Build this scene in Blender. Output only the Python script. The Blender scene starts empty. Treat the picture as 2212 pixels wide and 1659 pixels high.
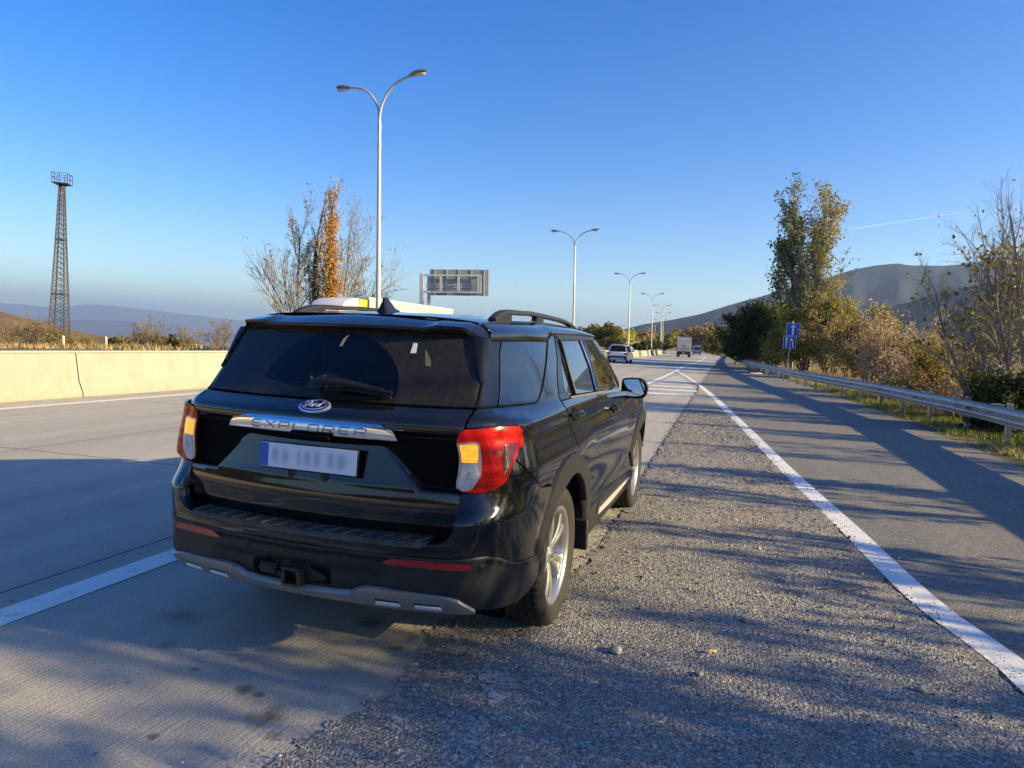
import bpy, bmesh, math, random
import numpy as np
from mathutils import Vector, Matrix
from mathutils.geometry import delaunay_2d_cdt

random.seed(7); RNG = np.random.default_rng(7)
SC = bpy.context.scene
COL = SC.collection
R = math.radians

# ------------------------------------------------------------------ camera
CAM_POS = (1.8651, -2.6109, 1.5886)
CAM_R = ((0.94764933, 0.31648447, 0.04240662), (-0.31358382, 0.94744742, -0.06331321), (-0.06021569, 0.0467007, 0.99709233))
cam_data = bpy.data.cameras.new("camera")
cam = bpy.data.objects.new("camera", cam_data); COL.objects.link(cam)
r_, f_, u_ = [Vector(v) for v in CAM_R]
m = Matrix((( r_.x, u_.x, -f_.x, CAM_POS[0]), (r_.y, u_.y, -f_.y, CAM_POS[1]), (r_.z, u_.z, -f_.z, CAM_POS[2]), (0, 0, 0, 1)))
cam.matrix_world = m
cam_data.sensor_width = 36.0
cam_data.lens = 36.0 * 1468.29 / 2212.0
cam_data.clip_start = 0.05; cam_data.clip_end = 60000
SC.camera = cam

# ------------------------------------------------------------------ sky and sun
SUN_TO = Vector((3.2, 0.10, 1.0)).normalized()
SUN_EL = math.asin(SUN_TO.z); SUN_AZ = math.atan2(SUN_TO.x, SUN_TO.y)      # azimuth from +Y, clockwise
world = bpy.data.worlds.new("World"); SC.world = world; world.use_nodes = True
wn = world.node_tree.nodes; wl = world.node_tree.links
for n in list(wn): wn.remove(n)
sky = wn.new('ShaderNodeTexSky'); sky.sky_type = 'NISHITA'; sky.sun_disc = False
sky.sun_elevation = SUN_EL; sky.sun_rotation = SUN_AZ
sky.altitude = 400; sky.air_density = 1.0; sky.dust_density = 0.6; sky.ozone_density = 2.2
hsv = wn.new('ShaderNodeHueSaturation'); hsv.inputs['Saturation'].default_value = 1.48
hsv.inputs['Hue'].default_value = 0.518; hsv.inputs['Value'].default_value = 0.74
bg = wn.new('ShaderNodeBackground'); bg.inputs['Strength'].default_value = 0.12
wo = wn.new('ShaderNodeOutputWorld')
wl.new(sky.outputs[0], hsv.inputs['Color']); wl.new(hsv.outputs[0], bg.inputs['Color']); wl.new(bg.outputs[0], wo.inputs['Surface'])
sun_data = bpy.data.lights.new("sun", 'SUN'); sun_data.energy = 5.0; sun_data.angle = R(0.53); sun_data.color = (1.0, 0.785, 0.40)
sun = bpy.data.objects.new("sun", sun_data); COL.objects.link(sun)
sun.rotation_euler = SUN_TO.to_track_quat('Z', 'Y').to_euler(); sun.location = (60, 2, 40)
SC.view_settings.view_transform = 'Standard'; SC.view_settings.look = 'None'
SC.view_settings.exposure = 1.5; SC.view_settings.gamma = 1.0
SC.cycles.use_denoising = True
SC.cycles.max_bounces = 8; SC.cycles.transparent_max_bounces = 24
SC.cycles.sample_clamp_indirect = 6.0
SC.cycles.caustics_reflective = False; SC.cycles.caustics_refractive = False

# ------------------------------------------------------------------ tagging
def tag(o, label=None, cat=None, group=None, kind=None):
    if label: o['label'] = label
    if cat: o['category'] = cat
    if group: o['group'] = group
    if kind: o['kind'] = kind
    return o
def empty(name, loc=(0, 0, 0), rz=0.0):
    o = bpy.data.objects.new(name, None); COL.objects.link(o)
    o.location = loc; o.rotation_euler = (0, 0, rz); o.empty_display_size = 0.2
    return o
def copy_tree(o, parent=None):
    c = o.copy(); COL.objects.link(c)
    if parent is not None:
        c.parent = parent
    for ch in [x for x in bpy.data.objects if x.parent == o and x != c]:
        copy_tree(ch, c)
    return c

# ------------------------------------------------------------------ mesh building
class MB:
    def __init__(s): s.v = []; s.f = []; s.n = 0; s.t = []
    def add(s, v, f, tint=None):
        v = np.asarray(v, float).reshape(-1, 3)
        s.v.append(v); s.f += [tuple(int(i) + s.n for i in q) for q in f]
        if tint is not None: s.t.append(np.broadcast_to(np.asarray(tint, float), (len(v),)))
        elif s.t: s.t.append(np.zeros(len(v)))
        s.n += len(v); return s
    def box(s, c, size, rot=None):
        c = np.array(c, float); h = np.array(size, float) / 2
        v = np.array([[x, y, z] for z in (-1, 1) for y in (-1, 1) for x in (-1, 1)], float) * h
        if rot is not None: v = v @ np.array(rot).T
        return s.add(v + c, [(0, 2, 3, 1), (4, 5, 7, 6), (0, 1, 5, 4), (2, 6, 7, 3), (0, 4, 6, 2), (1, 3, 7, 5)])
    def bar(s, a, b, w, h=None, up=(0, 0, 1)):
        a = np.array(a, float); b = np.array(b, float); d = b - a; L = np.linalg.norm(d)
        if L < 1e-6: return s
        d /= L; up = np.array(up, float)
        if abs(d @ up) > .98: up = np.array((1., 0, 0))
        x = np.cross(d, up); x /= np.linalg.norm(x); z = np.cross(x, d)
        return s.box((a + b) / 2, (w, L, h or w), np.array([x, d, z]).T)
    def tube(s, pts, rad, n=8, caps=True, tint=None):
        P = np.array(pts, float); m = len(P); rad = np.broadcast_to(np.asarray(rad, float), (m,))
        T = np.gradient(P, axis=0); T /= np.maximum(np.linalg.norm(T, axis=1, keepdims=True), 1e-9)
        up = np.array((0, 0, 1.)) if abs(T[0, 2]) < .9 else np.array((1., 0, 0))
        X = np.cross(T[0], up); X /= np.linalg.norm(X); rings = []
        a = np.arange(n) * 2 * np.pi / n
        for i in range(m):
            X = X - T[i] * (X @ T[i]); X /= max(np.linalg.norm(X), 1e-9); Y = np.cross(T[i], X)
            rings.append(P[i] + rad[i] * (np.cos(a)[:, None] * X + np.sin(a)[:, None] * Y))
        f = []
        for i in range(m - 1):
            for k in range(n):
                k2 = (k + 1) % n
                f.append((i * n + k, i * n + k2, (i + 1) * n + k2, (i + 1) * n + k))
        if caps: f += [tuple(range(n))[::-1], tuple((m - 1) * n + k for k in range(n))]
        return s.add(np.vstack(rings), f, tint)
    def lathe(s, prof, n=32, c=(0, 0, 0), axis='z', closed=False):
        a = np.arange(n) * 2 * np.pi / n; pr = np.array(prof, float); m = len(pr)
        V = np.zeros((m, n, 3)); V[..., 0] = pr[:, 0:1] * np.cos(a); V[..., 1] = pr[:, 0:1] * np.sin(a); V[..., 2] = pr[:, 1:2]
        if axis == 'x': V = V[..., [2, 0, 1]]
        elif axis == 'y': V = V[..., [1, 2, 0]]
        f = []
        for i in range(m if closed else m - 1):
            j = (i + 1) % m
            for k in range(n):
                k2 = (k + 1) % n; f.append((i * n + k, i * n + k2, j * n + k2, j * n + k))
        return s.add(V.reshape(-1, 3) + np.array(c), f)
    def grid(s, P, flip=False):
        P = np.asarray(P, float); a, b = P.shape[:2]
        f = []
        for i in range(a - 1):
            for j in range(b - 1):
                q = (i * b + j, (i + 1) * b + j, (i + 1) * b + j + 1, i * b + j + 1)
                f.append(q[::-1] if flip else q)
        return s.add(P.reshape(-1, 3), f)
    def prism(s, poly, y0, y1, axes=(0, 2, 1)):
        """closed outline in two axes, swept along the third"""
        poly = np.array(poly, float); n = len(poly); V = np.zeros((2 * n, 3))
        V[:n, axes[0]] = poly[:, 0]; V[:n, axes[1]] = poly[:, 1]; V[:n, axes[2]] = y0
        V[n:, axes[0]] = poly[:, 0]; V[n:, axes[1]] = poly[:, 1]; V[n:, axes[2]] = y1
        f = [(i, (i + 1) % n, n + (i + 1) % n, n + i) for i in range(n)] + [tuple(range(n))[::-1], tuple(range(n, 2 * n))]
        return s.add(V, f)
    def xf(s, M):
        M = np.array(M); s.v = [v @ M[:3, :3].T + M[:3, 3] for v in s.v]; return s
    def mirror(s):
        s.v = [v * np.array((-1, 1, 1)) for v in s.v]; s.f = [q[::-1] for q in s.f]; return s
    def build(s, name, mat, parent=None, smooth=0.6, fix=True, bevel=0):
        me = bpy.data.meshes.new(name)
        V = np.vstack(s.v) if s.v else np.zeros((0, 3))
        me.from_pydata(V.tolist(), [], s.f)
        if s.t:
            at = me.attributes.new('tint', 'FLOAT', 'POINT'); at.data.foreach_set('value', np.concatenate(s.t).astype(np.float32))
        if fix:
            bm = bmesh.new(); bm.from_mesh(me); bmesh.ops.recalc_face_normals(bm, faces=bm.faces); bm.to_mesh(me); bm.free()
        me.materials.append(mat)
        if smooth:
            me.polygons.foreach_set('use_smooth', [True] * len(me.polygons)); 
            try: me.set_sharp_from_angle(angle=smooth)
            except Exception: pass
        me.update()
        o = bpy.data.objects.new(name, me); COL.objects.link(o)
        if parent is not None: o.parent = parent
        if bevel:
            b = o.modifiers.new('bevel', 'BEVEL'); b.width = bevel; b.segments = 2; b.limit_method = 'ANGLE'; b.angle_limit = R(35)
        return o

def raw_mesh(name, V, F, mat, parent=None, tint=None, smooth=False):
    """V (n,3), F (m,k) arrays: fast path for leaves, stones and grass"""
    V = np.asarray(V, np.float32); F = np.asarray(F, np.int32); k = F.shape[1]
    me = bpy.data.meshes.new(name)
    me.vertices.add(len(V)); me.vertices.foreach_set('co', V.ravel())
    me.loops.add(F.size); me.loops.foreach_set('vertex_index', F.ravel())
    me.polygons.add(len(F)); me.polygons.foreach_set('loop_start', np.arange(0, F.size, k, dtype=np.int32))
    me.polygons.foreach_set('loop_total', np.full(len(F), k, np.int32))
    me.polygons.foreach_set('use_smooth', np.full(len(F), smooth))
    if tint is not None:
        at = me.attributes.new('tint', 'FLOAT', 'POINT'); at.data.foreach_set('value', np.asarray(tint, np.float32))
    me.update(calc_edges=True); me.validate()
    me.materials.append(mat)
    o = bpy.data.objects.new(name, me); COL.objects.link(o)
    if parent is not None: o.parent = parent
    return o

# ------------------------------------------------------------------ materials
class NT:
    """tiny node helper"""
    def __init__(s, name):
        s.m = bpy.data.materials.new(name); s.m.use_nodes = True
        s.n = s.m.node_tree.nodes; s.l = s.m.node_tree.links
        s.b = s.n['Principled BSDF']; s.out = s.n['Material Output']
        s._co = None
    def new(s, t, **kw):
        nd = s.n.new(t)
        for k, v in kw.items(): setattr(nd, k, v)
        return nd
    def link(s, a, b): s.l.new(a, b)
    def co(s):
        if s._co is None: s._co = s.new('ShaderNodeTexCoord')
        return s._co.outputs['Object']
    def mapping(s, scale=(1, 1, 1), rot=(0, 0, 0), loc=(0, 0, 0)):
        mp = s.new('ShaderNodeMapping'); mp.inputs['Scale'].default_value = scale; mp.inputs['Rotation'].default_value = rot; mp.inputs['Location'].default_value = loc
        s.link(s.co(), mp.inputs['Vector']); return mp.outputs[0]
    def noise(s, scale, detail=4, rough=.55, vec=None, dist=0):
        nd = s.new('ShaderNodeTexNoise'); nd.inputs['Scale'].default_value = scale; nd.inputs['Detail'].default_value = detail; nd.inputs['Roughness'].default_value = rough; nd.inputs['Distortion'].default_value = dist
        s.link(vec if vec is not None else s.co(), nd.inputs['Vector']); return nd.outputs['Fac']
    def voro(s, scale, feature='F1', vec=None, out='Distance'):
        nd = s.new('ShaderNodeTexVoronoi', feature=feature); nd.inputs['Scale'].default_value = scale
        s.link(vec if vec is not None else s.co(), nd.inputs['Vector']); return nd.outputs[out]
    def ramp(s, fac, stops):
        nd = s.new('ShaderNodeValToRGB'); e = nd.color_ramp.elements
        while len(e) > 1: e.remove(e[-1])
        for i, (p, c) in enumerate(stops):
            q = e[0] if i == 0 else e.new(p)
            q.position = p; c = c if hasattr(c, '__len__') else (c, c, c); q.color = (*c[:3], 1)
        s.link(fac, nd.inputs[0]); return nd.outputs[0]
    def val(s, v):
        nd = s.new('ShaderNodeValue'); nd.outputs[0].default_value = v; return nd.outputs[0]
    def math(s, op, a, b=None, c=None, clamp=False):
        nd = s.new('ShaderNodeMath', operation=op, use_clamp=clamp)
        for i, x in enumerate((a, b, c)):
            if x is None: continue
            if isinstance(x, (int, float)): nd.inputs[i].default_value = x
            else: s.link(x, nd.inputs[i])
        return nd.outputs[0]
    def mix(s, fac, a, b, mode='MIX'):
        nd = s.new('ShaderNodeMix', data_type='RGBA', blend_type=mode)
        for sock, x in ((nd.inputs[0], fac), (nd.inputs[6], a), (nd.inputs[7], b)):
            if isinstance(x, (int, float)): sock.default_value = x if sock.type == 'VALUE' else (x, x, x, 1)
            elif isinstance(x, (tuple, list)): sock.default_value = (*x[:3], 1)
            else: s.link(x, sock)
        return nd.outputs[2]
    def sep(s, vec):
        nd = s.new('ShaderNodeSeparateXYZ'); s.link(vec, nd.inputs[0]); return nd.outputs
    def attr(s, name):
        nd = s.new('ShaderNodeAttribute', attribute_name=name); return nd.outputs['Fac']
    def set(s, **kw):
        names = dict(base='Base Color', rough='Roughness', metal='Metallic', spec='Specular IOR Level', coat='Coat Weight', coatr='Coat Roughness', alpha='Alpha', ior='IOR', trans='Transmission Weight', sheen='Sheen Weight', emis='Emission Color', emiss='Emission Strength')
        for k, v in kw.items():
            i = s.b.inputs[names[k]]
            if isinstance(v, (int, float)): i.default_value = v
            elif isinstance(v, (tuple, list)): i.default_value = (*v[:3], 1)
            else: s.link(v, i)
        return s
    def bump(s, h, strength=.3, dist=.01):
        nd = s.new('ShaderNodeBump'); nd.inputs['Strength'].default_value = strength; nd.inputs['Distance'].default_value = dist
        s.link(h, nd.inputs['Height']); s.link(nd.outputs[0], s.b.inputs['Normal']); return s

def simple(name, base, rough=.5, metal=0, var=.12, scale=6, bump=0, coat=0, spec=.5):
    t = NT(name); b = np.array(base, float)
    n = t.noise(scale, 5)
    t.set(base=t.ramp(n, [(.3, tuple(b * (1 - var))), (.7, tuple(np.minimum(b * (1 + var), 1)))]), metal=metal, coat=coat, spec=spec)
    n2 = t.noise(scale * 3.3, 3)
    t.set(rough=t.math('MULTIPLY_ADD', n2, .16, rough - .08))
    if bump: t.bump(t.noise(scale * 12, 3), bump, .004)
    return t.m
# ------------------------------------------------------------------ road line geometry
def pch(xs, ys):
    xs = np.array(xs, float); ys = np.array(ys, float); h = np.diff(xs); d = np.diff(ys) / h
    m = np.zeros(len(xs)); m[0] = d[0]; m[-1] = d[-1]
    for i in range(1, len(xs) - 1):
        if d[i-1] * d[i] > 0:
            w1 = 2 * h[i] + h[i-1]; w2 = h[i] + 2 * h[i-1]; m[i] = (w1 + w2) / (w1 / d[i-1] + w2 / d[i])
    def f(x):
        x = np.clip(np.asarray(x, float), xs[0], xs[-1]); i = np.clip(np.searchsorted(xs, x) - 1, 0, len(xs) - 2)
        t = (x - xs[i]) / h[i]; t2 = t * t; t3 = t2 * t
        return (2*t3 - 3*t2 + 1) * ys[i] + (t3 - 2*t2 + t) * h[i] * m[i] + (-2*t3 + 3*t2) * ys[i+1] + (t3 - t2) * h[i] * m[i+1]
    return f
SHIFT = pch([-400, 25, 60, 97, 135, 172, 209, 246, 284, 321, 358, 430, 520, 700], [0, 0, -.35, -.9, -2.1, -4.2, -7.7, -12.4, -18.8, -25.7, -33.5, -52, -80, -150])
SEAM = pch([-60, 2, 7.4, 16, 29, 60, 110, 167, 230, 300, 400, 700], [.9, .9, .76, .58, .29, -.3, -.95, -2.3, -7.0, -17.0, -38, -140])
GORE = pch([-40, -8, 1.4, 2.3, 4.1, 6.75, 12.1, 25.5, 36, 47, 52], [3.9, 3.75, 3.34, 3.13, 2.93, 2.62, 2.08, .63, -.75, -2.25, -2.6])
VERGE = pch([-80, 5, 10, 18, 27, 44, 60, 90, 130, 170, 230, 300, 400, 700], [6.5, 6.2, 6.05, 5.85, 5.45, 4.3, 3.2, 2.0, 1.1, .1, -4.2, -14, -35, -137])
RAIL = pch([-80, 5, 13.2, 15.7, 17.7, 22.1, 26.3, 37, 51.4, 62, 90, 113, 150, 190, 240, 300, 400, 600], [7.1, 7.05, 6.95, 6.82, 6.57, 6.18, 5.6, 4.45, 3.35, 2.7, 1.75, 1.35, .9, -.6, -4.5, -13.2, -34, -102])
def sheet(name, left, right, y0, y1, z, mat, ny=120, nx=2, zf=None):
    Y = y0 + (y1 - y0) * np.linspace(0, 1, ny) ** 1.7 if y0 > -100 else np.concatenate([np.linspace(y0, 0, 30)[:-1], y1 * np.linspace(0, 1, ny) ** 1.7])
    L = left(Y) if callable(left) else np.full_like(Y, left); Rr = right(Y) if callable(right) else np.full_like(Y, right)
    t = np.linspace(0, 1, nx)
    P = np.zeros((len(Y), nx, 3)); P[..., 0] = L[:, None] * (1 - t) + Rr[:, None] * t; P[..., 1] = Y[:, None]; P[..., 2] = z
    b = MB(); b.grid(P, flip=True)
    return b.build(name, mat, fix=False)

# ------------------------------------------------------------------ ground materials
def concrete_mat():
    t = NT('concrete_pavement')
    streak = t.noise(1.0, 5, .65, vec=t.mapping((58, 2.0, 1), (0, 0, R(-15))))
    fine = t.noise(95, 3, .7); big = t.noise(.55, 4, .6); mid = t.noise(4.5, 5, .65)
    c = t.ramp(big, [(.3, (0.332, 0.316, 0.292)), (.7, (0.446, 0.424, 0.389))])
    c = t.mix(t.math('MULTIPLY', streak, .55), c, t.ramp(streak, [(.35, (0.243, 0.235, 0.224)), (.68, (0.559, 0.535, 0.486))]))
    c = t.mix(.35, c, t.ramp(mid, [(.35, (0.275, 0.262, 0.243)), (.65, (0.502, 0.478, 0.437))]))
    c = t.mix(.5, c, t.ramp(fine, [(.38, (0.178, 0.172, 0.162)), (.6, (0.551, 0.527, 0.486))]))
    tyre = t.noise(.9, 3, .6, vec=t.mapping((1.3, .045, 1)))
    c = t.mix(t.ramp(tyre, [(.42, 0.), (.7, .55)]), c, (0.211, 0.207, 0.203))
    xyz = t.sep(t.co()); X, Y = xyz[0], xyz[1]
    wob = t.noise(7, 4, .6)
    spots = [(-.95, .28, .13, .5), (.02, .66, .10, .9), (.12, -.34, .085, 1.), (-.12, -.2, .05, 1.), (-.03, -.21, .025, 1.), (.22, -.44, .04, .8), (-.32, .02, .04, .5), (-.14, .44, .03, .6), (-.45, -.14, .03, .8), (-.2, -.62, .025, .9), (.3, .42, .035, .8), (-.62, -.35, .02, .7), (-.75, .0, .05, .4)]
    tot = None
    for (sx, sy, sr, sa) in spots:
        dx = t.math('SUBTRACT', X, sx); dy = t.math('MULTIPLY', t.math('SUBTRACT', Y, sy), 1.15)
        d = t.math('SQRT', t.math('ADD', t.math('MULTIPLY', dx, dx), t.math('MULTIPLY', dy, dy)))
        d = t.math('ADD', t.math('DIVIDE', d, sr), t.math('MULTIPLY', t.math('SUBTRACT', wob, .5), 2.4))
        q = t.math('MULTIPLY', t.math('SUBTRACT', 1.25, d, clamp=True), sa, clamp=True)
        tot = q if tot is None else t.math('MAXIMUM', tot, q)
    c = t.mix(t.math('MULTIPLY', tot, .8), c, (.045, .042, .04))
    specks = t.ramp(t.voro(3.1), [(.03, .75), (.06, 0.)])
    c = t.mix(specks, c, (.06, .055, .05))
    # saw-cut joints between the slabs
    def line(coord, pos, w, slope=None):
        q = t.math('SUBTRACT', coord, pos)
        if slope is not None: q = t.math('SUBTRACT', q, slope)
        q = t.math('ADD', q, t.math('MULTIPLY', t.math('SUBTRACT', wob, .5), .012))
        return t.math('LESS_THAN', t.math('ABSOLUTE', q), w)
    j = t.math('MAXIMUM', line(X, -2.12, .009), line(X, -6.45, .009))
    yy = t.math('ADD', Y, t.math('MULTIPLY', X, -.062))
    per = t.math('PINGPONG', t.math('SUBTRACT', yy, 3.78), 2.6)
    j = t.math('MAXIMUM', j, t.math('MULTIPLY', t.math('LESS_THAN', per, .011), t.math('LESS_THAN', X, -2.12)))
    c = t.mix(t.math('MULTIPLY', j, .9), c, (.03, .03, .03))
    t.set(base=t.mix(1.0, c, (1.10, 1.07, 1.0), 'MULTIPLY'), rough=.85, spec=.3)
    h = t.math('ADD', t.math('MULTIPLY', streak, 1.3), t.math('ADD', t.math('MULTIPLY', fine, .8), t.math('MULTIPLY', j, -2)))
    t.bump(h, .9, .006); return t.m
def asphalt_mat(name, dark, light, brown=0):
    t = NT(name)
    st = t.voro(85); st2 = t.voro(240); big = t.noise(.35, 5, .6); mid = t.noise(2.2, 5, .6, vec=t.mapping((1, .35, 1)))
    c = t.ramp(big, [(.3, dark), (.7, light)])
    c = t.mix(.5, c, t.ramp(mid, [(.3, tuple(np.array(dark) * .8)), (.7, tuple(np.array(light) * 1.15))]))
    colr = t.voro(85, out='Color'); g = t.sep(colr)[0]
    c = t.mix(.55, c, t.ramp(g, [(.0, .07), (.55, .17), (.85, .30), (1., .48)]))
    c = t.mix(t.ramp(st2, [(.0, .35), (.5, 0.)]), c, (.03, .03, .032))
    if brown:
        c = t.mix(t.ramp(t.noise(.8, 5, .6), [(.45, 0.), (.7, brown)]), c, (.2, .175, .14))
    t.set(base=t.mix(1.0, c, (1.06, 1.03, .96), 'MULTIPLY'), rough=.88, spec=.25)
    t.bump(t.math('ADD', t.math('MULTIPLY', st, -1), t.math('MULTIPLY', st2, -.4)), .7, .008); return t.m
def gravel_mat():
    t = NT('gravel_bed')
    v1 = t.voro(62); v1c = t.sep(t.voro(62, out='Color')); v2 = t.voro(140); v2c = t.sep(t.voro(140, out='Color'))
    big = t.noise(.6, 5, .6); 
    c = t.ramp(v1c[0], [(0, (0.109, 0.109, 0.116)), (.5, (0.217, 0.213, 0.209)), (.82, (0.348, 0.331, 0.310)), (1, (0.739, 0.708, 0.652))])
    c = t.mix(.5, c, t.ramp(v2c[1], [(0, (0.087, 0.087, 0.091)), (.6, (0.261, 0.252, 0.239)), (1, (0.652, 0.609, 0.566))]))
    y = t.sep(t.co())[1]
    dust = t.math('MULTIPLY', t.ramp(big, [(.35, .1), (.7, .8)]), t.math('MULTIPLY_ADD', t.math('MULTIPLY', y, .16, clamp=True), .8, .12), clamp=True)
    c = t.mix(dust, c, (0.468, 0.392, 0.283))
    t.set(base=c, rough=.92, spec=.2)
    t.bump(t.math('ADD', t.math('MULTIPLY', v1, -1), t.math('MULTIPLY', v2, -.5)), .9, .012); return t.m
def paint_line_mat():
    t = NT('road_paint')
    wear = t.noise(9, 6, .75); st = t.noise(1, 4, .7, vec=t.mapping((60, 2.5, 1)))
    c = t.ramp(wear, [(.28, (.42, .40, .37)), (.42, (.74, .73, .70)), (.7, (.82, .81, .79))])
    c = t.mix(t.ramp(st, [(.3, .4), (.5, 0.)]), c, (.36, .345, .32))
    t.set(base=c, rough=.65)
    a = t.math('GREATER_THAN', t.math('ADD', t.noise(38, 5, .75), t.math('MULTIPLY', wear, .35)), .505)
    t.set(alpha=a); t.bump(wear, .3, .003); return t.m
M = {}
M['concrete'] = concrete_mat()
M['asphalt'] = asphalt_mat('ramp_asphalt', (.18, .175, .168), (.27, .258, .24), .25)
M['gravel'] = gravel_mat()
M['paint'] = paint_line_mat()

def soil_mat():
    t = NT('dry_soil')
    n = t.noise(.12, 6, .6); n2 = t.noise(3.5, 6, .7); n3 = t.noise(.015, 4, .6)
    c = t.ramp(n, [(.3, (.12, .095, .05)), (.5, (.24, .18, .10)), (.7, (.33, .25, .14))])
    c = t.mix(.45, c, t.ramp(n2, [(.3, (.08, .065, .035)), (.7, (.34, .27, .16))]))
    c = t.mix(t.ramp(n3, [(.4, 0.), (.6, .45)]), c, (.16, .10, .055))
    t.set(base=c, rough=.95, spec=.1); t.bump(n2, .6, .08); return t.m
M['soil'] = soil_mat()

# ------------------------------------------------------------------ ground, road and ramp
def terrain(x, y):
    x = np.asarray(x, float); y = np.asarray(y, float)
    cx = SHIFT(y); xr = x - cx
    left = np.clip((-27 - xr) / 60, 0, 1); left2 = np.clip((-90 - xr) / 900, 0, 1)
    z = -.06 - 1.6 * left * left * (3 - 2 * left) - 85 * left2 ** 1.15 - 140 * np.clip((-1000 - xr) / 4000, 0, 1)
    right = np.clip((x - (RAIL(y) + 2)) / 12, 0, 1)
    z = z + 1.2 * np.clip((x - 25) / 60, 0, 1) + 55 * np.clip((x - 120) / 1500, 0, 1) ** 1.3 - .25 * right
    z = z + .12 * np.sin(x * .31 + 1.3) * np.sin(y * .27) * np.clip(np.abs(x) / 30 - .6, 0, 1) + 1.2 * np.sin(x * .021) * np.sin(y * .017 + .6) * np.clip((-xr - 60) / 120, 0, 1)
    far = np.clip((y - 420) / 600, 0, 1); z = z + 6 * far * np.clip((x + 400) / 500, 0, 1)
    return z
sgn = lambda t, m, p: np.sign(t) * m * np.abs(t) ** p
gx = np.unique(np.concatenate([sgn(np.linspace(-1, 1, 121), 9000, 3.2), np.linspace(-40, 24, 65)]))
gy = np.unique(np.concatenate([-3000 * np.linspace(0, 1, 30) ** 2.5, 9000 * np.linspace(0, 1, 110) ** 2.6]))
GX, GY = np.meshgrid(gx, gy, indexing='ij')
b = MB(); b.grid(np.stack([GX, GY, terrain(GX, GY)], -1))
tag(b.build('ground', M['soil'], fix=False), kind='structure')
tag(sheet('ramp_road', lambda y: SEAM(y) - 12.5, VERGE, -120, 640, -.004, M['asphalt'], 160), kind='structure')
tag(sheet('road', lambda y: -11.7 + SHIFT(y), SEAM, -120, 640, 0.0, M['concrete'], 160), kind='structure')
tag(sheet('opposite_road', lambda y: -25.5 + SHIFT(y), lambda y: -13.6 + SHIFT(y), -120, 640, 0.0, M['concrete'], 160), kind='structure')
# gravel spread over the nose of the gore
def wob(y, s, a): return a * (np.sin(y * 5.1 * s + 1) + .7 * np.sin(y * 11.7 * s + 2) + .5 * np.sin(y * 23.1 * s) + .4 * np.sin(y * 47 * s + 4))
gl = pch([-30, -3, -.9, -.61, -.2, .14, .5, .81, 1.2, 1.9, 2.8, 5, 29], [.4, .33, .22, .33, .43, .47, .42, .38, .55, .88, .9, .86, .31])
Yg = np.concatenate([np.linspace(-30, -2, 80), np.linspace(-1.97, 8, 600), np.linspace(8.05, 28.5, 160)])
Lg = gl(Yg) + wob(Yg, 1, .02) + .02 * np.repeat(np.random.default_rng(3).normal(0, 1, len(Yg) // 3 + 1), 3)[:len(Yg)] * (Yg < 6); Rg = GORE(Yg) - .1 + wob(Yg + 3, .8, .016) + .07 * np.exp(-((Yg - 6.0) / 1.3) ** 2) + .05 * np.exp(-((Yg - 4.75) / .5) ** 2) - .01
t_ = np.linspace(0, 1, 12)
P = np.zeros((len(Yg), 12, 3)); P[..., 0] = Lg[:, None] * (1 - t_) + Rg[:, None] * t_; P[..., 1] = Yg[:, None]
P[..., 2] = .012 * np.minimum(1, np.minimum(t_, 1 - t_) * 8) + .005
b = MB(); b.grid(P, flip=True); tag(b.build('gravel_shoulder', M['gravel'], fix=False), kind='structure')

def marking(pts_fn, y0, y1, w, z=.004, n=100):
    Y = np.linspace(y0, y1, n); X = pts_fn(Y)
    dX = np.gradient(X, Y); nx = 1 / np.sqrt(1 + dX ** 2); ny = -dX * nx
    P = np.zeros((n, 2, 3)); P[:, 0, 0] = X - nx * w / 2; P[:, 0, 1] = Y - ny * w / 2; P[:, 1, 0] = X + nx * w / 2; P[:, 1, 1] = Y + ny * w / 2; P[..., 2] = z
    return P
b = MB()
b.grid(marking(lambda y: -1.78 + SHIFT(y) - .45 * np.clip((y - 25) / 30, 0, 1) ** 1.5, -60, 330, .21, n=220), True)
b.grid(marking(lambda y: -10.47 + SHIFT(y), -60, 420, .22, n=220), True)
b.grid(marking(lambda y: -14.6 + SHIFT(y), -60, 420, .15, n=160), True)
b.grid(marking(lambda y: -24.6 + SHIFT(y), -60, 420, .15, n=160), True)
b.grid(marking(GORE, -30, 50, .2, z=.0085, n=240), True)
for y in np.arange(50.5, 330, 14.8): b.grid(marking(lambda q: -6.95 - .25 + SHIFT(q), y, y + 4.5, .14, n=6), True)
for k, y in enumerate(np.arange(20.5, 45, 2.35)):                     # chevron hatching in the gore
    xa = -1.78 - .45 * max(0, (y - 25) / 30) ** 1.5 + .35; xb = float(GORE(y + 1)) - .35
    if xb - xa > .25: 
        P = np.array([[[xa, y, .0062], [xa, y + .8, .0062]], [[xb, y + .3, .0062], [xb, y + 1.1, .0062]]]); b.grid(P)
tag(b.build('road_markings', M['paint'], fix=False), kind='structure')

# median strip with earth between the two barriers
tag(sheet('median_strip', lambda y: -13.45 + SHIFT(y), lambda y: -11.75 + SHIFT(y), -60, 520, .74, M['soil'], 140), kind='structure')
t = NT('verge_earth'); n = t.noise(1.6, 6, .7); n2 = t.noise(30, 4, .7); c = t.ramp(n, [(.3, (.10, .10, .04)), (.5, (.16, .14, .07)), (.72, (.26, .21, .13))]); t.set(base=t.mix(.5, c, t.ramp(n2, [(.3, (.06, .06, .03)), (.7, (.30, .25, .16))])), rough=.95, spec=.1); t.bump(n2, .8, .02); M['verge'] = t.m
tag(sheet('verge', VERGE, lambda y: VERGE(y) + 7, -80, 420, -.012, M['verge'], 140, 8), kind='structure')

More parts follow.
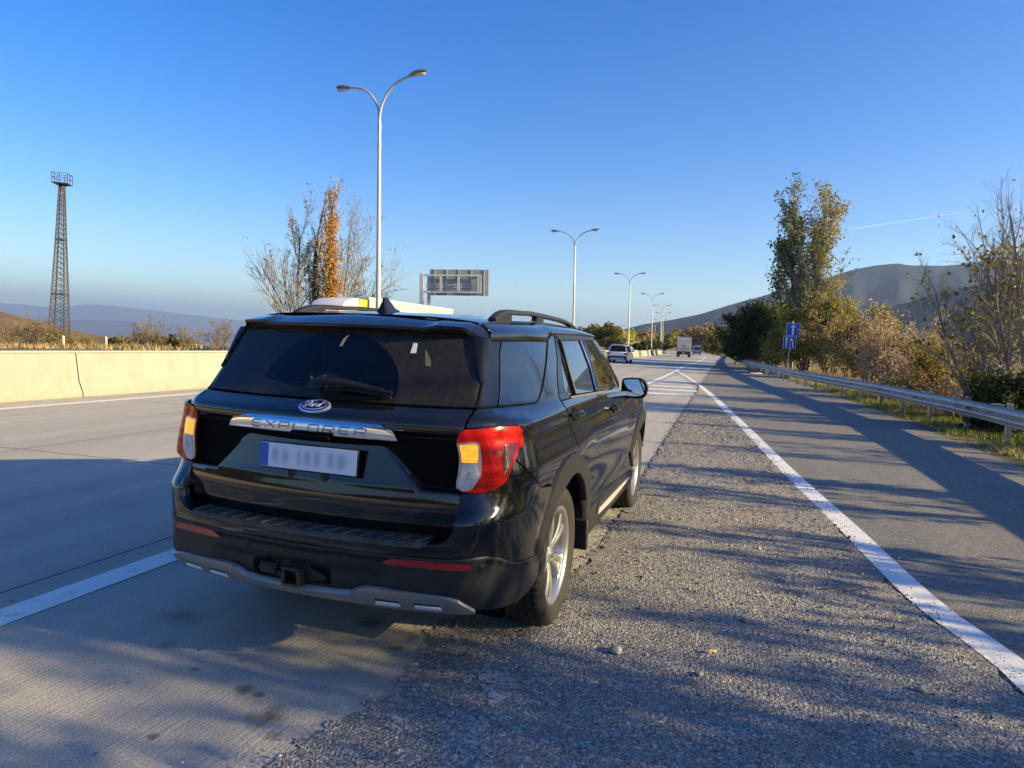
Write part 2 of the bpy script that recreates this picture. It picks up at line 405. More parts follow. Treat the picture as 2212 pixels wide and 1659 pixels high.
t = NT('worn_pale_strip'); n = t.noise(11, 6, .75); n2 = t.noise(45, 4, .7); t.set(base=t.ramp(n, [(.3, (.28, .27, .25)), (.7, (.46, .45, .42))]), rough=.85, alpha=t.math('GREATER_THAN', t.math('ADD', n2, t.math('MULTIPLY', n, .5)), .722)); M['worn_strip'] = t.m
b = MB()
for pts in ([(.80, .40), (.90, .36), (.98, .34), (1.01, .22), (.97, .10), (.93, .06), (.90, .16), (.83, .22), (.79, .32)], [(.93, -.02), (.98, -.04), (1.0, -.2), (1.0, -.38), (.99, -.75), (.90, -.76), (.92, -.5), (.93, -.3)], [(.56, .10), (.64, .05), (.66, -.02), (.58, .0)], [(.60, -.15), (.70, -.2), (.68, -.26), (.6, -.24)]):
    b.add([(x, y, .0195) for x, y in pts], [tuple(range(len(pts)))])
tag(b.build('worn_line', M['worn_strip'], fix=False, smooth=0), kind='structure')
# ------------------------------------------------------------------ roadside materials
def barrier_mat(name, a, b_, stain=.5):
    t = NT(name)
    n = t.noise(1.6, 6, .65); n2 = t.noise(1, 5, .7, vec=t.mapping((3, 3, .5))); n3 = t.noise(40, 3, .7)
    c = t.ramp(n, [(.3, a), (.7, b_)])
    c = t.mix(t.ramp(n2, [(.5, 0.), (.75, stain)]), c, tuple(np.array(a) * .55))
    z = t.sep(t.co())[2]
    c = t.mix(t.math('MULTIPLY', t.ramp(z, [(.0, .6), (.22, 0.)]), t.ramp(n, [(.35, .2), (.65, 1.)])), c, (.22, .17, .1))
    c = t.mix(.15, c, t.ramp(n3, [(.3, .1), (.7, .9)]))
    t.set(base=c, rough=.85, spec=.2); t.bump(t.math('ADD', n3, n), .4, .006); return t.m
M['barrier'] = barrier_mat('cream_concrete', (.26, .235, .175), (.315, .285, .22))
M['barrier_pale'] = barrier_mat('pale_concrete', (.33, .305, .25), (.40, .375, .32))
M['barrier_dark'] = barrier_mat('black_painted_concrete', (.045, .047, .05), (.075, .078, .082), .2)
def galv_mat():
    t = NT('galvanised_steel')
    v = t.voro(9, out='Color'); n = t.noise(.9, 5, .6)
    c = t.ramp(t.math('ADD', t.math('MULTIPLY', t.sep(v)[0], .35), t.math('MULTIPLY', n, .65)), [(.25, (.34, .335, .32)), (.75, (.56, .55, .52))])
    d = t.noise(14, 5, .7); c = t.mix(t.ramp(d, [(.58, 0.), (.75, .6)]), c, (.30, .25, .19))
    t.set(base=c, metal=.55, rough=t.math('MULTIPLY_ADD', n, .25, .38)); return t.m
M['galv'] = galv_mat()
M['pole'] = simple('painted_pole', (.44, .43, .40), .45, .3, .1, 2)
M['lamp_grey'] = simple('lamp_housing', (.18, .18, .16), .45, .2, .15, 3)
M['lamp_glass'] = simple('lamp_lens', (.45, .44, .4), .15, 0, .1, 4)
M['dark_steel'] = simple('dark_steel', (.10, .10, .105), .5, .6, .2, 4)
M['red_reflector'] = simple('red_reflector', (.42, .02, .02), .25, 0, .1, 10)
M['sign_grey'] = simple('sign_back', (.30, .31, .32), .5, .5, .12, 2)
M['sign_frame'] = simple('sign_frame', (.50, .51, .52), .45, .5, .1, 3)
M['sign_white'] = simple('sign_white', (.80, .80, .78), .4, 0, .06, 6)
M['sign_blue'] = simple('sign_blue', (.012, .075, .42), .35, 0, .08, 6)
M['sign_yellow'] = simple('sign_yellow', (.80, .72, .02), .4, 0, .06, 6)
M['sign_black'] = simple('sign_black', (.015, .015, .015), .4, 0, .06, 6)
M['sign_red'] = simple('sign_red', (.5, .02, .02), .4, 0, .06, 6)
def rust_mat():
    t = NT('rusty_steel')
    n = t.noise(.9, 5, .65); z = t.sep(t.co())[2]
    c = t.ramp(n, [(.3, (.06, .038, .028)), (.55, (.11, .06, .036)), (.75, (.075, .06, .052))])
    c = t.mix(t.ramp(z, [(.35, 0.), (.9, .75)]), c, (.05, .048, .048))
    t.set(base=c, rough=.75, metal=.2); return t.m
M['rust'] = rust_mat()

# ------------------------------------------------------------------ concrete barriers
JERSEY = [(.31, 0), (.31, .08), (.19, .34), (.10, .9), (.09, .93), (.06, .945), (-.06, .945), (-.09, .93), (-.10, .9), (-.19, .34), (-.31, .08), (-.31, 0)]
def barrier(x_fn, y0, y1, h, mat, label, group, n=10, parent=None):
    Y = np.linspace(y0, y1, n); pr = np.array(JERSEY) * (1, h / .945); mid = (y0 + y1) / 2; cx = float(x_fn(mid))
    P = np.zeros((n, len(pr), 3)); P[..., 0] = pr[:, 0] + (x_fn(Y) - cx)[:, None]; P[..., 1] = (Y - mid)[:, None]; P[..., 2] = pr[:, 1]
    b = MB(); b.grid(P, True); k = len(pr)
    b.f += [tuple(range(k)), tuple((n - 1) * k + i for i in range(k))[::-1]]
    o = b.build('concrete_barrier', mat, smooth=.5); o.location = (cx, mid, 0)
    return tag(o, label, 'barrier', group)
bx = lambda y: -11.73 + SHIFT(y); bx2 = lambda y: -13.55 + SHIFT(y) + 0 * y
joints = [-51.7, -39.7, -27.7, -15.7, -3.7, 8.3, 20.3, 32.3, 44.3, 55.9]
names = {2: 0}
for a, c in zip(joints[:-1], joints[1:]):
    lab = {-3.7: 'long cream concrete barrier with a sandy foot, before the cracked joint at the median', 8.3: 'long cream concrete barrier running from the cracked joint towards the parked car'}.get(a, 'long cream concrete barrier along the median, mostly hidden by the parked car')
    barrier(bx, a, c - .025, .935, M['barrier'], lab, 'cream barriers along the median')
y = 56.2; k = 0
pat = 'YYYDWYYDDYYDYYDWYYDDYYYD'
for ch in pat:
    L = 3.9
    mt = {'Y': M['barrier'], 'D': M['barrier_dark'], 'W': M['barrier_pale']}[ch]
    lab = {'Y': 'cream barrier block beyond the white car, one of the row of cream and black blocks', 'D': 'black painted barrier block among the cream blocks beyond the white car', 'W': 'pale whitish barrier block between cream and black blocks beyond the white car'}[ch]
    barrier(bx, y, y + L, .93, mt, lab, 'cream and black barrier blocks', 4); y += L + .22
for i, (a, c) in enumerate([(-60, -18), (-18, 24), (24, 66), (66, 108), (108, 150)]):
    barrier(bx2, a, c - .03, .90, M['barrier_pale'], 'pale concrete barrier on the far side of the planted median strip', 'pale barriers beyond the median strip', 16)

# ------------------------------------------------------------------ guardrail
gr = empty('guardrail', (float(RAIL(5)), 5, 0))
tag(gr, 'galvanised steel guardrail on short posts beside the slip road', 'guardrail')
gl0 = np.array(gr.location)
W = [(-.0, .30), (-.03, .33), (.045, .375), (.05, .40), (.045, .425), (-.02, .455), (-.03, .47), (-.02, .485), (.045, .515), (.05, .54), (.045, .565), (-.03, .61), (0, .64)]
prof = np.array(W) * (-1, 1) + (0, .10)
Y = np.concatenate([np.arange(-14, 90, .9), np.arange(90, 330, 4)])
X = RAIL(Y) - .27; dX = np.gradient(X, Y)
P = np.zeros((len(Y), len(prof), 3)); P[..., 0] = X[:, None] + prof[:, 0]; P[..., 1] = Y[:, None]; P[..., 2] = prof[:, 1] + .02 * np.sin(Y * .35)[:, None] * .4
b = MB(); b.grid(P - gl0); b.grid((P + (.006, 0, 0)) - gl0, True)
b.build('rail_beam', M['galv'], gr, smooth=.9, fix=False)
ys = list(np.arange(-12.4, 64, 2.13)) + list(np.arange(64, 300, 4.3))
ys = ys[:96]
pb = MB(); pb.box((0, 0, .28), (.012, .12, 1.0)); pb.box((.035, .054, .28), (.07, .012, 1.0)); pb.box((.035, -.054, .28), (.07, .012, 1.0)); pb.box((-.13, 0, .57), (.25, .09, .22)); pb.box((-.1, 0, .735), (.36, .16, .012))
p0 = pb.build('post', M['galv'], gr, smooth=0)
rb = MB(); rb.prism([(-.0, .10), (-.15, .0), (0, -.10)], -.006, .006, axes=(1, 2, 0))
r0 = rb.build('reflector', M['red_reflector'], gr, smooth=0)
for i, yy in enumerate(ys):
    o = p0 if i == 0 else p0.copy()
    if i: COL.objects.link(o); o.parent = gr
    o.location = (float(RAIL(yy)) - gl0[0], yy - gl0[1], random.uniform(-.015, .01)); o.rotation_euler = (random.uniform(-.02, .02), random.uniform(-.02, .02), random.uniform(-.05, .05))
for i, yy in enumerate(np.arange(5.1, 62, 3.15)):
    o = r0 if i == 0 else r0.copy()
    if i: COL.objects.link(o); o.parent = gr
    o.location = (float(RAIL(yy)) - .27 - .012 - gl0[0], yy - gl0[1], .57)

# ------------------------------------------------------------------ double-armed street lamps
LTILT = R(-1.65)                                                    # the carriageway falls to the right; the poles stay plumb
def make_lamp():
    r = empty('street_lamp', (0, 0, .7))
    b = MB(); b.tube([(0, 0, 0), (0, 0, 9.9)], [.115, .07], 14); b.lathe([(.0, .02), (.2, .02), (.2, .06), (.13, .09), (.12, .35)], 14); b.lathe([(.085, 9.55), (.095, 9.6), (.085, 9.66)], 14); b.lathe([(.09, 8.85), (.1, 8.9), (.09, 8.95)], 14)
    b.build('pole', M['pole'], r)
    for s in (-1, 1):
        pts = [(0, 0, 9.85), (s * .03, 0, 10.25), (s * .16, 0, 10.62), (s * .42, 0, 11.0), (s * .78, 0, 11.27), (s * 1.15, 0, 11.40), (s * 1.55, 0, 11.47)]
        P = np.array(pts); tt = np.linspace(0, 6, 25); P = np.stack([np.interp(tt, range(7), P[:, k]) for k in range(3)], 1)
        for _ in range(3): P[1:-1] = (P[:-2] + 2 * P[1:-1] + P[2:]) / 4
        b = MB(); b.tube(P, np.linspace(.055, .045, 25), 10); b.build('arm', M['pole'], r)
        h = MB(); n = 14; a = np.linspace(0, 2 * np.pi, 12, endpoint=False); V = []
        L = np.linspace(0, 1, n); wid = .175 * np.sin(np.pi * np.clip(L * .93 + .06, 0, 1)) ** .6; 
        for l, w in zip(L, wid):
            for q in a:
                zz = np.sin(q); V.append((s * (1.48 + l * .85), np.cos(q) * w, 11.475 + .10 * l + (zz * w * .62 if zz > 0 else zz * w * .38)))
        V = np.array(V); f = []
        for i in range(n - 1):
            for k in range(12): f.append((i * 12 + k, i * 12 + (k + 1) % 12, (i + 1) * 12 + (k + 1) % 12, (i + 1) * 12 + k))
        f += [tuple(range(12)), tuple((n - 1) * 12 + k for k in range(12))]
        h.add(V, f); lh = h.build('lamp_head', M['lamp_grey'], r)
        g = MB(); gp = []
        for q in np.linspace(0, 2 * np.pi, 18, endpoint=False): gp.append((s * (1.99 + .25 * np.cos(q)), .11 * np.sin(q), 11.475 + .06))
        gp = np.array(gp); lo = gp - (0, 0, .115); lo2 = gp * 1; lo2 = np.stack([s * 1.99 + (gp[:, 0] - s * 1.99) * .6, gp[:, 1] * .6, gp[:, 2] - .135], 1)
        V = np.vstack([gp - (0, 0, .06), lo, lo2]); f = [(i, (i + 1) % 18, 18 + (i + 1) % 18, 18 + i) for i in range(18)] + [(18 + i, 18 + (i + 1) % 18, 36 + (i + 1) % 18, 36 + i) for i in range(18)] + [tuple(36 + i for i in range(18))]
        g.add(V, f); g.build('lens', M['lamp_glass'], lh)
    return r
lamp0 = make_lamp()
labs = ['tall double-armed street lamp rising behind the black car roof, the largest of the row', 'double-armed street lamp to the right of the sign board, second nearest of the row',
        'double-armed street lamp just behind the white car, third of the row', 'double-armed street lamp rising to the right of the yellow warning signs, fourth of the row', 'double-armed street lamp in front of the dark hillside, fifth of the row']
for i, yy in enumerate([22.9, 60.0, 97.3, 134.6, 172, 209, 246, 284, 321, 358, 395, 432, 470]):
    o = lamp0 if i == 0 else copy_tree(lamp0)
    o.location = (-12.6 + float(SHIFT(yy)), yy, .6 if i < 6 else .2 - (i - 5) * .25)
    o.rotation_euler = (0, -LTILT * -1, R(-8) if i == 0 else R(2 + i * 2))
    tag(o, labs[i] if i < 5 else 'distant double-armed street lamp where the motorway bends left', 'street lamp', 'double-armed lamps along the median')

# ------------------------------------------------------------------ lattice mast
mast = empty('lattice_mast', (-83.6, 64.0, -1.9), R(33)); mast.rotation_euler = (0, R(.9), R(33))
tag(mast, 'rusty lattice steel mast with a railed top platform, standing in the field', 'mast')
Ht = 21.4; hw = lambda z: .26 + (1.02 - .26) * (1 - z / Ht) ** 1.12
b = MB(); br = MB(); lev = [0]; 
while lev[-1] < Ht - .6: lev.append(lev[-1] + max(.62, hw(lev[-1]) * 1.12))
lev[-1] = Ht
cr = [(-1, -1), (1, -1), (1, 1), (-1, 1)]
for (sx, sy) in cr:
    b.tube([(sx * hw(z), sy * hw(z), z) for z in lev], [.085] * len(lev), 4)
for z0, z1 in zip(lev[:-1], lev[1:]):
    for k in range(4):
        a, c = cr[k], cr[(k + 1) % 4]; h0, h1 = hw(z0), hw(z1)
        br.tube([(a[0] * h0, a[1] * h0, z0), (c[0] * h1, c[1] * h1, z1)], .036, 4); br.tube([(c[0] * h0, c[1] * h0, z0), (a[0] * h1, a[1] * h1, z1)], .036, 4)
for zz in (7.1, 14.2):
    for k in range(4):
        a, c = cr[k], cr[(k + 1) % 4]; h = hw(zz) + .03; br.bar((a[0] * h, a[1] * h, zz), (c[0] * h, c[1] * h, zz), .12, .2)
b.build('mast_leg', M['rust'], mast, smooth=0); br.build('lattice', M['rust'], mast, smooth=0)
p = MB(); p.box((0, 0, Ht + .06), (1.84, 1.84, .12)); p.bar((-.3, -.88, Ht - .08), (-.3, .88, Ht - .08), .1); p.bar((.3, -.88, Ht - .08), (.3, .88, Ht - .08), .1)
p.build('platform', M['rust'], mast, smooth=0)
p = MB()
for (sx, sy) in cr + [(0, 1), (0, -1), (1, 0), (-1, 0)]: p.bar((sx * 0.89, sy * 0.89, Ht + .1), (sx * 0.89, sy * 0.89, Ht + 1.35), .06)
for k in range(4):
    a, c = cr[k], cr[(k + 1) % 4]
    for zz in (.72, 1.33): p.bar((a[0] * 0.89, a[1] * 0.89, Ht + zz), (c[0] * 0.89, c[1] * 0.89, Ht + zz), .06)
p.build('railing', M['rust'], mast, smooth=0)
p = MB()
for z in np.arange(.4, Ht, .42): p.bar((-.16, hw(z) + .05, z), (.16, hw(z) + .05, z), .03)
for s in (-.17, .17): p.tube([(s, hw(z) + .05, z) for z in lev], .025, 4)
p.build('ladder', M['rust'], mast, smooth=0)

# ------------------------------------------------------------------ overhead sign seen from behind
gn = empty('overhead_sign', (-29.8, 62.3, 0)); gn.rotation_euler = (0, -LTILT * -1, R(16.5))
tag(gn, 'grey overhead sign board seen from behind, held out on a braced bracket by a post', 'sign')
b = MB(); b.box((0, 0, 4.1), (.42, .42, 8.2)); b.box((0, 0, .1), (.9, .9, .2)); b.build('post', M['sign_frame'], gn, smooth=0, bevel=.02)
b = MB(); b.box((.62, .9, 4.05), (.34, .34, 8.1)); b.build('post', M['sign_frame'], gn, smooth=0, bevel=.02)
b = MB(); b.box((3.85, .55, 7.35), (6.2, .06, 2.72)); b.build('sign_panel', M['sign_grey'], gn, smooth=0)
b = MB()
for x in (1.3, 2.55, 3.85, 5.15, 6.5): b.box((x, .47, 7.35), (.10, .09, 2.7))
for z in np.arange(6.1, 8.7, .16): b.box((3.85, .505, z), (6.15, .03, .02))
b.build('stiffener', M['sign_frame'], gn, smooth=0)
b = MB()
for z in (6.3, 8.05): b.box((3.1, .0, z), (6.0, .26, .2))
for x in (2.0, 3.85): b.box((x, 0, 7.175), (.24, .24, 1.55))
for z in (6.55, 6.8, 7.0, 7.18): b.box((3.0, .32, z), (5.2, .06, .09))
for z in (6.3, 8.05): b.box((6.05, .2, z), (.14, .62, .16))
b.box((5.95, -.02, 7.175), (.2, .24, 1.55)); b.box((6.2, .05, 7.175), (.12, .3, 1.9))
b.build('bracket', M['sign_frame'], gn, smooth=0)

# ------------------------------------------------------------------ lane signs at the slip road
ls = empty('lane_sign', (5.35, 50.9, 0)); ls.rotation_euler = (0, R(1.6), R(-6))
tag(ls, 'pair of blue lane signs with white arrows on a grey post behind the guardrail', 'sign')
b = MB(); b.tube([(-.18, 0, 0), (-.02, 0, 2.0), (0, 0, 3.9)], .042, 8); b.build('post', M['galv'], ls)
def arrow(b, x, z0, z1, w, y, head=.13):
    b.prism([(x - w / 2, z0), (x + w / 2, z0), (x + w / 2, z1 - head), (x + head, z1 - head), (x, z1), (x - head, z1 - head), (x - w / 2, z1 - head)], y, y + .004)
for nm, dx, zc, kind in (('sign_plate', .06, 3.28, 0), ('sign_plate', -.09, 2.33, 1)):
    b = MB(); b.box((dx, -.05, zc), (.90, .02, .90)); pl = b.build(nm, M['sign_white'], ls, smooth=0, bevel=.006)
    b = MB(); b.box((dx, -.063, zc), (.85, .006, .85)); b.build('blue_field', M['sign_blue'], pl, smooth=0)
    b = MB()
    if kind == 0: arrow(b, dx, zc - .36, zc + .36, .13, -.072, .2)
    else:
        arrow(b, dx - .21, zc - .36, zc + .36, .085, -.072, .12)
        for k in range(4): b.box((dx + .03, -.069, zc - .30 + k * .16), (.04, .006, .10))
        b.prism([(dx + .18, zc - .36), (dx + .27, zc - .36), (dx + .27, zc + .02), (dx + .17, zc + .17), (dx + .23, zc + .24), (dx + .04, zc + .34), (dx + .06, zc + .1), (dx + .11, zc + .15), (dx + .18, zc + .0)], -.072, -.068)
    b.build('arrow', M['sign_white'], pl, smooth=0)

# ------------------------------------------------------------------ yellow warning signs on the median
ys_ = empty('warning_sign', (-12.75 + float(SHIFT(101)), 101.5, .7)); ys_.rotation_euler = (0, R(1.6), R(8))
tag(ys_, 'yellow stack of a skidding-car triangle, a plate and a round 60 limit on the median', 'sign')
b = MB(); b.tube([(0, 0, 0), (0, 0, 3.6)], .045, 8); b.build('post', M['galv'], ys_)
b = MB(); b.prism([(-.62, 2.75), (.62, 2.75), (0, 3.85)], -.06, -.04); pl = b.build('triangle_plate', M['sign_black'], ys_, smooth=0)
b = MB(); b.prism([(-.53, 2.80), (.53, 2.80), (0, 3.74)], -.068, -.061); b.build('yellow_field', M['sign_yellow'], pl, smooth=0)
b = MB(); b.prism([(-.17, 3.20), (.17, 3.20), (.15, 3.30), (.09, 3.38), (-.09, 3.38), (-.15, 3.30)], -.076, -.069); b.box((-.11, -.072, 3.17), (.07, .006, .06)); b.box((.11, -.072, 3.17), (.07, .006, .06))
for s in (-1, 1): b.tube([(s * .08, -.072, 3.12), (s * .2, -.072, 3.05), (s * .1, -.072, 2.96), (s * .26, -.072, 2.86)], .025, 5)
b.build('symbol', M['sign_black'], pl, smooth=0)
b = MB(); b.box((0, -.05, 2.45), (1.08, .02, .54)); pl = b.build('plate', M['sign_yellow'], ys_, smooth=0)
b = MB(); b.tube([(-.22 + .0, -.063, 2.42), (-.12, -.063, 2.55), (.14, -.063, 2.55), (.24, -.063, 2.42), (.1, -.063, 2.34), (-.12, -.063, 2.36)], .018, 5); b.build('symbol', M['sign_black'], pl, smooth=0)
b = MB(); b.lathe([(0, -.0), (.56, 0), (.56, .02), (0, .02)], 32, axis='y'); b.xf(Matrix.Translation((0, -.06, 1.6))); pl = b.build('round_plate', M['sign_black'], ys_, smooth=.5)
b = MB(); b.lathe([(0, -.0), (.49, 0), (.49, .006), (0, .006)], 32, axis='y'); b.xf(Matrix.Translation((0, -.068, 1.6))); b.build('yellow_field', M['sign_yellow'], pl, smooth=.5)
def text_mesh(txt, size, mat, parent, name, M4, ext=.003, sx=1.0, shear=0.0, bold=0.0):
    cu = bpy.data.curves.new(name, 'FONT'); cu.body = txt; cu.size = size; cu.align_x = 'CENTER'; cu.align_y = 'CENTER'; cu.extrude = ext; cu.shear = shear; cu.offset = bold; cu.resolution_u = 4
    o = bpy.data.objects.new(name, cu); COL.objects.link(o)
    dg = bpy.context.evaluated_depsgraph_get(); me = bpy.data.meshes.new_from_object(o.evaluated_get(dg)); 
    bpy.data.objects.remove(o); bpy.data.curves.remove(cu)
    me.transform(Matrix(M4) @ Matrix.Diagonal((sx, 1, 1, 1))); me.materials.clear(); me.materials.append(mat); me.name = name
    q = bpy.data.objects.new(name, me); COL.objects.link(q); q.parent = parent; return q
ROTX = Matrix.Rotation(R(90), 4, 'X')
text_mesh('60', .52, M['sign_black'], pl, 'number', Matrix.Translation((0, -.072, 1.6)) @ ROTX, .002, 1.1, bold=.012)
# ------------------------------------------------------------------ vegetation
def leaf_mat(name, stops, trans=.35):
    t = NT(name)
    c = t.ramp(t.attr('tint'), stops)
    t.set(base=c, rough=.6, spec=.25)
    tr = t.new('ShaderNodeBsdfTranslucent'); t.link(t.mix(.35, c, (1., .9, .3), 'MULTIPLY'), tr.inputs[0])
    mx = t.new('ShaderNodeMixShader'); mx.inputs[0].default_value = trans
    t.link(t.b.outputs[0], mx.inputs[1]); t.link(tr.outputs[0], mx.inputs[2]); t.link(mx.outputs[0], t.out.inputs['Surface']); return t.m
def bark_mat(name, a, b_):
    t = NT(name); n = t.noise(3, 6, .7, vec=t.mapping((4, 4, .8)))
    t.set(base=t.ramp(n, [(.3, a), (.7, b_)]), rough=.9, spec=.1); t.bump(n, .6, .02); return t.m
M['bark_pale'] = bark_mat('pale_bark', (.20, .175, .145), (.36, .32, .27))
M['bark_dark'] = bark_mat('dark_bark', (.045, .038, .032), (.12, .10, .085))
M['bark_brown'] = bark_mat('brown_bark', (.10, .075, .055), (.22, .17, .13))
M['bark_tan'] = bark_mat('tan_twigs', (.24, .18, .12), (.40, .31, .21))
M['leaf_gold'] = leaf_mat('golden_leaves', [(0, (.42, .19, .03)), (.45, (.60, .29, .04)), (.8, (.56, .36, .07)), (1, (.22, .2, .05))])
M['leaf_dark'] = leaf_mat('dark_green_leaves', [(0, (.03, .042, .014)), (.5, (.075, .09, .026)), (.85, (.15, .145, .04)), (1, (.26, .22, .06))])
M['leaf_olive'] = leaf_mat('olive_leaves', [(0, (.13, .13, .035)), (.4, (.28, .26, .065)), (.75, (.44, .38, .10)), (1, (.55, .43, .13))])
M['leaf_poplar'] = leaf_mat('poplar_leaves', [(0, (.06, .085, .022)), (.45, (.17, .19, .05)), (.8, (.32, .29, .08)), (1, (.48, .34, .09))])
M['leaf_rust'] = leaf_mat('rusty_leaves', [(0, (.18, .13, .05)), (.5, (.33, .245, .10)), (.8, (.44, .31, .13)), (1, (.24, .22, .08))])
M['leaf_tan'] = leaf_mat('dry_tan_leaves', [(0, (.30, .19, .11)), (.5, (.44, .30, .18)), (1, (.55, .41, .26))])
M['leaf_yellow'] = leaf_mat('yellow_green_leaves', [(0, (.08, .085, .02)), (.4, (.24, .22, .035)), (.8, (.42, .32, .05)), (1, (.36, .17, .04))])

class Tree:
    def __init__(s, seed): s.r = random.Random(seed); s.g = np.random.default_rng(seed); s.b = MB(); s.tips = []; s.nb = 0
    def grow(s, p, d, L, rad, lvl, cfg):
        r = s.r; c = cfg[lvl]; n = c.get('seg', 5)
        pts = [np.array(p, float)]; d = np.array(d, float); d /= np.linalg.norm(d); dirs = [d]
        for i in range(n):
            d = d + np.array([r.gauss(0, c.get('jit', .1)) for _ in range(3)]); d[2] += c.get('up', .05); d /= np.linalg.norm(d)
            pts.append(pts[-1] + d * L / n); dirs.append(d)
        last = lvl == len(cfg) - 1
        rr = np.linspace(rad, rad * (c.get('taper', .35)), n + 1)
        s.b.tube(pts, rr, c.get('sides', 5 if lvl < 2 else 3), caps=False); s.nb += 1
        P = np.array(pts)
        if lvl >= c.get('tipfrom', len(cfg) - 1) or last:
            s.tips.append((P, lvl))
        if last: return
        k = c['n']; k = max(1, int(round(k * r.uniform(.8, 1.2)))); nx = cfg[lvl + 1]
        for i in range(k):
            t = c.get('t0', .25) + (1 - c.get('t0', .25)) * (i + r.random()) / k
            j = min(int(t * n), n - 1); q = pts[j] + (pts[j + 1] - pts[j]) * (t * n - j); dd = dirs[j + 1]
            ang = R(c.get('ang', 40)) * r.uniform(.6, 1.35); az = r.uniform(0, 2 * math.pi) if 'fan' not in c else r.choice((0, math.pi)) + c['fan'] + r.gauss(0, .5)
            u = np.cross(dd, (0, 0, 1.)); u = u / np.linalg.norm(u) if np.linalg.norm(u) > .05 else np.array((1., 0, 0)); w = np.cross(u, dd)
            nd = dd * math.cos(ang) + (u * math.cos(az) + w * math.sin(az)) * math.sin(ang)
            LL = L * c.get('lr', .55) * (1 - c.get('lt', .45) * t) * r.uniform(.7, 1.25)
            s.grow(q, nd, LL, min(rr[j] * c.get('rr', .55), rr[j] * .9), lvl + 1, cfg)
    def leaves(s, per, size, spread, mask=None, droop=0, tint=None):
        C = []; 
        for P, l in s.tips:
            k = s.g.poisson(per)
            if k == 0: continue
            t = s.g.random(k) * (len(P) - 1); i = np.minimum(t.astype(int), len(P) - 2); f = (t - i)[:, None]
            C.append(P[i] * (1 - f) + P[i + 1] * f + s.g.normal(0, spread, (k, 3)))
        C = np.vstack(C) if C else np.zeros((0, 3))
        if mask is not None: C = C[mask(C, s.g)]
        return leaf_quads(C, size, s.g, tint)
def leaf_quads(C, size, g, tint=None, flat=0.):
    n = len(C); a = g.normal(0, 1, (n, 3)); a[:, 2] -= .35; a /= np.linalg.norm(a, axis=1, keepdims=True)
    q = g.normal(0, 1, (n, 3)); bb = np.cross(a, q); bb /= np.maximum(np.linalg.norm(bb, axis=1, keepdims=True), 1e-6)
    sz = size * g.uniform(.6, 1.35, (n, 1)); nn = np.cross(a, bb) * sz * .18
    V = np.stack([C - a * sz * .5, C + bb * sz * .34 + nn, C + a * sz * .55, C - bb * sz * .34 + nn], 1).reshape(-1, 3)
    F = np.arange(4 * n).reshape(n, 4)
    ti = g.random(n) if tint is None else tint(C, g)
    return V, F, np.repeat(np.clip(ti, 0, 1), 4)
def clump_tint(scale, seed):
    ph = np.random.default_rng(seed).uniform(0, 6.28, 6)
    def f(C, g):
        w = np.sin(C[:, 0] * scale + ph[0]) + np.sin(C[:, 1] * scale * 1.1 + ph[1]) + np.sin(C[:, 2] * scale * .9 + ph[2]) + .6 * np.sin(C[:, 2] * scale * 2.3 + C[:, 0] * scale * 1.9 + ph[3])
        return .45 + .16 * w + g.normal(0, .16, len(C))
    return f
def plant(name, loc, tr, bark, leaf, lv, label, cat, group=None, rz=0, trunk='trunk'):
    o = empty(name, loc, rz); tag(o, label, cat, group)
    tr.b.build(trunk, bark, o, smooth=1.2, fix=False)
    if lv is not None and len(lv[0]): raw_mesh('crown', lv[0], lv[1], leaf, o, lv[2])
    return o
def at_px(x, D, z=0.0, y=740):
    """a point D metres deep in the picture's column x, put on height z"""
    d = Vector(CAM_R[0]) * ((x - 1106) / 1468.29) + Vector(CAM_R[1]) + Vector(CAM_R[2]) * (-(y - 829.5) / 1468.29)
    p = Vector(CAM_POS) + d * D; return (p.x, p.y, z)
def tz(p): return float(terrain(p[0], p[1]))

# --- the clump of trees across the motorway
cfg_bare = [dict(n=13, t0=.18, ang=32, lr=.5, lt=.35, up=.06, jit=.05, seg=8, rr=.5), dict(n=11, t0=.15, ang=32, lr=.46, lt=.3, up=.08, jit=.08, seg=6), dict(n=8, t0=.15, ang=34, lr=.5, up=.06, jit=.1, seg=4), dict(n=5, ang=34, lr=.6, up=.05, jit=.12, seg=3), dict(seg=3, up=.04, jit=.15, taper=.3)]
p = at_px(648, 72); p = (p[0], p[1], tz(p))
t = Tree(11); t.grow((0, 0, 0), (-.02, 0, 1), 12.2, .2, 0, cfg_bare)
for dx in (-.62, -.42, -.22): t.grow((0, 0, 1.2), (dx, dx * .3, .85), 8.6, .12, 1, cfg_bare)
lv = t.leaves(.12, .22, .08)
plant('bare_tree', p, t, M['bark_pale'], M['leaf_rust'], lv, 'leafless tree with wide branches at the outer side of the clump across the motorway', 'tree', 'tree clump across the motorway')
cfg_pop = [dict(n=38, t0=.10, ang=17, lr=.26, lt=.55, up=.05, jit=.03, seg=10, rr=.4), dict(n=7, t0=.15, ang=24, lr=.5, up=.12, jit=.06, seg=5), dict(n=3, ang=26, lr=.5, up=.1, jit=.08, seg=3), dict(seg=3, up=.08, jit=.1)]
p = at_px(679, 73); p = (p[0], p[1], tz(p))
t = Tree(12); t.grow((0, 0, 0), (-.01, 0, 1), 15.6, .2, 0, cfg_pop)
lv = t.leaves(3.0, .26, .2, mask=lambda C, g: (C[:, 2] < 11.5) & (g.random(len(C)) < np.clip(1.25 - C[:, 2] / 12, .1, 1)))
plant('poplar_tree', p, t, M['bark_dark'], M['leaf_dark'], lv, 'narrow dark poplar with bare spires beside the golden one', 'tree', 'tree clump across the motorway')
p = at_px(708, 71); p = (p[0], p[1], tz(p))
t = Tree(13); t.grow((0, 0, 0), (.012, 0, 1), 16.2, .2, 0, cfg_pop)
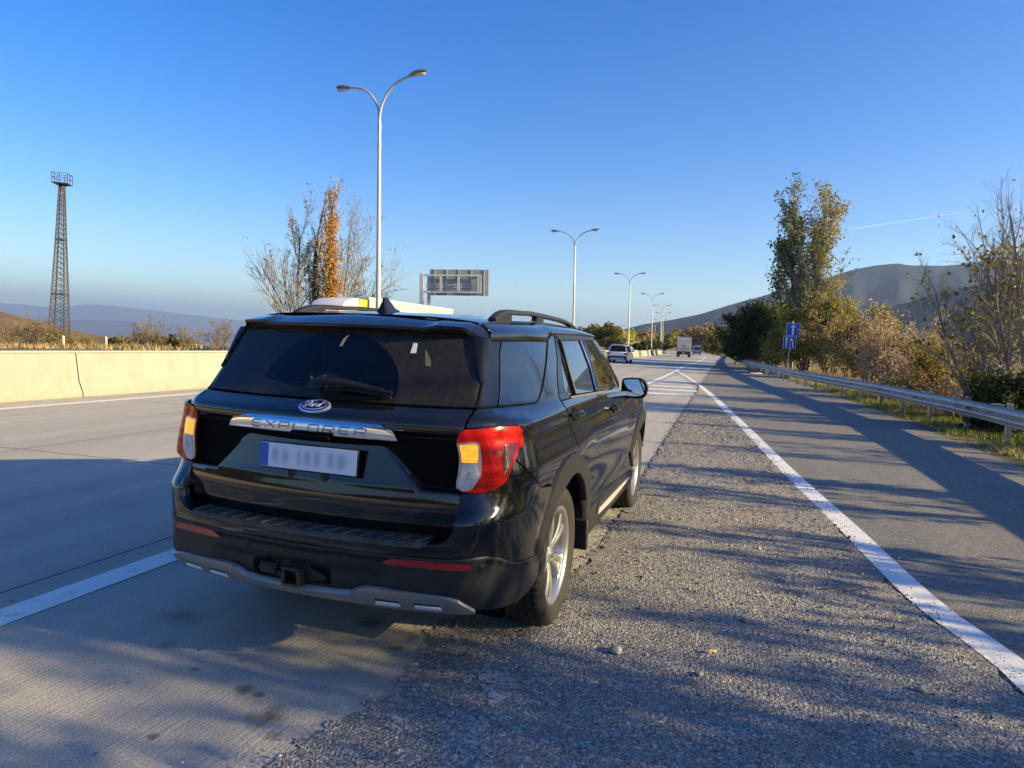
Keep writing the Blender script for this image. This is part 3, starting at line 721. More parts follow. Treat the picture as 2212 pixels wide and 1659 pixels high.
lv = t.leaves(7.5, .24, .3, mask=lambda C, g: g.random(len(C)) < np.clip(1.5 - C[:, 2] / 12.5, .08, 1))
plant('poplar_tree', p, t, M['bark_brown'], M['leaf_gold'], lv, 'tall narrow poplar full of golden autumn leaves', 'tree', 'tree clump across the motorway')
p = at_px(727, 74); p = (p[0], p[1], tz(p))
t = Tree(14); t.grow((0, 0, 0), (.12, .04, 1), 12.6, .16, 0, cfg_bare)
for dx in (.22, .4, .58, .8): t.grow((0, 0, 1.2), (dx, dx * .3, .8), 9.2, .10, 1, cfg_bare)
lv = t.leaves(.10, .2, .08)
plant('bare_tree', p, t, M['bark_pale'], M['leaf_rust'], lv, 'pale leafless tree leaning towards the tall street lamp', 'tree', 'tree clump across the motorway')

# --- leafy trees and bushes behind the guardrail
cfg_pop2 = [dict(n=24, t0=.16, ang=30, lr=.34, lt=.5, up=.04, jit=.05, seg=9, rr=.45), dict(n=8, t0=.2, ang=30, lr=.5, up=.14, jit=.08, seg=5), dict(n=4, ang=30, lr=.5, up=.1, jit=.1, seg=3), dict(seg=3, up=.08, jit=.1)]
def pop_mask(h): return lambda C, g: g.random(len(C)) < np.clip(.55 + .9 * (C[:, 2] / h - .55), .38, 1)
p = at_px(1748, 60, -.3)
t = Tree(21); t.grow((0, 0, 0), (.045, 0, 1), 15.2, .18, 0, cfg_pop2)
for dx, L in ((.10, 10.4), (-.12, 10.2), (-.05, 13.0), (.03, 12.0)): t.grow((dx * 2, 0, 2), (dx, .05, 1), L, .11, 0, cfg_pop2)
lv = t.leaves(3.0, .22, .2, mask=pop_mask(15.5), tint=clump_tint(.7, 3))
plant('poplar_tree', p, t, M['bark_pale'], M['leaf_poplar'], lv, 'tallest poplar above the blue lane signs, thin below and leafy at the tip', 'tree', 'poplars behind the guardrail')
p = at_px(1712, 62, -.3)
t = Tree(22); t.grow((0, 0, 0), (-.02, 0, 1), 12.6, .16, 0, cfg_pop2); t.grow((-.4, 0, .5), (-.11, 0, 1), 10.4, .13, 0, cfg_pop2)
lv = t.leaves(3.1, .22, .2, mask=pop_mask(11.5), tint=clump_tint(.7, 4))
plant('poplar_tree', p, t, M['bark_pale'], M['leaf_poplar'], lv, 'shorter forked poplar just left of the tallest one, above the dark bush', 'tree', 'poplars behind the guardrail')
cfg_bush = [dict(n=8, t0=.1, ang=44, lr=.72, lt=.4, up=.03, jit=.12, seg=5, rr=.6), dict(n=6, t0=.2, ang=42, lr=.6, up=.03, jit=.16, seg=4), dict(n=5, ang=42, lr=.55, up=.02, jit=.18, seg=3), dict(seg=3, jit=.2)]
def bush(name, px, D, h, w, seed, bark, leaf, per, size, label, cat='bush', stems=5, group=None, z=-.3, spread=.14, tsc=.9, yoff=0, rz=0):
    p = at_px(px, D, z); t = Tree(seed)
    for k in range(stems):
        a = 2 * math.pi * k / stems + t.r.uniform(-.4, .4); l = t.r.uniform(.15, 1) * w
        t.grow((.25 * math.cos(a), .25 * math.sin(a), 0), (l * math.cos(a), l * math.sin(a), 1), h * t.r.uniform(.62, .82), .035 + .008 * h, 0, cfg_bush)
    lv = t.leaves(per, size, spread, tint=clump_tint(tsc, seed))
    return plant(name, p, t, bark, leaf, lv, label, cat, group, rz, 'stem')
G2 = 'bushes behind the guardrail'
bush('leafy_bush', 1634, 76, 7.0, .34, 31, M['bark_dark'], M['leaf_dark'], 11, .30, 'dark green rounded bush beside the far end of the guardrail', 'bush', 7, G2, spread=.24)
bush('leafy_bush', 1668, 64, 6.6, .42, 32, M['bark_dark'], M['leaf_dark'], 11, .27, 'dark green dense bush just left of the blue lane signs', 'bush', 7, G2, spread=.22)
bush('leafy_bush', 1740, 58, 5.6, .36, 33, M['bark_brown'], M['leaf_olive'], 10, .20, 'olive yellow bush standing right behind the blue lane signs', 'bush', 7, G2, spread=.18)
bush('leafy_bush', 1795, 56, 6.6, .34, 34, M['bark_brown'], M['leaf_olive'], 8, .21, 'tall olive yellow bush under the tallest poplar', 'bush', 6, G2, spread=.18)
bush('leafy_bush', 1842, 48, 4.7, .42, 35, M['bark_brown'], M['leaf_rust'], 8, .16, 'rusty brown bush between the olive bush and the tan shrub', 'bush', 6, G2, spread=.14)
bush('leafy_bush', 1880, 42, 3.6, .5, 37, M['bark_brown'], M['leaf_rust'], 6, .14, 'low rust coloured bush at the foot of the field, left of the tan shrub', 'bush', 6, G2)
bush('dry_shrub', 1932, 28.5, 3.6, .36, 36, M['bark_tan'], M['leaf_tan'], 2.6, .10, 'dry tan shrub with pale withered leaves behind the guardrail', 'shrub', 8, None, spread=.07)
bush('dry_shrub', 2010, 24.5, 2.5, .55, 38, M['bark_tan'], M['leaf_tan'], 1.2, .09, 'low dry twiggy shrub between the tan shrub and the bare tree', 'shrub', 8, None, spread=.07)
bush('leafy_bush', 2062, 20.5, 2.5, .5, 39, M['bark_brown'], M['leaf_yellow'], 4.2, .09, 'bush with yellow autumn leaves behind the guardrail, beside the bare tree', 'bush', 7, None, spread=.08)
bush('leafy_bush', 2196, 15.2, 1.75, .7, 40, M['bark_dark'], M['leaf_dark'], 6.5, .085, 'low dark green bush at the foot of the bare tree', 'bush', 7, None, spread=.07)
bush('dry_shrub', 2110, 18.5, 1.7, .75, 41, M['bark_tan'], M['leaf_tan'], .5, .07, 'tangle of bare arching twigs at the foot of the bare tree', 'shrub', 9, None)
cfg_thin = [dict(n=13, t0=.14, ang=30, lr=.46, lt=.45, up=.05, jit=.045, seg=8, rr=.5), dict(n=9, t0=.12, ang=36, lr=.48, lt=.35, up=.08, jit=.08, seg=6), dict(n=6, t0=.15, ang=38, lr=.45, up=.06, jit=.1, seg=4), dict(seg=3, up=.05, jit=.1, taper=.4)]
p = at_px(2152, 16.2, -.2); t = Tree(51)
for dx, dy, L in ((-.10, .05, 4.4), (.10, 0, 4.8), (-.24, 0, 3.6), (.02, .1, 4.0), (.2, .1, 4.2)): t.grow((dx, dy, 0), (dx * 1.1, dy, 1), L, .06, 0, cfg_thin)
lv = t.leaves(.55, .10, .06, mask=lambda C, g: g.random(len(C)) < np.clip(1.35 - C[:, 2] / 4.4, .05, 1))
plant('bare_tree', p, t, M['bark_pale'], M['leaf_yellow'], lv, 'thin many-stemmed tree, nearly bare with a few yellow leaves, close behind the guardrail', 'tree')
p = at_px(2262, 15.0, -.2); t = Tree(52)
for dx, dy, L in ((-.12, .05, 5.2), (.14, 0, 4.6), (-.3, 0, 4.0)): t.grow((dx, dy, 0), (dx * 1.1, dy, 1), L, .06, 0, cfg_thin)
lv = t.leaves(.6, .10, .06, mask=lambda C, g: (C[:, 2] < 4.4))
plant('bare_tree', p, t, M['bark_pale'], M['leaf_yellow'], lv, 'nearly bare tree cut off by the picture edge, right of the many-stemmed tree', 'tree')

# --- roadside trees whose long shadows cross the tarmac
def shade_tree(name, x, y, h, seed, cfg, per, size, leaf, bark, label, stems=3):
    t = Tree(seed)
    for k in range(stems):
        a = 2 * math.pi * k / stems + t.r.random(); t.grow((.2 * math.cos(a), .2 * math.sin(a), 0), (.22 * math.cos(a), .22 * math.sin(a), 1), h * t.r.uniform(.75, 1), .05 + h * .006, 0, cfg)
    lv = t.leaves(per, size, .08, tint=clump_tint(.9, seed))
    return plant(name, (x, y, -.3), t, bark, leaf, lv, label, 'tree', 'roadside trees beside the slip road')
LAB = 'half bare roadside tree beside the slip road, casting streaky shade on the gravel'
for i, (x, y, h, per) in enumerate([(9.0, 6.2, 3.0, .6), (10.5, 2.9, 3.1, .9), (9.4, -.2, 4.2, .8), (11.2, -2.4, 5.0, 1.2), (9.6, -4.8, 4.6, 1.2), (12.5, 9.6, 3.3, .6), (10.6, 12.2, 3.2, .6), (13.5, .9, 4.6, .7), (14.0, -4.2, 5.6, 1.2)]):
    shade_tree('roadside_tree', x, y, h, 60 + i, cfg_thin, per, .11, M['leaf_yellow'], M['bark_brown'], LAB)

# --- median bushes and far trees
def clump_mesh(seed, n, shape, size, k=22):
    g = np.random.default_rng(seed); c = []
    for _ in range(k):
        u = g.normal(0, 1, 3); u /= np.linalg.norm(u); u *= g.random() ** .4
        cc = u * np.array(shape) * .75 + (0, 0, shape[2]); rad = g.uniform(.18, .36) * min(shape)
        v = g.normal(0, 1, (n // k, 3)); v /= np.linalg.norm(v, axis=1, keepdims=True); c.append(cc + v * rad * g.random((n // k, 1)) ** .3 * (1, 1, .85))
    C = np.vstack(c); C = C[C[:, 2] > .02 * shape[2]]
    return leaf_quads(C, size, g, clump_tint(2.2 / max(shape[0], 1), seed))
def far_tree(name, px, D, h, w, seed, leaf, label, cat, group, z=None, size=None, n=2600):
    p = at_px(px, D); zz = tz(p) if z is None else z
    o = empty(name, (p[0], p[1], zz), random.uniform(0, 6)); tag(o, label, cat, group)
    b = MB(); b.tube([(0, 0, -.3), (0, 0, h * .5), (.1, 0, h * .85)], [.02 * h, .015 * h, .004 * h], 5)
    for k in range(5):
        a = k * 1.3 + seed; b.tube([(0, 0, h * (.25 + .1 * k)), (math.cos(a) * w * .4, math.sin(a) * w * .4, h * (.4 + .1 * k))], [.012 * h, .004 * h], 4)
    b.build('trunk', M['bark_brown'], o, fix=False)
    lv = clump_mesh(seed, n, (w / 2, w / 2, h / 2), size or D * .0032)
    raw_mesh('crown', lv[0], lv[1], leaf, o, lv[2]); return o
GF = 'trees around the far bend'
far = [(1292, 118, 6.5, 7, 'leaf_olive'), (1312, 112, 6.8, 7, 'leaf_dark'), (1333, 122, 5.8, 7, 'leaf_olive'), (1350, 150, 5.5, 8, 'leaf_rust'), (1272, 130, 6.6, 6, 'leaf_rust'),
       (1382, 210, 7.5, 10, 'leaf_rust'), (1400, 260, 9, 12, 'leaf_rust'), (1440, 300, 11, 14, 'leaf_olive'), (1462, 330, 13, 15, 'leaf_rust'), (1490, 340, 14, 16, 'leaf_rust'), (1512, 320, 13, 15, 'leaf_rust'), (1535, 240, 11.5, 13, 'leaf_rust'), (1556, 190, 9.5, 11, 'leaf_olive'), (1570, 130, 7.0, 7, 'leaf_dark'), (1590, 100, 5.5, 6, 'leaf_dark'), (1545, 170, 7, 9, 'leaf_olive'), (1420, 330, 10, 14, 'leaf_rust'), (1476, 400, 16, 20, 'leaf_rust'), (1500, 420, 17, 20, 'leaf_rust')]
wd = {'leaf_olive': 'olive', 'leaf_dark': 'dark green', 'leaf_rust': 'brown autumn'}
for i, (px, D, h, w, lf) in enumerate(far):
    if px < 1360: lab = {'leaf_olive': 'olive bushy tree on the far side of the motorway, above the white car', 'leaf_dark': 'dark green bushy tree above the white car roof', 'leaf_rust': 'brown bushy tree beyond the motorway, above the parked car mirror'}[lf]
    else: lab = '%s tree in the wood where the motorway bends away' % wd[lf]
    far_tree('roadside_wood_tree', px, D, h, w, 100 + i, M[lf], lab, 'tree', GF, z=-.5)
for i, (px, D, h, w) in enumerate([(1378, 112, 1.7, 2.0), (1392, 122, 2.2, 2.4), (1412, 150, 2.6, 3), (1424, 165, 3.2, 3), (1436, 175, 2.8, 3), (1400, 136, 1.9, 2.6)]):
    p = at_px(px, D); o = far_tree('median_bush', px, D, h, w, 140 + i, M['leaf_dark'], 'low dark bush growing on the median behind the cream and black blocks', 'bush', 'bushes on the median', z=.6, n=900)
# field on the left
GL = 'scrub in the field beyond the motorway'
for i, (px, D, h, w, lf) in enumerate([(95, 80, 3.9, 5, 'leaf_rust'), (60, 84, 3.2, 5, 'leaf_rust'), (28, 95, 3.6, 6, 'leaf_rust'), (128, 76, 2.2, 4, 'leaf_olive'), (165, 90, 2.3, 5, 'leaf_rust'), (262, 66, 1.5, 4, 'leaf_rust'), (288, 70, 2.0, 4, 'leaf_rust'), (340, 64, 2.0, 2.6, 'leaf_rust'), (372, 60, 1.6, 1.8, 'leaf_dark'), (392, 60, 1.3, 1.8, 'leaf_olive'), (205, 100, 2.2, 6, 'leaf_rust'), (240, 130, 2.6, 8, 'leaf_rust'), (300, 150, 3, 9, 'leaf_rust'), (352, 170, 3, 9, 'leaf_olive'), (420, 150, 2.4, 7, 'leaf_rust'), (8, 120, 4, 8, 'leaf_rust')]):
    lab = {'leaf_rust': 'brown leafless scrub in the dry field beyond the barrier', 'leaf_olive': 'olive green scrub bush in the dry field beyond the barrier', 'leaf_dark': 'small dark evergreen bush in the dry field beyond the barrier'}[lf]
    p = at_px(px, D); far_tree('field_scrub', px, D, h, w, 160 + i, M[lf], lab, 'shrub', GL, size=.16, n=1100, z=tz(p) - .1)
cfg_sh = [dict(n=9, t0=.1, ang=40, lr=.6, up=.04, jit=.1, seg=5), dict(n=7, ang=40, lr=.55, up=.04, jit=.14, seg=4), dict(n=4, ang=38, lr=.5, jit=.15, seg=3), dict(seg=2, jit=.15)]
for i, (px, D, h) in enumerate([(85, 78, 4.6), (112, 79, 3.8), (300, 64, 2.8), (325, 63, 3.4), (408, 58, 2.4), (478, 62, 3.2), (465, 70, 3.0)]):
    t = Tree(200 + i)
    for k in range(4): t.grow((0, 0, 0), (t.r.uniform(-.5, .5), t.r.uniform(-.5, .5), 1), h * .75, .04, 0, cfg_sh)
    p = at_px(px, D); plant('bare_shrub', (p[0], p[1], tz(p) - .1), t, M['bark_brown'], M['leaf_rust'], t.leaves(.25, .14, .06), 'leafless twiggy shrub in the dry field beyond the barrier', 'shrub', GL, trunk='stem')
# concrete posts and houses in the field
M['white_post'] = simple('weathered_concrete', (.62, .58, .48), .9, 0, .15, 3)
for i, (px, D, h) in enumerate([(229, 62, 1.75), (137.5, 70, 2.0), (319, 74, 1.55), (330, 80, 1.55), (364, 78, 1.6), (424, 100, 1.4), (431, 104, 1.4)]):
    p = at_px(px, D); b = MB(); b.prism([(-.1, 0), (.1, 0), (.075, h), (0, h + .06), (-.075, h)], -.08, .08); b.box((0, -.02, h * .5), (.26, .14, .05)); b.box((0, -.02, h * .8), (.26, .14, .05))
    o = b.build('concrete_post', M['white_post'], smooth=0); o.location = (p[0], p[1], tz(p) - .75); o.rotation_euler = (0, R(-1), .3 * i)
    tag(o, 'pale concrete post standing in the scrub of the dry field', 'post', 'concrete posts in the field')
M['house_white'] = simple('white_render', (.75, .73, .68), .8, 0, .1, 1); M['roof_tile'] = simple('red_roof', (.22, .10, .07), .8, 0, .2, 2); M['dark_window'] = simple('dark_window', (.03, .035, .04), .2, 0, .1, 2)
for i, (px, D, lab) in enumerate([(180, 330, 'small white house with a gabled roof far across the field, right of the mast'), (206, 345, 'second small white house far across the field, nearer the white posts')]):
    p = at_px(px, D); o = empty('house', (p[0], p[1], tz(p) + 1.5), .5 + i); tag(o, lab, 'house', 'houses far across the field')
    b = MB(); b.box((0, 0, 1.4), (7, 5, 2.9)); b.build('wall', M['house_white'], o, smooth=0)
    b = MB(); b.prism([(-2.9, 2.85), (2.9, 2.85), (0, 4.4)], -3.8, 3.8, axes=(1, 2, 0)); b.build('roof', M['roof_tile'], o, smooth=0)
    for x in (-2, 0, 2): b = MB(); b.box((x, -2.5, 1.5), (1, .08, 1.1)); b.build('window', M['dark_window'], o, smooth=0)

# ------------------------------------------------------------------ grass
def blades(name, P, h, w, mat, label_kind, seed, lean=.5):
    g = np.random.default_rng(seed); n = len(P); a = g.uniform(0, 6.28, n); hh = h * g.uniform(.4, 1.3, n); l = g.normal(0, lean, (n, 2)) * hh[:, None]
    dx = np.stack([np.cos(a), np.sin(a), 0 * a], 1) * w * g.uniform(.6, 1.3, (n, 1)); mid = P + np.stack([l[:, 0] * .35, l[:, 1] * .35, hh * .6], 1); tip = P + np.stack([l[:, 0], l[:, 1], hh], 1)
    V = np.stack([P - dx, P + dx, mid + dx * .7, mid - dx * .7, tip], 1).reshape(-1, 3); i = np.arange(n)[:, None] * 5
    F = np.vstack([i + np.array([0, 1, 2]), i + np.array([0, 2, 3]), i + np.array([3, 2, 4])])
    ti = np.repeat(np.clip(.5 + .3 * np.sin(P[:, 1] * 1.3) + .2 * np.sin(P[:, 0] * 3 + P[:, 1] * .6) + g.normal(0, .2, n), 0, 1), 5)
    o = raw_mesh(name, V, F, mat, None, ti); return tag(o, kind='stuff')
M['grass_green'] = leaf_mat('verge_grass', [(0, (.07, .10, .02)), (.45, (.17, .20, .04)), (.75, (.32, .29, .09)), (1, (.46, .38, .17))], .3)
M['grass_dry'] = leaf_mat('dry_grass', [(0, (.16, .13, .05)), (.5, (.34, .26, .12)), (1, (.46, .37, .2))], .3)
g = np.random.default_rng(5); n = 90000
Yv = 3 + 62 * g.random(n) ** 1.7; Xv = VERGE(Yv) + .28 + g.random(n) ** .8 * 3.2 - .3 * np.exp(-g.random(n) * 6)
cl = np.sin(Xv * 3.1 + Yv * 1.2) + np.sin(Yv * 2.3) + np.sin(Xv * 7 - Yv * .7) > -.9 - (Xv - VERGE(Yv))
Pv = np.stack([Xv, Yv, np.full(n, -.02)], 1)[cl]
blades('verge_grass', Pv, .13, .009, M['grass_green'], None, 6)
n = 26000; Yv = 6 + 75 * g.random(n) ** 1.4; Xv = RAIL(Yv) + .6 + g.random(n) * 9
blades('dry_grass', np.stack([Xv, Yv, terrain(Xv, Yv)], 1), .32, .012, M['grass_dry'], None, 8)
n = 5200; Yv = 4 + 22 * g.random(n); Xv = -11.95 - 1.5 * g.random(n); cl = np.sin(Yv * 2.1) + np.sin(Yv * 5.3 + Xv) > -.5
blades('median_grass', np.stack([Xv, Yv, np.full(n, .73)], 1)[cl], .12, .01, M['grass_dry'], None, 9)
n = 9000; d = 45 + 120 * g.random(n); pxs = g.uniform(-60, 520, n); Pq = np.array([at_px(a, b_) for a, b_ in zip(pxs, d)]); Pq[:, 2] = terrain(Pq[:, 0], Pq[:, 1])
blades('field_grass', Pq, .45, .05, M['grass_dry'], None, 10)

# ------------------------------------------------------------------ hills and mountains
from mathutils import noise as mnoise
P_s = 1.0
def ridge_mat(name, a, b_, c_, sc):
    t = NT(name); n = t.noise(sc, 6, .65); n2 = t.noise(sc * 14, 5, .7)
    c = t.ramp(n, [(.35, a), (.5, b_), (.68, c_)]); c = t.mix(.5, c, t.ramp(n2, [(.3, tuple(np.array(a) * .6)), (.7, c_)]))
    t.set(base=c, rough=1, spec=0); t.bump(n2, .8, 20 if sc < .01 else 3); return t.m
M['mountain'] = ridge_mat('hazed_wooded_mountain', (.015, .020, .036), (.025, .031, .050), (.048, .050, .064), .0016)  # bluish dark tones put haze and backlit shade into the woodland colour
M['far_mountain'] = ridge_mat('far_mountain', (.07, .06, .05), (.09, .075, .06), (.12, .10, .075), .0006)
M['dry_hill'] = ridge_mat('dry_hill', (.12, .085, .05), (.19, .13, .07), (.26, .19, .11), .01)
def ridge(name, prof, D, depth, mat, seed, base=-30, slope=1.0, nx=160, ny=26, rough=.06, spur=None):
    """prof: skyline as (picture column, height above the road plane at distance D)"""
    px = np.array([q[0] for q in prof], float); hz = np.array([q[1] for q in prof], float); H = pch(px, hz)
    xs = np.linspace(px[0], px[-1], nx); g = np.random.default_rng(seed); ph = g.uniform(0, 6.28, 8)
    P = np.zeros((nx, ny, 3))
    for i, x in enumerate(xs):
        q = np.array(at_px(x, D))[:2]; c0 = np.array(CAM_POS[:2]); dirv = (q - c0) / np.linalg.norm(q - c0)
        for j in range(ny):
            t = j / (ny - 1); s = 2 * t; up = s if s < 1 else 2 - s
            r = np.linalg.norm(q - c0) + (t - .5) * depth
            h = base + (float(H(x)) - base) * (up ** slope)
            wv = math.sin(x * .021 + ph[0] + s * 2) * .5 + math.sin(x * .05 + ph[1] - s * 3) * .35 + math.sin(x * .11 + ph[2] + s * 4) * .2
            fn = mnoise.fractal(Vector((P_s * x * .012 + seed, s * 2.2 + (0 if s < 1 else 9), seed * 3.1)), .9, 2.1, 5)
            h += (float(H(x)) - base) * rough * (wv * .5 + fn * 1.1) * up * (1 - up) * 4
            P[i, j, :2] = c0 + dirv * r; P[i, j, 2] = h
    b = MB(); b.grid(P, True); return tag(b.build(name, mat, fix=False, smooth=3.2), kind='structure')
def sst_(a, b_, x): q = np.clip((np.asarray(x, float) - a) / (b_ - a), 0, 1); return q * q * (3 - 2 * q)
M['dry_hill_dark'] = ridge_mat('scrubby_hill', (.035, .03, .022), (.06, .048, .03), (.10, .078, .045), .02)
def hz(px, y, D): return 1.6 + ((736.35 + (px - 1106) * .0425) - y) / 1468.29 * D
D1 = 3600
ridge('mountain', [(x, hz(x, y, D1)) for x, y in [(1270, 735), (1330, 716), (1390, 700), (1450, 690), (1520, 675), (1580, 655), (1640, 638), (1720, 615), (1800, 592), (1850, 577), (1900, 569), (1925, 568), (1955, 573), (2010, 573), (2060, 569), (2120, 560), (2212, 545), (2350, 520), (2600, 500), (3000, 520), (3600, 600)]], D1, 3400, M['mountain'], 3, base=-40, slope=.9, nx=220, ny=40, rough=.12)
D2 = 1900
ridge('foothill', [(x, hz(x, y, D2)) for x, y in [(1340, 742), (1420, 727), (1500, 716), (1580, 702), (1700, 690), (1800, 686), (1900, 664), (1980, 640), (2060, 618), (2212, 600), (2500, 590)]], D2, 1500, M['mountain'], 4, base=-20, slope=.9, nx=160, rough=.15)
D3 = 13000
ridge('far_mountain', [(x, hz(x, y, D3)) for x, y in [(-500, 690), (-200, 672), (0, 690), (90, 686), (170, 690), (240, 690), (330, 697), (420, 712), (490, 730), (560, 737), (700, 738)]], D3, 5000, M['far_mountain'], 5, base=-420, nx=140)
D4 = 21000
ridge('far_mountain_range', [(x, hz(x, y, D4)) for x, y in [(-500, 640), (0, 652), (120, 660), (210, 655), (330, 668), (430, 680), (520, 690), (650, 712), (800, 725), (1000, 735)]], D4, 5000, M['far_mountain'], 6, base=-600, nx=140)
D5 = 480
ridge('dry_hill', [(x, hz(x, y, D5)) for x, y in [(-500, 640), (-260, 648), (-100, 662), (0, 671), (40, 680), (75, 692), (110, 702), (170, 716), (240, 728), (330, 742)]], D5, 330, M['dry_hill'], 7, base=-14, nx=90)
# the hillside the road comes down from, behind the viewer
hx = np.linspace(-700, 500, 70); hy = np.linspace(-900, -120, 50); HX, HY = np.meshgrid(hx, hy, indexing='ij')
HZ = 70 * sst_(-120, -520, HY) * (.55 + .45 * np.sin(HX * .008 + 1.2)) * (1 - .75 * sst_(-60, 60, HX) * (1 - sst_(160, 330, HX))) + 6 * np.sin(HX * .03) * np.sin(HY * .025) - 3
b = MB(); b.grid(np.stack([HX, HY, HZ], -1)); tag(b.build('hillside', M['dry_hill_dark'], fix=False, smooth=3.2), kind='structure')
# thin contrails high over the valley; weak emission stands in for sunlit vapour
t = NT('contrail'); t.set(base=(.9, .9, .9), rough=1, spec=0, emis=(.80, .88, 1.), emiss=.16, alpha=t.ramp(t.noise(.004, 4, .6), [(.3, .35), (.6, .8)])); M['contrail'] = t.m
def sky_pt(px, py, D):
    d = Vector(CAM_R[0]) * ((px - 1106) / 1468.29) + Vector(CAM_R[1]) + Vector(CAM_R[2]) * (-(py - 829.5) / 1468.29); return np.array(Vector(CAM_POS) + d * D)
for (a, c, w, lab) in [((1832, 496), (2074, 459), 16, 'longer thin white contrail in the blue sky between the poplar and the bare tree'), ((2060, 473), (2200, 448), 9, 'short faint contrail behind the top of the bare tree')]:
    b = MB(); P0, P1 = sky_pt(*a, 16000), sky_pt(*c, 16500); b.tube([P0 + (P1 - P0) * k / 12 for k in range(13)], [w * .08] + [w * .15] * 11 + [w * .2], 6); tag(b.build('contrail', M['contrail'], fix=False), lab, 'contrail')
# ------------------------------------------------------------------ the parked car: materials
def car_paint():
    t = NT('black_car_paint')
    d = t.noise(7, 6, .7); d2 = t.noise(160, 2, .6); st = t.noise(1, 5, .7, vec=t.mapping((45, 45, 4)))
    dust = t.math('MULTIPLY', t.ramp(d, [(.3, .15), (.75, .75)]), t.ramp(st, [(.3, .3), (.7, 1.)]))
    c = t.mix(t.math('MULTIPLY', dust, .075), (.0028, .003, .0036), (.30, .26, .20))
    t.set(base=c, rough=t.math('MULTIPLY_ADD', dust, .05, .07), spec=.5, coat=.55, coatr=.02, ior=1.5)
    t.b.inputs['IOR'].default_value = 1.5
    return t.m
M['paint_black'] = car_paint()
def dusty_plastic(name, base, dust, rough=.55, sc=5, zdust=0.):
    t = NT(name); n = t.noise(sc, 6, .7); n2 = t.noise(120, 3, .7); st = t.noise(1, 5, .7, vec=t.mapping((30, 30, 3)))
    c = t.mix(t.math('MULTIPLY', t.math('MULTIPLY', t.ramp(n, [(.3, .1), (.75, 1.)]), t.ramp(st, [(.3, .4), (.7, 1.)])), dust), base, (.28, .24, .18))
    t.set(base=c, rough=rough, spec=.4); t.bump(n2, .25, .0015); return t.m
M['cladding'] = dusty_plastic('dark_grain_plastic', (.010, .011, .014), .045, .5)
M['black_trim'] = dusty_plastic('black_trim_plastic', (.012, .012, .013), .08, .42)
M['gloss_black'] = dusty_plastic('gloss_black_trim', (.004, .004, .0045), .02, .08)
M['pad'] = dusty_plastic('step_pad_rubber', (.02, .02, .021), .42, .6, 9)
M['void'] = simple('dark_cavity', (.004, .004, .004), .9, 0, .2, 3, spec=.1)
M['silver_trim'] = dusty_plastic('silver_painted_plastic', (.33, .315, .29), .25, .38)
M['silver_trim'].node_tree.nodes['Principled BSDF'].inputs['Metallic'].default_value = .55
M['satin_strip'] = dusty_plastic('satin_strip', (.52, .50, .47), .4, .4); M['satin_strip'].node_tree.nodes['Principled BSDF'].inputs['Metallic'].default_value = .4
M['chrome'] = simple('chrome', (.82, .82, .83), .06, 1.0, .03, 4)
M['slot_silver'] = simple('bright_slot_lip', (.80, .80, .80), .35, .2, .05, 9)
M['letter_chrome'] = simple('brushed_letter_chrome', (.42, .42, .43), .22, 1.0, .05, 4)
M['sill_satin'] = dusty_plastic('dark_satin_trim', (.10, .10, .105), .2, .35)
M['alloy'] = dusty_plastic('alloy_wheel', (.50, .50, .50), .22, .3); M['alloy'].node_tree.nodes['Principled BSDF'].inputs['Metallic'].default_value = .85
M['alloy_dark'] = dusty_plastic('alloy_pocket', (.09, .09, .092), .25, .4); M['alloy_dark'].node_tree.nodes['Principled BSDF'].inputs['Metallic'].default_value = .4
M['rubber'] = dusty_plastic('tyre_rubber', (.015, .015, .015), .07, .75, 7)
M['badge_blue'] = simple('badge_blue', (.006, .018, .11), .2, 0, .05, 9, coat=.5)
M['badge_silver'] = simple('badge_silver', (.78, .80, .83), .25, .5, .03, 9)
M['red_lens_dull'] = simple('red_reflector_lens', (.30, .010, .016), .2, 0, .15, 30, coat=.5)
def lens(name, col, rough=.12, sc=130, glow=0, coat=.6):
    t = NT(name); w = t.new('ShaderNodeTexWave', bands_direction='Z'); w.inputs['Scale'].default_value = sc; w.inputs['Distortion'].default_value = .4
    t.link(t.co(), w.inputs['Vector']); v = t.voro(60)
    c = t.mix(.45, col, t.ramp(w.outputs['Fac'], [(.2, tuple(np.array(col) * .45)), (.8, tuple(np.minimum(np.array(col) * 1.3, 1)))]))
    c = t.mix(.3, c, t.ramp(v, [(.1, tuple(np.minimum(np.array(col) * 1.3, 1))), (.6, tuple(np.array(col) * .5))]))
    t.set(base=c, rough=rough, coat=coat, coatr=.03, spec=.5 if coat > .3 else .22)
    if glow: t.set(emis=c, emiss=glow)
    t.bump(w.outputs['Fac'], .3, .002); return t.m
M['lens_red'] = lens('red_lamp_lens', (.62, .012, .008), .16, 6, 0, .06)
M['lens_deepred'] = lens('deep_red_grid', (.16, .004, .006), .15, 60)
M['lens_clear'] = lens('clear_ribbed_lens', (.50, .51, .52), .15, 70)
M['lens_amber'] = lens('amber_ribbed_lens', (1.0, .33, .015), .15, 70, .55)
M['lens_rim'] = simple('lamp_chrome_rim', (.55, .5, .5), .2, .6, .1, 20)
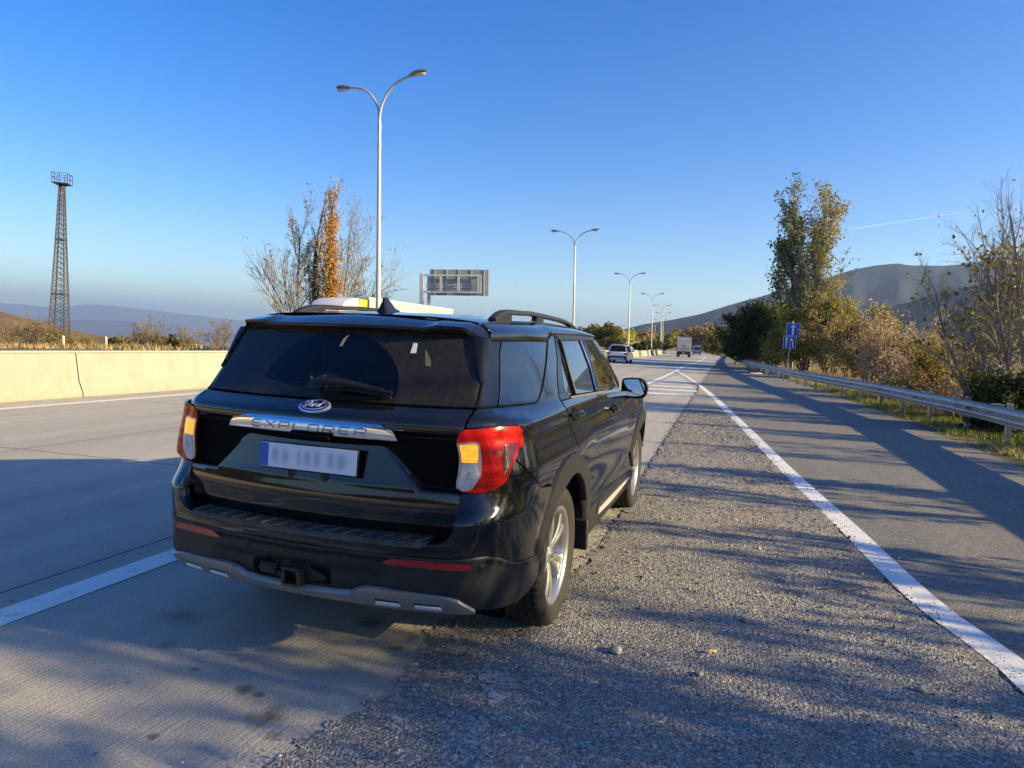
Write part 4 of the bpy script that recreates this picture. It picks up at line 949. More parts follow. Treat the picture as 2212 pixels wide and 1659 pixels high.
def car_glass(name, tint, dust=0., wiper=False, refl=1.6):
    """tinted glass: Fresnel reflection over a dark tint that lets a little light through, with a film of dust"""
    t = NT(name)
    tr = t.new('ShaderNodeBsdfTransparent'); tr.inputs[0].default_value = (*tint, 1)
    gl = t.new('ShaderNodeBsdfGlossy'); gl.inputs['Roughness'].default_value = .012; gl.inputs[0].default_value = (1, 1, 1, 1)
    fr = t.new('ShaderNodeFresnel'); fr.inputs[0].default_value = 1.52
    m1 = t.new('ShaderNodeMixShader'); t.link(t.math('MULTIPLY', fr.outputs[0], refl, clamp=True), m1.inputs[0]); t.link(tr.outputs[0], m1.inputs[1]); t.link(gl.outputs[0], m1.inputs[2])
    res = m1.outputs[0]
    if dust:
        df = t.new('ShaderNodeBsdfDiffuse'); df.inputs[0].default_value = (.50, .42, .32, 1)
        n = t.noise(5, 6, .7); st = t.noise(1, 5, .75, vec=t.mapping((60, 60, 5), (0, R(12), 0))); n3 = t.noise(220, 2, .7)
        f = t.math('MULTIPLY', t.ramp(n, [(.25, .35), (.75, 1.)]), t.math('MULTIPLY', t.ramp(st, [(.3, .45), (.7, 1.)]), t.ramp(n3, [(.3, .6), (.7, 1.)])))
        if wiper:
            xyz = t.sep(t.co()); dx = t.math('SUBTRACT', xyz[0], -.02); dz = t.math('MULTIPLY', t.math('SUBTRACT', xyz[2], 1.305), 1.3)
            rr = t.math('SQRT', t.math('ADD', t.math('MULTIPLY', dx, dx), t.math('MULTIPLY', dz, dz)))
            ang = t.math('ARCTAN2', dz, dx)
            clean = t.math('MULTIPLY', t.math('MULTIPLY', t.math('GREATER_THAN', rr, .115), t.math('LESS_THAN', rr, .385)), t.math('MULTIPLY', t.math('GREATER_THAN', ang, -.02), t.math('LESS_THAN', ang, 2.98)))
            f = t.math('MULTIPLY', f, t.math('SUBTRACT', 1, t.math('MULTIPLY', clean, .95)))
        m2 = t.new('ShaderNodeMixShader'); t.link(t.math('MULTIPLY', f, dust), m2.inputs[0]); t.link(res, m2.inputs[1]); t.link(df.outputs[0], m2.inputs[2]); res = m2.outputs[0]
    t.link(res, t.out.inputs['Surface']); return t.m
M['glass_rear'] = car_glass('rear_window_glass', (.085, .09, .10), .10, True, .75)
M['glass_side'] = car_glass('tinted_side_glass', (.12, .13, .14), .025)
M['glass_front'] = car_glass('clear_tinted_glass', (.55, .60, .58), .03)
M['mirror'] = simple('mirror_glass', (.75, .78, .8), .015, 1, .0, 2)
M['seat'] = simple('dark_leather', (.02, .02, .021), .5, 0, .2, 8)
M['sticker'] = simple('paper_sticker', (.62, .66, .60), .6, 0, .15, 60)
M['hitch'] = simple('hitch_steel', (.05, .045, .04), .55, .5, .4, 20)
M['exhaust'] = simple('exhaust_steel', (.22, .21, .2), .4, .9, .2, 12)

# ------------------------------------------------------------------ the parked car: body surface as a function of (u, z)
KC, UA, UB, YE = .153, .62, 1.1, .55
YRT = pch([.60, .70, .78, .86, .93, 1.10, 1.19, 1.215, 1.25, 1.28, 1.34, 1.395, 1.47, 1.55, 1.61, 1.66, 1.72], [.06, .04, .046, .052, .055, .060, .058, .066, .118, .165, .212, .25, .29, .327, .362, .39, .44])
YRB = pch([.24, .32, .36, .41, .45, .48, .59, .63, .67, .768, .794, .806, .86, .90, .92, .95], [.22, .12, .06, .01, -.018, -.028, -.03, -.034, -.036, -.031, -.029, -.021, .026, .049, .056, .056])
WZ = pch([.20, .28, .36, .42, .5, .58, .66, .74, .82, .90, .97, 1.03, 1.09, 1.14, 1.18, 1.205, 1.24, 1.28, 1.31, 1.4, 1.5, 1.6, 1.655, 1.69, 1.715, 1.73],
         [.88, .95, .985, .99, .985, .98, .982, .986, .99, .991, .986, .974, .960, .953, .951, .948, .930, .910, .898, .862, .822, .778, .748, .712, .65, .56])
RX = pch([.24, .6, .8, .92, 1.05, 1.21, 1.28, 1.4, 1.48, 1.6, 1.7], [.26, .235, .22, .20, .19, .235, .24, .24, .24, .24, .24])
def sst(a, b_, x): t = np.clip((np.asarray(x, float) - a) / (b_ - a), 0, 1); return t * t * (3 - 2 * t)
def WS(y, z):
    y = np.asarray(y, float); z = np.asarray(z, float); w = WZ(z)
    mid = sst(1.45, 2.0, y) * (1 - sst(3.3, 3.85, y))
    w = w - .022 * mid * np.exp(-((z - .62) / .13) ** 2) - .010 * mid * np.exp(-((z - .92) / .12) ** 2)
    w = w - .10 * np.clip((y - 4.2) / .8, 0, 1) ** 2
    w = w - .045 * np.clip((y - 2.2) / 1.6, 0, 1) ** 1.5 * sst(1.2, 1.3, z)
    return w
CT_ = pch([1.0, 1.20, 1.28, 1.397, 1.488, 1.583, 1.66, 1.73], [0, 0, .118, .114, .099, .082, .07, .06])
def WT(y, z): return WS(y, z) - CT_(z) * np.clip(1.4 - np.asarray(y, float), 0, 2) ** 2
def surf(u, z, mode='t'):
    u = np.asarray(u, float); z = np.asarray(z, float) + 0 * u; sg = np.where(u < 0, -1., 1.); u = np.abs(u)
    yr = (YRT if mode == 't' else YRB)(z); b = sst(1.205, 1.275, z)
    yc = YE * (1 - b) + b * (yr + KC * .53 + .035); uc = UB * (1 - b) + b * .70; rx = RX(z) * (1 - b) + b * .032; a = WT(yc, z) - rx
    th = np.clip((u - UA) / (uc - UA), 0, 1) * np.pi / 2
    x0 = np.where(u < UA, a * u / UA, a + rx * np.sin(th)); ry = yc - yr; yy = yr + ry * (1 - np.cos(th))
    y = yy + KC * x0 * x0 * np.clip(1 - (yy - yr) / np.maximum(ry, 1e-3), 0, 1)
    ym = yc + (YE - yc) * np.clip((u - uc) / np.maximum(UB - uc, 1e-6), 0, 1)
    ys = np.where(u > UB, YE + (u - UB), ym); side = u > uc
    y = np.where(side, ys, y); x = np.where(side, WT(ys, z), x0)
    return np.stack([x * sg, y, z], -1)
def AX(z):
    """u of a point x on the flat part of the rear"""
    z = np.asarray(z, float); b = sst(1.205, 1.275, z); yc = YE * (1 - b) + b * (YRT(z) + KC * .53 + .035)
    return UA / (WT(yc, z) - (RX(z) * (1 - b) + b * .032))
def surf_n(fn, u, z):
    e = .003; pu = fn(u + e, z) - fn(u - e, z); pz = fn(u, z + e) - fn(u, z - e)
    n = np.cross(pu, pz); return n / np.maximum(np.linalg.norm(n, axis=-1, keepdims=True), 1e-9)
def resample(poly, step, closed=True):
    out = []; n = len(poly); P = [np.array(p, float) for p in poly]
    for i in range(n if closed else n - 1):
        a, c = P[i], P[(i + 1) % n]; k = max(1, int(np.ceil(np.linalg.norm(c - a) / step)))
        out += [a + (c - a) * j / k for j in range(k)]
    if not closed: out.append(P[-1])
    return np.array(out)
def inside(pts, poly):
    x, y = pts[:, 0], pts[:, 1]; r = np.zeros(len(pts), bool); j = len(poly) - 1
    for i in range(len(poly)):
        xi, yi = poly[i]; xj, yj = poly[j]
        c = ((yi > y) != (yj > y)) & (x < (xj - xi) * (y - yi) / (yj - yi + 1e-12) + xi); r ^= c; j = i
    return r
def seg_dist(pts, poly):
    d = np.full(len(pts), 9.); n = len(poly)
    for i in range(n):
        a, c = poly[i], poly[(i + 1) % n]; ab = c - a; t = np.clip(((pts - a) @ ab) / max(ab @ ab, 1e-12), 0, 1); d = np.minimum(d, np.linalg.norm(pts - (a + t[:, None] * ab), axis=1))
    return d
def roundc(poly, r):
    """cut and round the corners of an outline"""
    out = []; n = len(poly); P = [np.array(p, float) for p in poly]
    for i in range(n):
        a, p, c = P[i - 1], P[i], P[(i + 1) % n]; la, lc = np.linalg.norm(a - p), np.linalg.norm(c - p)
        ca = ((a - p) @ (c - p)) / max(la * lc, 1e-9)
        if ca < -.86: out.append(p); continue
        q = min(r, la * .45, lc * .45); s, e = p + (a - p) / la * q, p + (c - p) / lc * q
        for t in (0, .25, .5, .75, 1): out.append((1 - t) ** 2 * s + 2 * t * (1 - t) * p + t * t * e)
    return np.array(out)
def patch(name, poly, mat, parent, fn=surf, mode='t', off=0.0, rim=.014, step=.025, disp=None, side=1, rnd=0, extra=None):
    """a panel cut out of the body surface: outline in (u, z), lifted on to the surface, with its edge turned in"""
    poly = np.array(poly, float)
    if rnd: poly = roundc(poly, rnd)
    bd = resample(poly, step * .8); mn, mx = bd.min(0), bd.max(0)
    if ((np.roll(bd, -1, 0)[:, 0] - bd[:, 0]) * (np.roll(bd, -1, 0)[:, 1] + bd[:, 1])).sum() > 0: bd = bd[::-1]
    gx = np.arange(mn[0] + step * .5, mx[0], step); gy = np.arange(mn[1] + step * .5, mx[1], step)
    G = np.array([(a, c) for a in gx for c in gy])
    if len(G): G = G[inside(G, bd)]
    if len(G): G = G[seg_dist(G, bd) > step * .45]
    if extra is not None:
        E_ = extra[inside(extra, bd)]; E_ = E_[seg_dist(E_, bd) > step * .4]
        keep = np.array([np.min(((E_ - q) ** 2).sum(1)) > (step * .55) ** 2 for q in G]); G = np.vstack([G[keep], E_])
    pts = np.vstack([bd, G]) if len(G) else bd; n = len(bd)
    vs, es, fs, ov, oe, of_ = delaunay_2d_cdt([Vector(p) for p in pts], [(i, (i + 1) % n) for i in range(n)], [list(range(n))], 1, 1e-6)
    V2 = np.array([tuple(v) for v in vs])
    F0 = (lambda u, z: fn(u, z, mode)) if fn is surf else fn
    F = (lambda u, z: F0(u, z) + disp(u, z)) if disp else F0
    N = surf_n(F, V2[:, 0], V2[:, 1]); P = F(V2[:, 0], V2[:, 1]) + N * off
    faces = [tuple(f) for f in fs]
    ed = {}
    for f in faces:
        for a, c in zip(f, f[1:] + f[:1]): ed[(a, c)] = ed.get((a, c), 0) + 1
    be = [(a, c) for (a, c) in ed if (c, a) not in ed]
    V = [P]; NN = [N]; nf = list(faces); k = len(P)
    if rim:
        for (a, c) in be:
            q = np.array([P[a], P[c], P[c] - N[c] * rim, P[a] - N[a] * rim]); d = P[c] - P[a]; nn = np.cross(d, N[a]); nn /= max(np.linalg.norm(nn), 1e-9)
            V.append(q); NN.append(np.array([nn + N[a] * .5, nn + N[c] * .5, nn, nn]) ); nf.append((k + 1, k, k + 3, k + 2)); k += 4
    V = np.vstack(V); NN = np.vstack(NN); NN /= np.linalg.norm(NN, axis=1, keepdims=True)
    if side < 0:
        V = V * (-1, 1, 1); NN = NN * (-1, 1, 1); nf = [f[::-1] for f in nf]
    me = bpy.data.meshes.new(name); me.from_pydata(V.tolist(), [], nf); me.materials.append(mat)
    me.polygons.foreach_set('use_smooth', [True] * len(me.polygons)); me.update()
    me.normals_split_custom_set_from_vertices([tuple(q) for q in NN])
    o = bpy.data.objects.new(name, me); COL.objects.link(o); o.parent = parent; return o
def sline(pts, mode='t', off=0.002, step=.03):
    q = resample(pts, step, False); N = surf_n(lambda u, z: surf(u, z, mode), q[:, 0], q[:, 1]); return surf(q[:, 0], q[:, 1], mode) + N * off
def both(fn):
    for s in (1, -1): fn(s)

suv = empty('parked_car', (0, 0, 0))
tag(suv, 'large black off-road estate car parked with its tailgate towards the viewer', 'car')
# ---- inner shell behind the panel gaps
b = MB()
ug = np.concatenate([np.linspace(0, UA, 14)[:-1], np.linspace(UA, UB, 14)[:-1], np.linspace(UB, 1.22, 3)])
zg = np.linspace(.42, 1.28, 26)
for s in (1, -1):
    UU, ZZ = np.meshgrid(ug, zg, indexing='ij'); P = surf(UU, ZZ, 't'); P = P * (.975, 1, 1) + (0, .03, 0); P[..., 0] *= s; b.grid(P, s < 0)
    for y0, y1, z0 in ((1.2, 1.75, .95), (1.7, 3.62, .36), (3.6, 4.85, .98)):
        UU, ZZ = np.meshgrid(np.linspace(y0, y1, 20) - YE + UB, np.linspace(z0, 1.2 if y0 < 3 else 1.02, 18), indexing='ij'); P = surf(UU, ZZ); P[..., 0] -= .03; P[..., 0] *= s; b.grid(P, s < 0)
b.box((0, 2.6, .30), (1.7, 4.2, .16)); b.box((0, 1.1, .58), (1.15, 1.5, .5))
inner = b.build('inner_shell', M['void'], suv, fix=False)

# ---- rear end
wing = [(.348, 1.115), (.556, .906), (.80, .900), (.80, 1.165), (.30, 1.165)]
wing_a = np.array([(.335, 1.118), (.553, .905), (.86, .898), (.86, 1.175), (.28, 1.175)])
def tail_disp(u, z):
    u = np.abs(np.asarray(u, float)); z = np.asarray(z, float); x = surf(u, z)[..., 0]
    p = np.stack([x.ravel(), z.ravel()], 1); ins = inside(p, wing_a); d = seg_dist(p, wing_a).reshape(x.shape); sd = np.where(ins.reshape(x.shape), d, -d)
    k = sst(-.004, .022, sd) * np.clip((1.19 - z) / .22, 0, 1)
    # below the number plate the skin bulges, then tucks in towards the sill
    y = .036 * np.clip((z - .915) / .20, 0, 1) * (1 - k) * (1 - sst(1.13, 1.17, z)) + .040 * k - .010 * np.exp(-((z - .84) / .06) ** 2) * (1 - k) + .03 * sst(.765, .70, z)
    o = np.zeros(x.shape + (3,)); o[..., 1] = y; return o
H = [(0, 1.266), (.2, 1.267), (.346, 1.266), (.48, 1.267), (.627, 1.270), (.619, 1.252), (.633, 1.236), (.656, 1.219), (.657, 1.2), (.637, 1.185), (.611, 1.17), (.592, 1.14), (.585, 1.10), (.560, .965), (.562, .93), (.580, .905), (.589, .846), (.597, .80), (.594, .765), (.586, .735), (.566, .70), (.50, .690), (0, .690)]
Htail = H + [(-a, c) for a, c in H[::-1][1:-1]]
def crease_pts():
    c0 = resample([(.28, 1.175), (.335, 1.118), (.553, .905), (.80, .8985)], .011, False); out = []
    tn = np.gradient(c0, axis=0); tn /= np.linalg.norm(tn, axis=1, keepdims=True); nr = np.stack([-tn[:, 1], tn[:, 0]], 1)
    for d in (-.005, .004, .013, .023): q = c0 + nr * d; q[:, 0] = q[:, 0] * AX(q[:, 1]); out += [q, q * (-1, 1)]
    return np.vstack(out)
tg = patch('tailgate', Htail, M['paint_black'], suv, step=.016, disp=tail_disp, rim=.05, extra=crease_pts())
G_ = [(0, 1.278), (.17, 1.279), (.317, 1.278), (.479, 1.279), (.643, 1.281), (.650, 1.329), (.661, 1.388), (.66, 1.45), (.655, 1.52), (.645, 1.604), (.5, 1.614), (0, 1.622)]
patch('rear_window', G_ + [(-a, c) for a, c in G_[::-1][1:-1]], M['glass_rear'], suv, step=.03, rim=.02)
# a ceramic border round the rear glass, inside
Gi = [(0, 1.30), (.58, 1.302), (.605, 1.34), (.585, 1.50), (.55, 1.58), (0, 1.595)]
b = MB()
oo = np.array(G_ + [(-a, c) for a, c in G_[::-1][1:-1]]); 
for s in (1, -1):
    O = resample([(s * a, c) for a, c in G_], .05, False); I = resample([(s * a, c) for a, c in Gi], .05, False)
    tI = np.linspace(0, len(I) - 1, len(O)); I = np.stack([np.interp(tI, range(len(I)), I[:, k]) for k in (0, 1)], 1)
    b.grid(np.stack([surf(O[:, 0], O[:, 1]) + (0, .022, 0), surf(I[:, 0], I[:, 1]) + (0, .022, 0)], 1), s < 0)
b.build('window_border', M['void'], suv, fix=False)
SP = [((0, .47, 1.694), (0, .314, 1.638)), ((.22, .482, 1.69), (.22, .322, 1.637)), ((.42, .505, 1.683), (.432, .343, 1.634)), ((.455, .509, 1.682), (.462, .343, 1.640)), ((.475, .51, 1.681), (.492, .343, 1.647)), ((.60, .525, 1.672), (.626, .37, 1.642)), ((.655, .54, 1.657), (.672, .422, 1.612)), ((.698, .54, 1.630), (.717, .477, 1.584))]
rows = []
for tp, tr_ in SP:
    tp, tr_ = np.array(tp), np.array(tr_); x = tr_[0]
    mid = tp * .5 + tr_ * .5 + (0, 0, .006); u_x = x
    gz = 1.60 if x < .65 else 1.575; gy = float(YRT(gz)) + KC * x * x + .012
    rows.append([tp + (0, .004, -.02), tp, tp * .75 + tr_ * .25 + (0, 0, .004), mid, tp * .2 + tr_ * .8 + (0, -.0, .003), tr_ + (0, .0, .0), tr_ + (0, .004, -.012), tr_ * .8 + np.array((x, gy, gz)) * .2 + (0, 0, -.014), (x * .99, gy, gz)])
A = np.array(rows, float)
# smooth resample across
tq = np.linspace(0, len(SP) - 1, 43); A2 = np.stack([np.stack([np.interp(tq, range(len(SP)), A[:, j, k]) for k in range(3)], -1) for j in range(A.shape[1])], 1)
full = np.concatenate([A2[::-1] * (-1, 1, 1), A2[1:]], 0)
b = MB(); b.grid(full, True); sp = b.build('spoiler', M['paint_black'], suv, smooth=.62, fix=False)
b = MB(); Xb = np.linspace(-.16, .16, 21); Pb = np.stack([Xb, .352 + KC * Xb ** 2 + .010, np.full(21, 1.605)], 1); b.grid(np.stack([Pb, Pb + (0, .004, .016)], 1), True); b.grid(np.stack([Pb, Pb + (0, .012, 0)], 1)); b.build('brake_light', M['red_lens_dull'], suv, fix=False)
for s in (1, -1):
    patch('spoiler_fin', [(.598, 1.600), (.797, 1.578), (.722, 1.510), (.686, 1.455), (.672, 1.393), (.662, 1.384), (.637, 1.424), (.615, 1.50)], M['gloss_black'], suv, off=.014, rim=.03, step=.02, side=s)
# wiper
b = MB(); ctr = lambda x, z, o=.03: tuple(surf(np.array(x), np.array(z)) + surf_n(surf, np.array([x]), np.array([z]))[0] * o)
wp = [(-.045, 1.333), (0.0, 1.338), (.08, 1.338), (.16, 1.328), (.23, 1.318), (.265, 1.313)]
b.tube([ctr(x, z, .04) for x, z in wp], [.016, .019, .017, .013, .011, .010], 8)
b.tube([ctr(x, z, .034) for x, z in [(.24, 1.315), (.275, 1.310), (.305, 1.306)]], [.009, .009, .010], 6)
b.tube([ctr(x, z, .012) for x, z in [(-.03, 1.312), (.1, 1.318), (.2, 1.308), (.30, 1.296)]], .007, 5)
b.tube([ctr(-.02, 1.322, -.005), ctr(-.02, 1.322, .04)], .022, 12)
b.build('wiper', M['black_trim'], suv)
q = ctr(.335, 1.56, .003); b = MB()
P = np.array([surf(np.array(x), np.array(z)) + (0, -.001, 0) for x, z in [(.333, 1.509), (.359, 1.510), (.360, 1.557), (.340, 1.559)]]) + (0, -.002, 0); b.add(P, [(0, 1, 2, 3)]); b.build('sticker', M['sticker'], suv, smooth=0, fix=False)

# badge
def tail_pt(x, z, o): return np.array(surf(np.array(x / (WZ(z) - RX(z)) * UA), np.array(float(z)))) + np.array((0, -o, 0))
bz = 1.243; A_ = np.linspace(0, 2 * np.pi, 48, endpoint=False)
def tpt(x, z, o): 
    u = x * float(AX(z)); p = surf(np.array([u]), np.array([z])); n = surf_n(surf, np.array([u]), np.array([z])); return (p + n * o)[0]
def ellipse(rx_, rz_, o0, o1, name, mat, parent):
    b = MB(); n = 48; V = [tpt(rx_ * math.cos(a), bz + rz_ * math.sin(a), o0) for a in A_] + [tpt(rx_ * math.cos(a), bz + rz_ * math.sin(a), o1) for a in A_] + [tpt(rx_ * .93 * math.cos(a), bz + rz_ * .93 * math.sin(a), o1 + .002) for a in A_]
    b.add(V, [(i, (i + 1) % n, n + (i + 1) % n, n + i) for i in range(n)] + [(n + i, n + (i + 1) % n, 2 * n + (i + 1) % n, 2 * n + i) for i in range(n)] + [tuple(2 * n + i for i in range(n))]); return b.build(name, mat, parent, smooth=.8)
bdg = ellipse(.082, .0262, -.004, .006, 'badge', M['badge_silver'], suv); ellipse(.0735, .0225, .007, .0092, 'badge_ring', M['badge_blue'], bdg)
ellipse(.0665, .0192, .0085, .0110, 'badge_line', M['badge_silver'], bdg); ellipse(.0645, .0178, .0105, .0122, 'badge_field', M['badge_blue'], bdg)
b = MB()
strokes = [[(-.040, -.004), (-.044, .004), (-.038, .010), (-.024, .0118), (-.008, .0108), (.006, .0118)], [(-.016, .0112), (-.020, .004), (-.026, -.004), (-.034, -.010), (-.044, -.0085)], [(-.033, .002), (-.024, .0022), (-.014, .0035)],
           [(-.010, .002), (-.016, -.004), (-.012, -.0085), (-.006, -.0065), (-.004, .0), (-.010, .002), (.0, .0005)], [(.004, .002), (.002, -.0035), (-.001, -.0085)], [(.003, -.002), (.008, .0018), (.013, .0015)],
           [(.028, .0), (.020, .0018), (.015, -.004), (.018, -.0085), (.024, -.006), (.029, .001)], [(.041, .0118), (.034, .004), (.028, -.0045), (.030, -.0085), (.038, -.0055)]]
for sx in strokes: b.tube([tpt(x * 1.12, bz + z * 1.12, .0150) for x, z in sx], .0017, 5)
b.build('lettering', M['badge_silver'], bdg)

# chrome bar with raised letters
def bar_prof(x):
    """front face depth of the bar at x"""
    return .066 + KC * x * x
zt = lambda x: 1.196 - .003 * (x / .38) ** 2; zb = lambda x: 1.122 - .0015 * (x / .45) ** 2
b = MB(); rows = []
for x in np.linspace(-1, 1, 61):
    ht = .395 * x; hb = .455 * x; hm = .43 * x
    e = abs(x); rc = .016 * np.clip((e - .90) / .10, 0, 1) ** 2
    y0 = bar_prof(hm)
    rows.append([(ht * .985, y0 + .02, zt(ht) - .002 - rc), (ht, y0 - .006, zt(ht) - rc), (ht * 1.005, y0 - .016, zt(ht) - .005 - rc), (hm, y0 - .0290, 1.176 - rc * .7), (hm * 1.03, y0 - .0305, 1.150), (hb, y0 - .026, zb(hb) + .006), (hb * 1.0, y0 - .02, zb(hb)), (hb * .98, y0 + .02, zb(hb) + .002)])
P = np.array(rows); b.grid(P, True); k = P.shape[1]; b.f += [tuple(range(k)), tuple((len(rows) - 1) * k + i for i in range(k))[::-1]]
bar = b.build('chrome_bar', M['chrome'], suv, smooth=.75)
GLY = {'E': [[(.95, 1), (.12, 1), (0, .85), (0, .15), (.12, 0), (.95, 0)], [(0, .5), (.85, .5)]], 'X': [[(0, 1), (1, 0)], [(1, 1), (0, 0)]], 'P': [[(0, 0), (0, 1), (.88, 1), (1, .86), (1, .6), (.88, .46), (0, .46)]], 'L': [[(0, 1), (0, .15), (.12, 0), (.95, 0)]],
       'O': [[(.12, 0), (0, .15), (0, .85), (.12, 1), (.88, 1), (1, .85), (1, .15), (.88, 0), (.12, 0)]], 'R': [[(0, 0), (0, 1), (.88, 1), (1, .86), (1, .6), (.88, .46), (0, .46)], [(.45, .46), (1, 0)]]}
b = MB(); word = 'EXPLORER'; w = .052; gap = .0275; x0 = -(len(word) * w + (len(word) - 1) * gap) / 2
for i, ch in enumerate(word):
    for st in GLY[ch]:
        pts = []
        for (gx_, gz_) in st:
            z = 1.1365 + gz_ * .031; x = x0 + i * (w + gap) + gx_ * w + (gz_ - .5) * .010
            zz = np.interp(z, [1.122, 1.15, 1.176], [.026, .0305, .029]); pts.append((x, bar_prof(x) - zz - .0008, z))
        pts = resample(pts, .012, False); b.tube(pts, .0033, 6)
b.build('lettering', M['letter_chrome'], bar, smooth=.9)

# number plate (its text is not legible in the photograph)
def plate_mat():
    t = NT('number_plate'); xyz = t.sep(t.co()); tot = None
    for x, w, a in ((-.175, .022, .9), (-.12, .022, .8), (-.045, .014, .7), (.0, .02, .85), (.05, .02, .85), (.125, .022, .8), (.18, .026, .9)):
        q = t.math('DIVIDE', t.math('SUBTRACT', xyz[0], x), w); r = t.math('DIVIDE', xyz[2], .036)
        v = t.math('MULTIPLY', t.math('POWER', 2.718, t.math('MULTIPLY', t.math('ADD', t.math('MULTIPLY', q, q), t.math('POWER', t.math('ABSOLUTE', r), 4)), -1)), a)
        tot = v if tot is None else t.math('MAXIMUM', tot, v)
    t.set(base=t.mix(t.math('MULTIPLY', tot, .62), (.74, .77, .82), (.2, .21, .24)), rough=.45); return t.m
M['plate'] = plate_mat()
pl = empty('number_plate', (.012, .047, 1.008)); pl.parent = suv; pl.rotation_euler = (R(-3), 0, 0)
b = MB(); b.box((0, 0, 0), (.53, .010, .128)); b.build('plate_holder', M['black_trim'], pl, bevel=.004)
b = MB(); b.box((0, -.007, .001), (.518, .004, .114)); b.build('plate_face', M['plate'], pl, bevel=.002)
b = MB(); b.box((-.236, -.0105, .001), (.042, .003, .108)); M['plate_blue'] = simple('plate_blue', (.02, .09, .48), .4, 0, .05, 9); b.build('plate_band', M['plate_blue'], pl, smooth=0)
b = MB()
for x in (-.085, .095):
    b.lathe([(0, 0), (.02, 0), (.02, .006), (.015, .012), (0, .012)], 18, axis='y'); b.v[-1] = b.v[-1] * (1, -1, 1) + np.array((x, float(YRT(.925)) + KC * x * x + .002, .928)); b.box((x, float(YRT(.925)) - .008, .928), (.010, .012, .014))
b.build('bracket_hole', M['black_trim'], suv)
b = MB(); b.box((.02, .045, 1.113), (.22, .05, .016)); b.box((-.06, .04, 1.108), (.03, .02, .014)); b.build('plate_light', M['void'], suv)

# ---- bumper
CT = [(0, .634), (.157, .635), (.286, .637), (.397, .634), (.498, .634), (.584, .635), (.668, .640), (.74, .642), (.785, .640), (.845, .622), (.895, .594), (.945, .569), (1.05, .553), (1.215, .535)]
CI = [(.585, .907), (.594, .846), (.603, .796), (.602, .769), (.600, .745), (.589, .719), (.569, .70), (.539, .692), (.516, .690), (.501, .677), (.465, .6755), (.315, .6755), (.156, .672), (0, .671)]
QJ = [(.874, 1.055), (.98, .968), (1.10, .880), (1.24, .868)]
LOW = [(.64, .908), (.69, .911), (.733, .926), (.785, .949), (.818, .990)]
ARC_O = [(.52, .535), (.575, .62), (.66, .72), (.786, .844), (.88, .905), (1.036, .944), (1.16, .953), (1.278, .947), (1.40, .915), (1.538, .859), (1.70, .765), (1.83, .68), (1.835, .58), (1.80, .47)]
ARC_I = [(.625, .527), (.69, .60), (.75, .655), (.832, .72), (.93, .77), (1.041, .80), (1.16, .828), (1.27, .832), (1.38, .81), (1.522, .738), (1.63, .655), (1.71, .572), (1.69, .52), (1.655, .455)]
uy = lambda y: y - YE + UB
b_poly = CI[::-1] + LOW + QJ[:3] + [(uy(.786), .842), (uy(.66), .718), (uy(.575), .618), (uy(.535), .548)] + [(1.05, .556), (.945, .572), (.895, .597), (.845, .625), (.785, .643), (.668, .643), (.584, .638), (.397, .637), (.157, .638), (0, .637)]
for s in (1, -1): patch('bumper', b_poly, M['paint_black'], suv, mode='b', rim=.06, step=.02, side=s)
# matte cladding below, with a raised lip along its upper edge
def clad_disp(u, z):
    u = np.abs(np.asarray(u, float)); z = np.asarray(z, float); ct = np.interp(u, [p[0] for p in CT], [p[1] for p in CT]); d = ct - z
    k = sst(.028, .02, d) * sst(-.002, .006, d) * .009
    # recess round the tow hitch
    o = np.zeros(u.shape + (3,)); o[..., 1] = -k * np.clip(1 - (u - .75) / .3, 0, 1) + .018 * sst(.42, .34, u) * sst(.565, .53, z); o[..., 0] = k * np.clip((u - .75) / .3, 0, 1); return o
c_poly = CT + [(1.17, .505), (1.115, .44), (1.043, .405), (.942, .375), (.846, .368), (.80, .37), (.70, .39), (.45, .40), (.25, .385), (0, .380)]
hole = []
for s in (1, -1): patch('bumper_cladding', c_poly, M['cladding'], suv, mode='b', rim=.05, step=.018, side=s, disp=clad_disp)
# silver skid plate
sk = [(0, .428), (.17, .430), (.235, .440), (.275, .468), (.30, .479), (.32, .480), (.46, .476), (.60, .468), (.655, .455), (.69, .425), (.725, .388), (.70, .384), (.5, .382), (.30, .384), (.2, .390), (0, .389)]
skid = None
for s in (1, -1):
    o = patch('skid_plate', sk, M['silver_trim'], suv, mode='b', off=.017, rim=.03, step=.018, side=s, rnd=.008)
    for (u0, u1) in ((.33, .43), (.48, .58)):
        z0 = .410
        patch('skid_slot', [(u0, z0), (u1, z0), (u1 - .004, z0 + .024), (u0 + .004, z0 + .024)], M['black_trim'], o, mode='b', off=.019, rim=.004, step=.03, side=s)
        patch('slot_lip', [(u0 + .002, z0 - .002), (u1, z0 - .002), (u1 - .003, z0 + .015), (u0 + .006, z0 + .015)], M['slot_silver'], o, mode='b', off=.0235, rim=.006, step=.03, side=s)
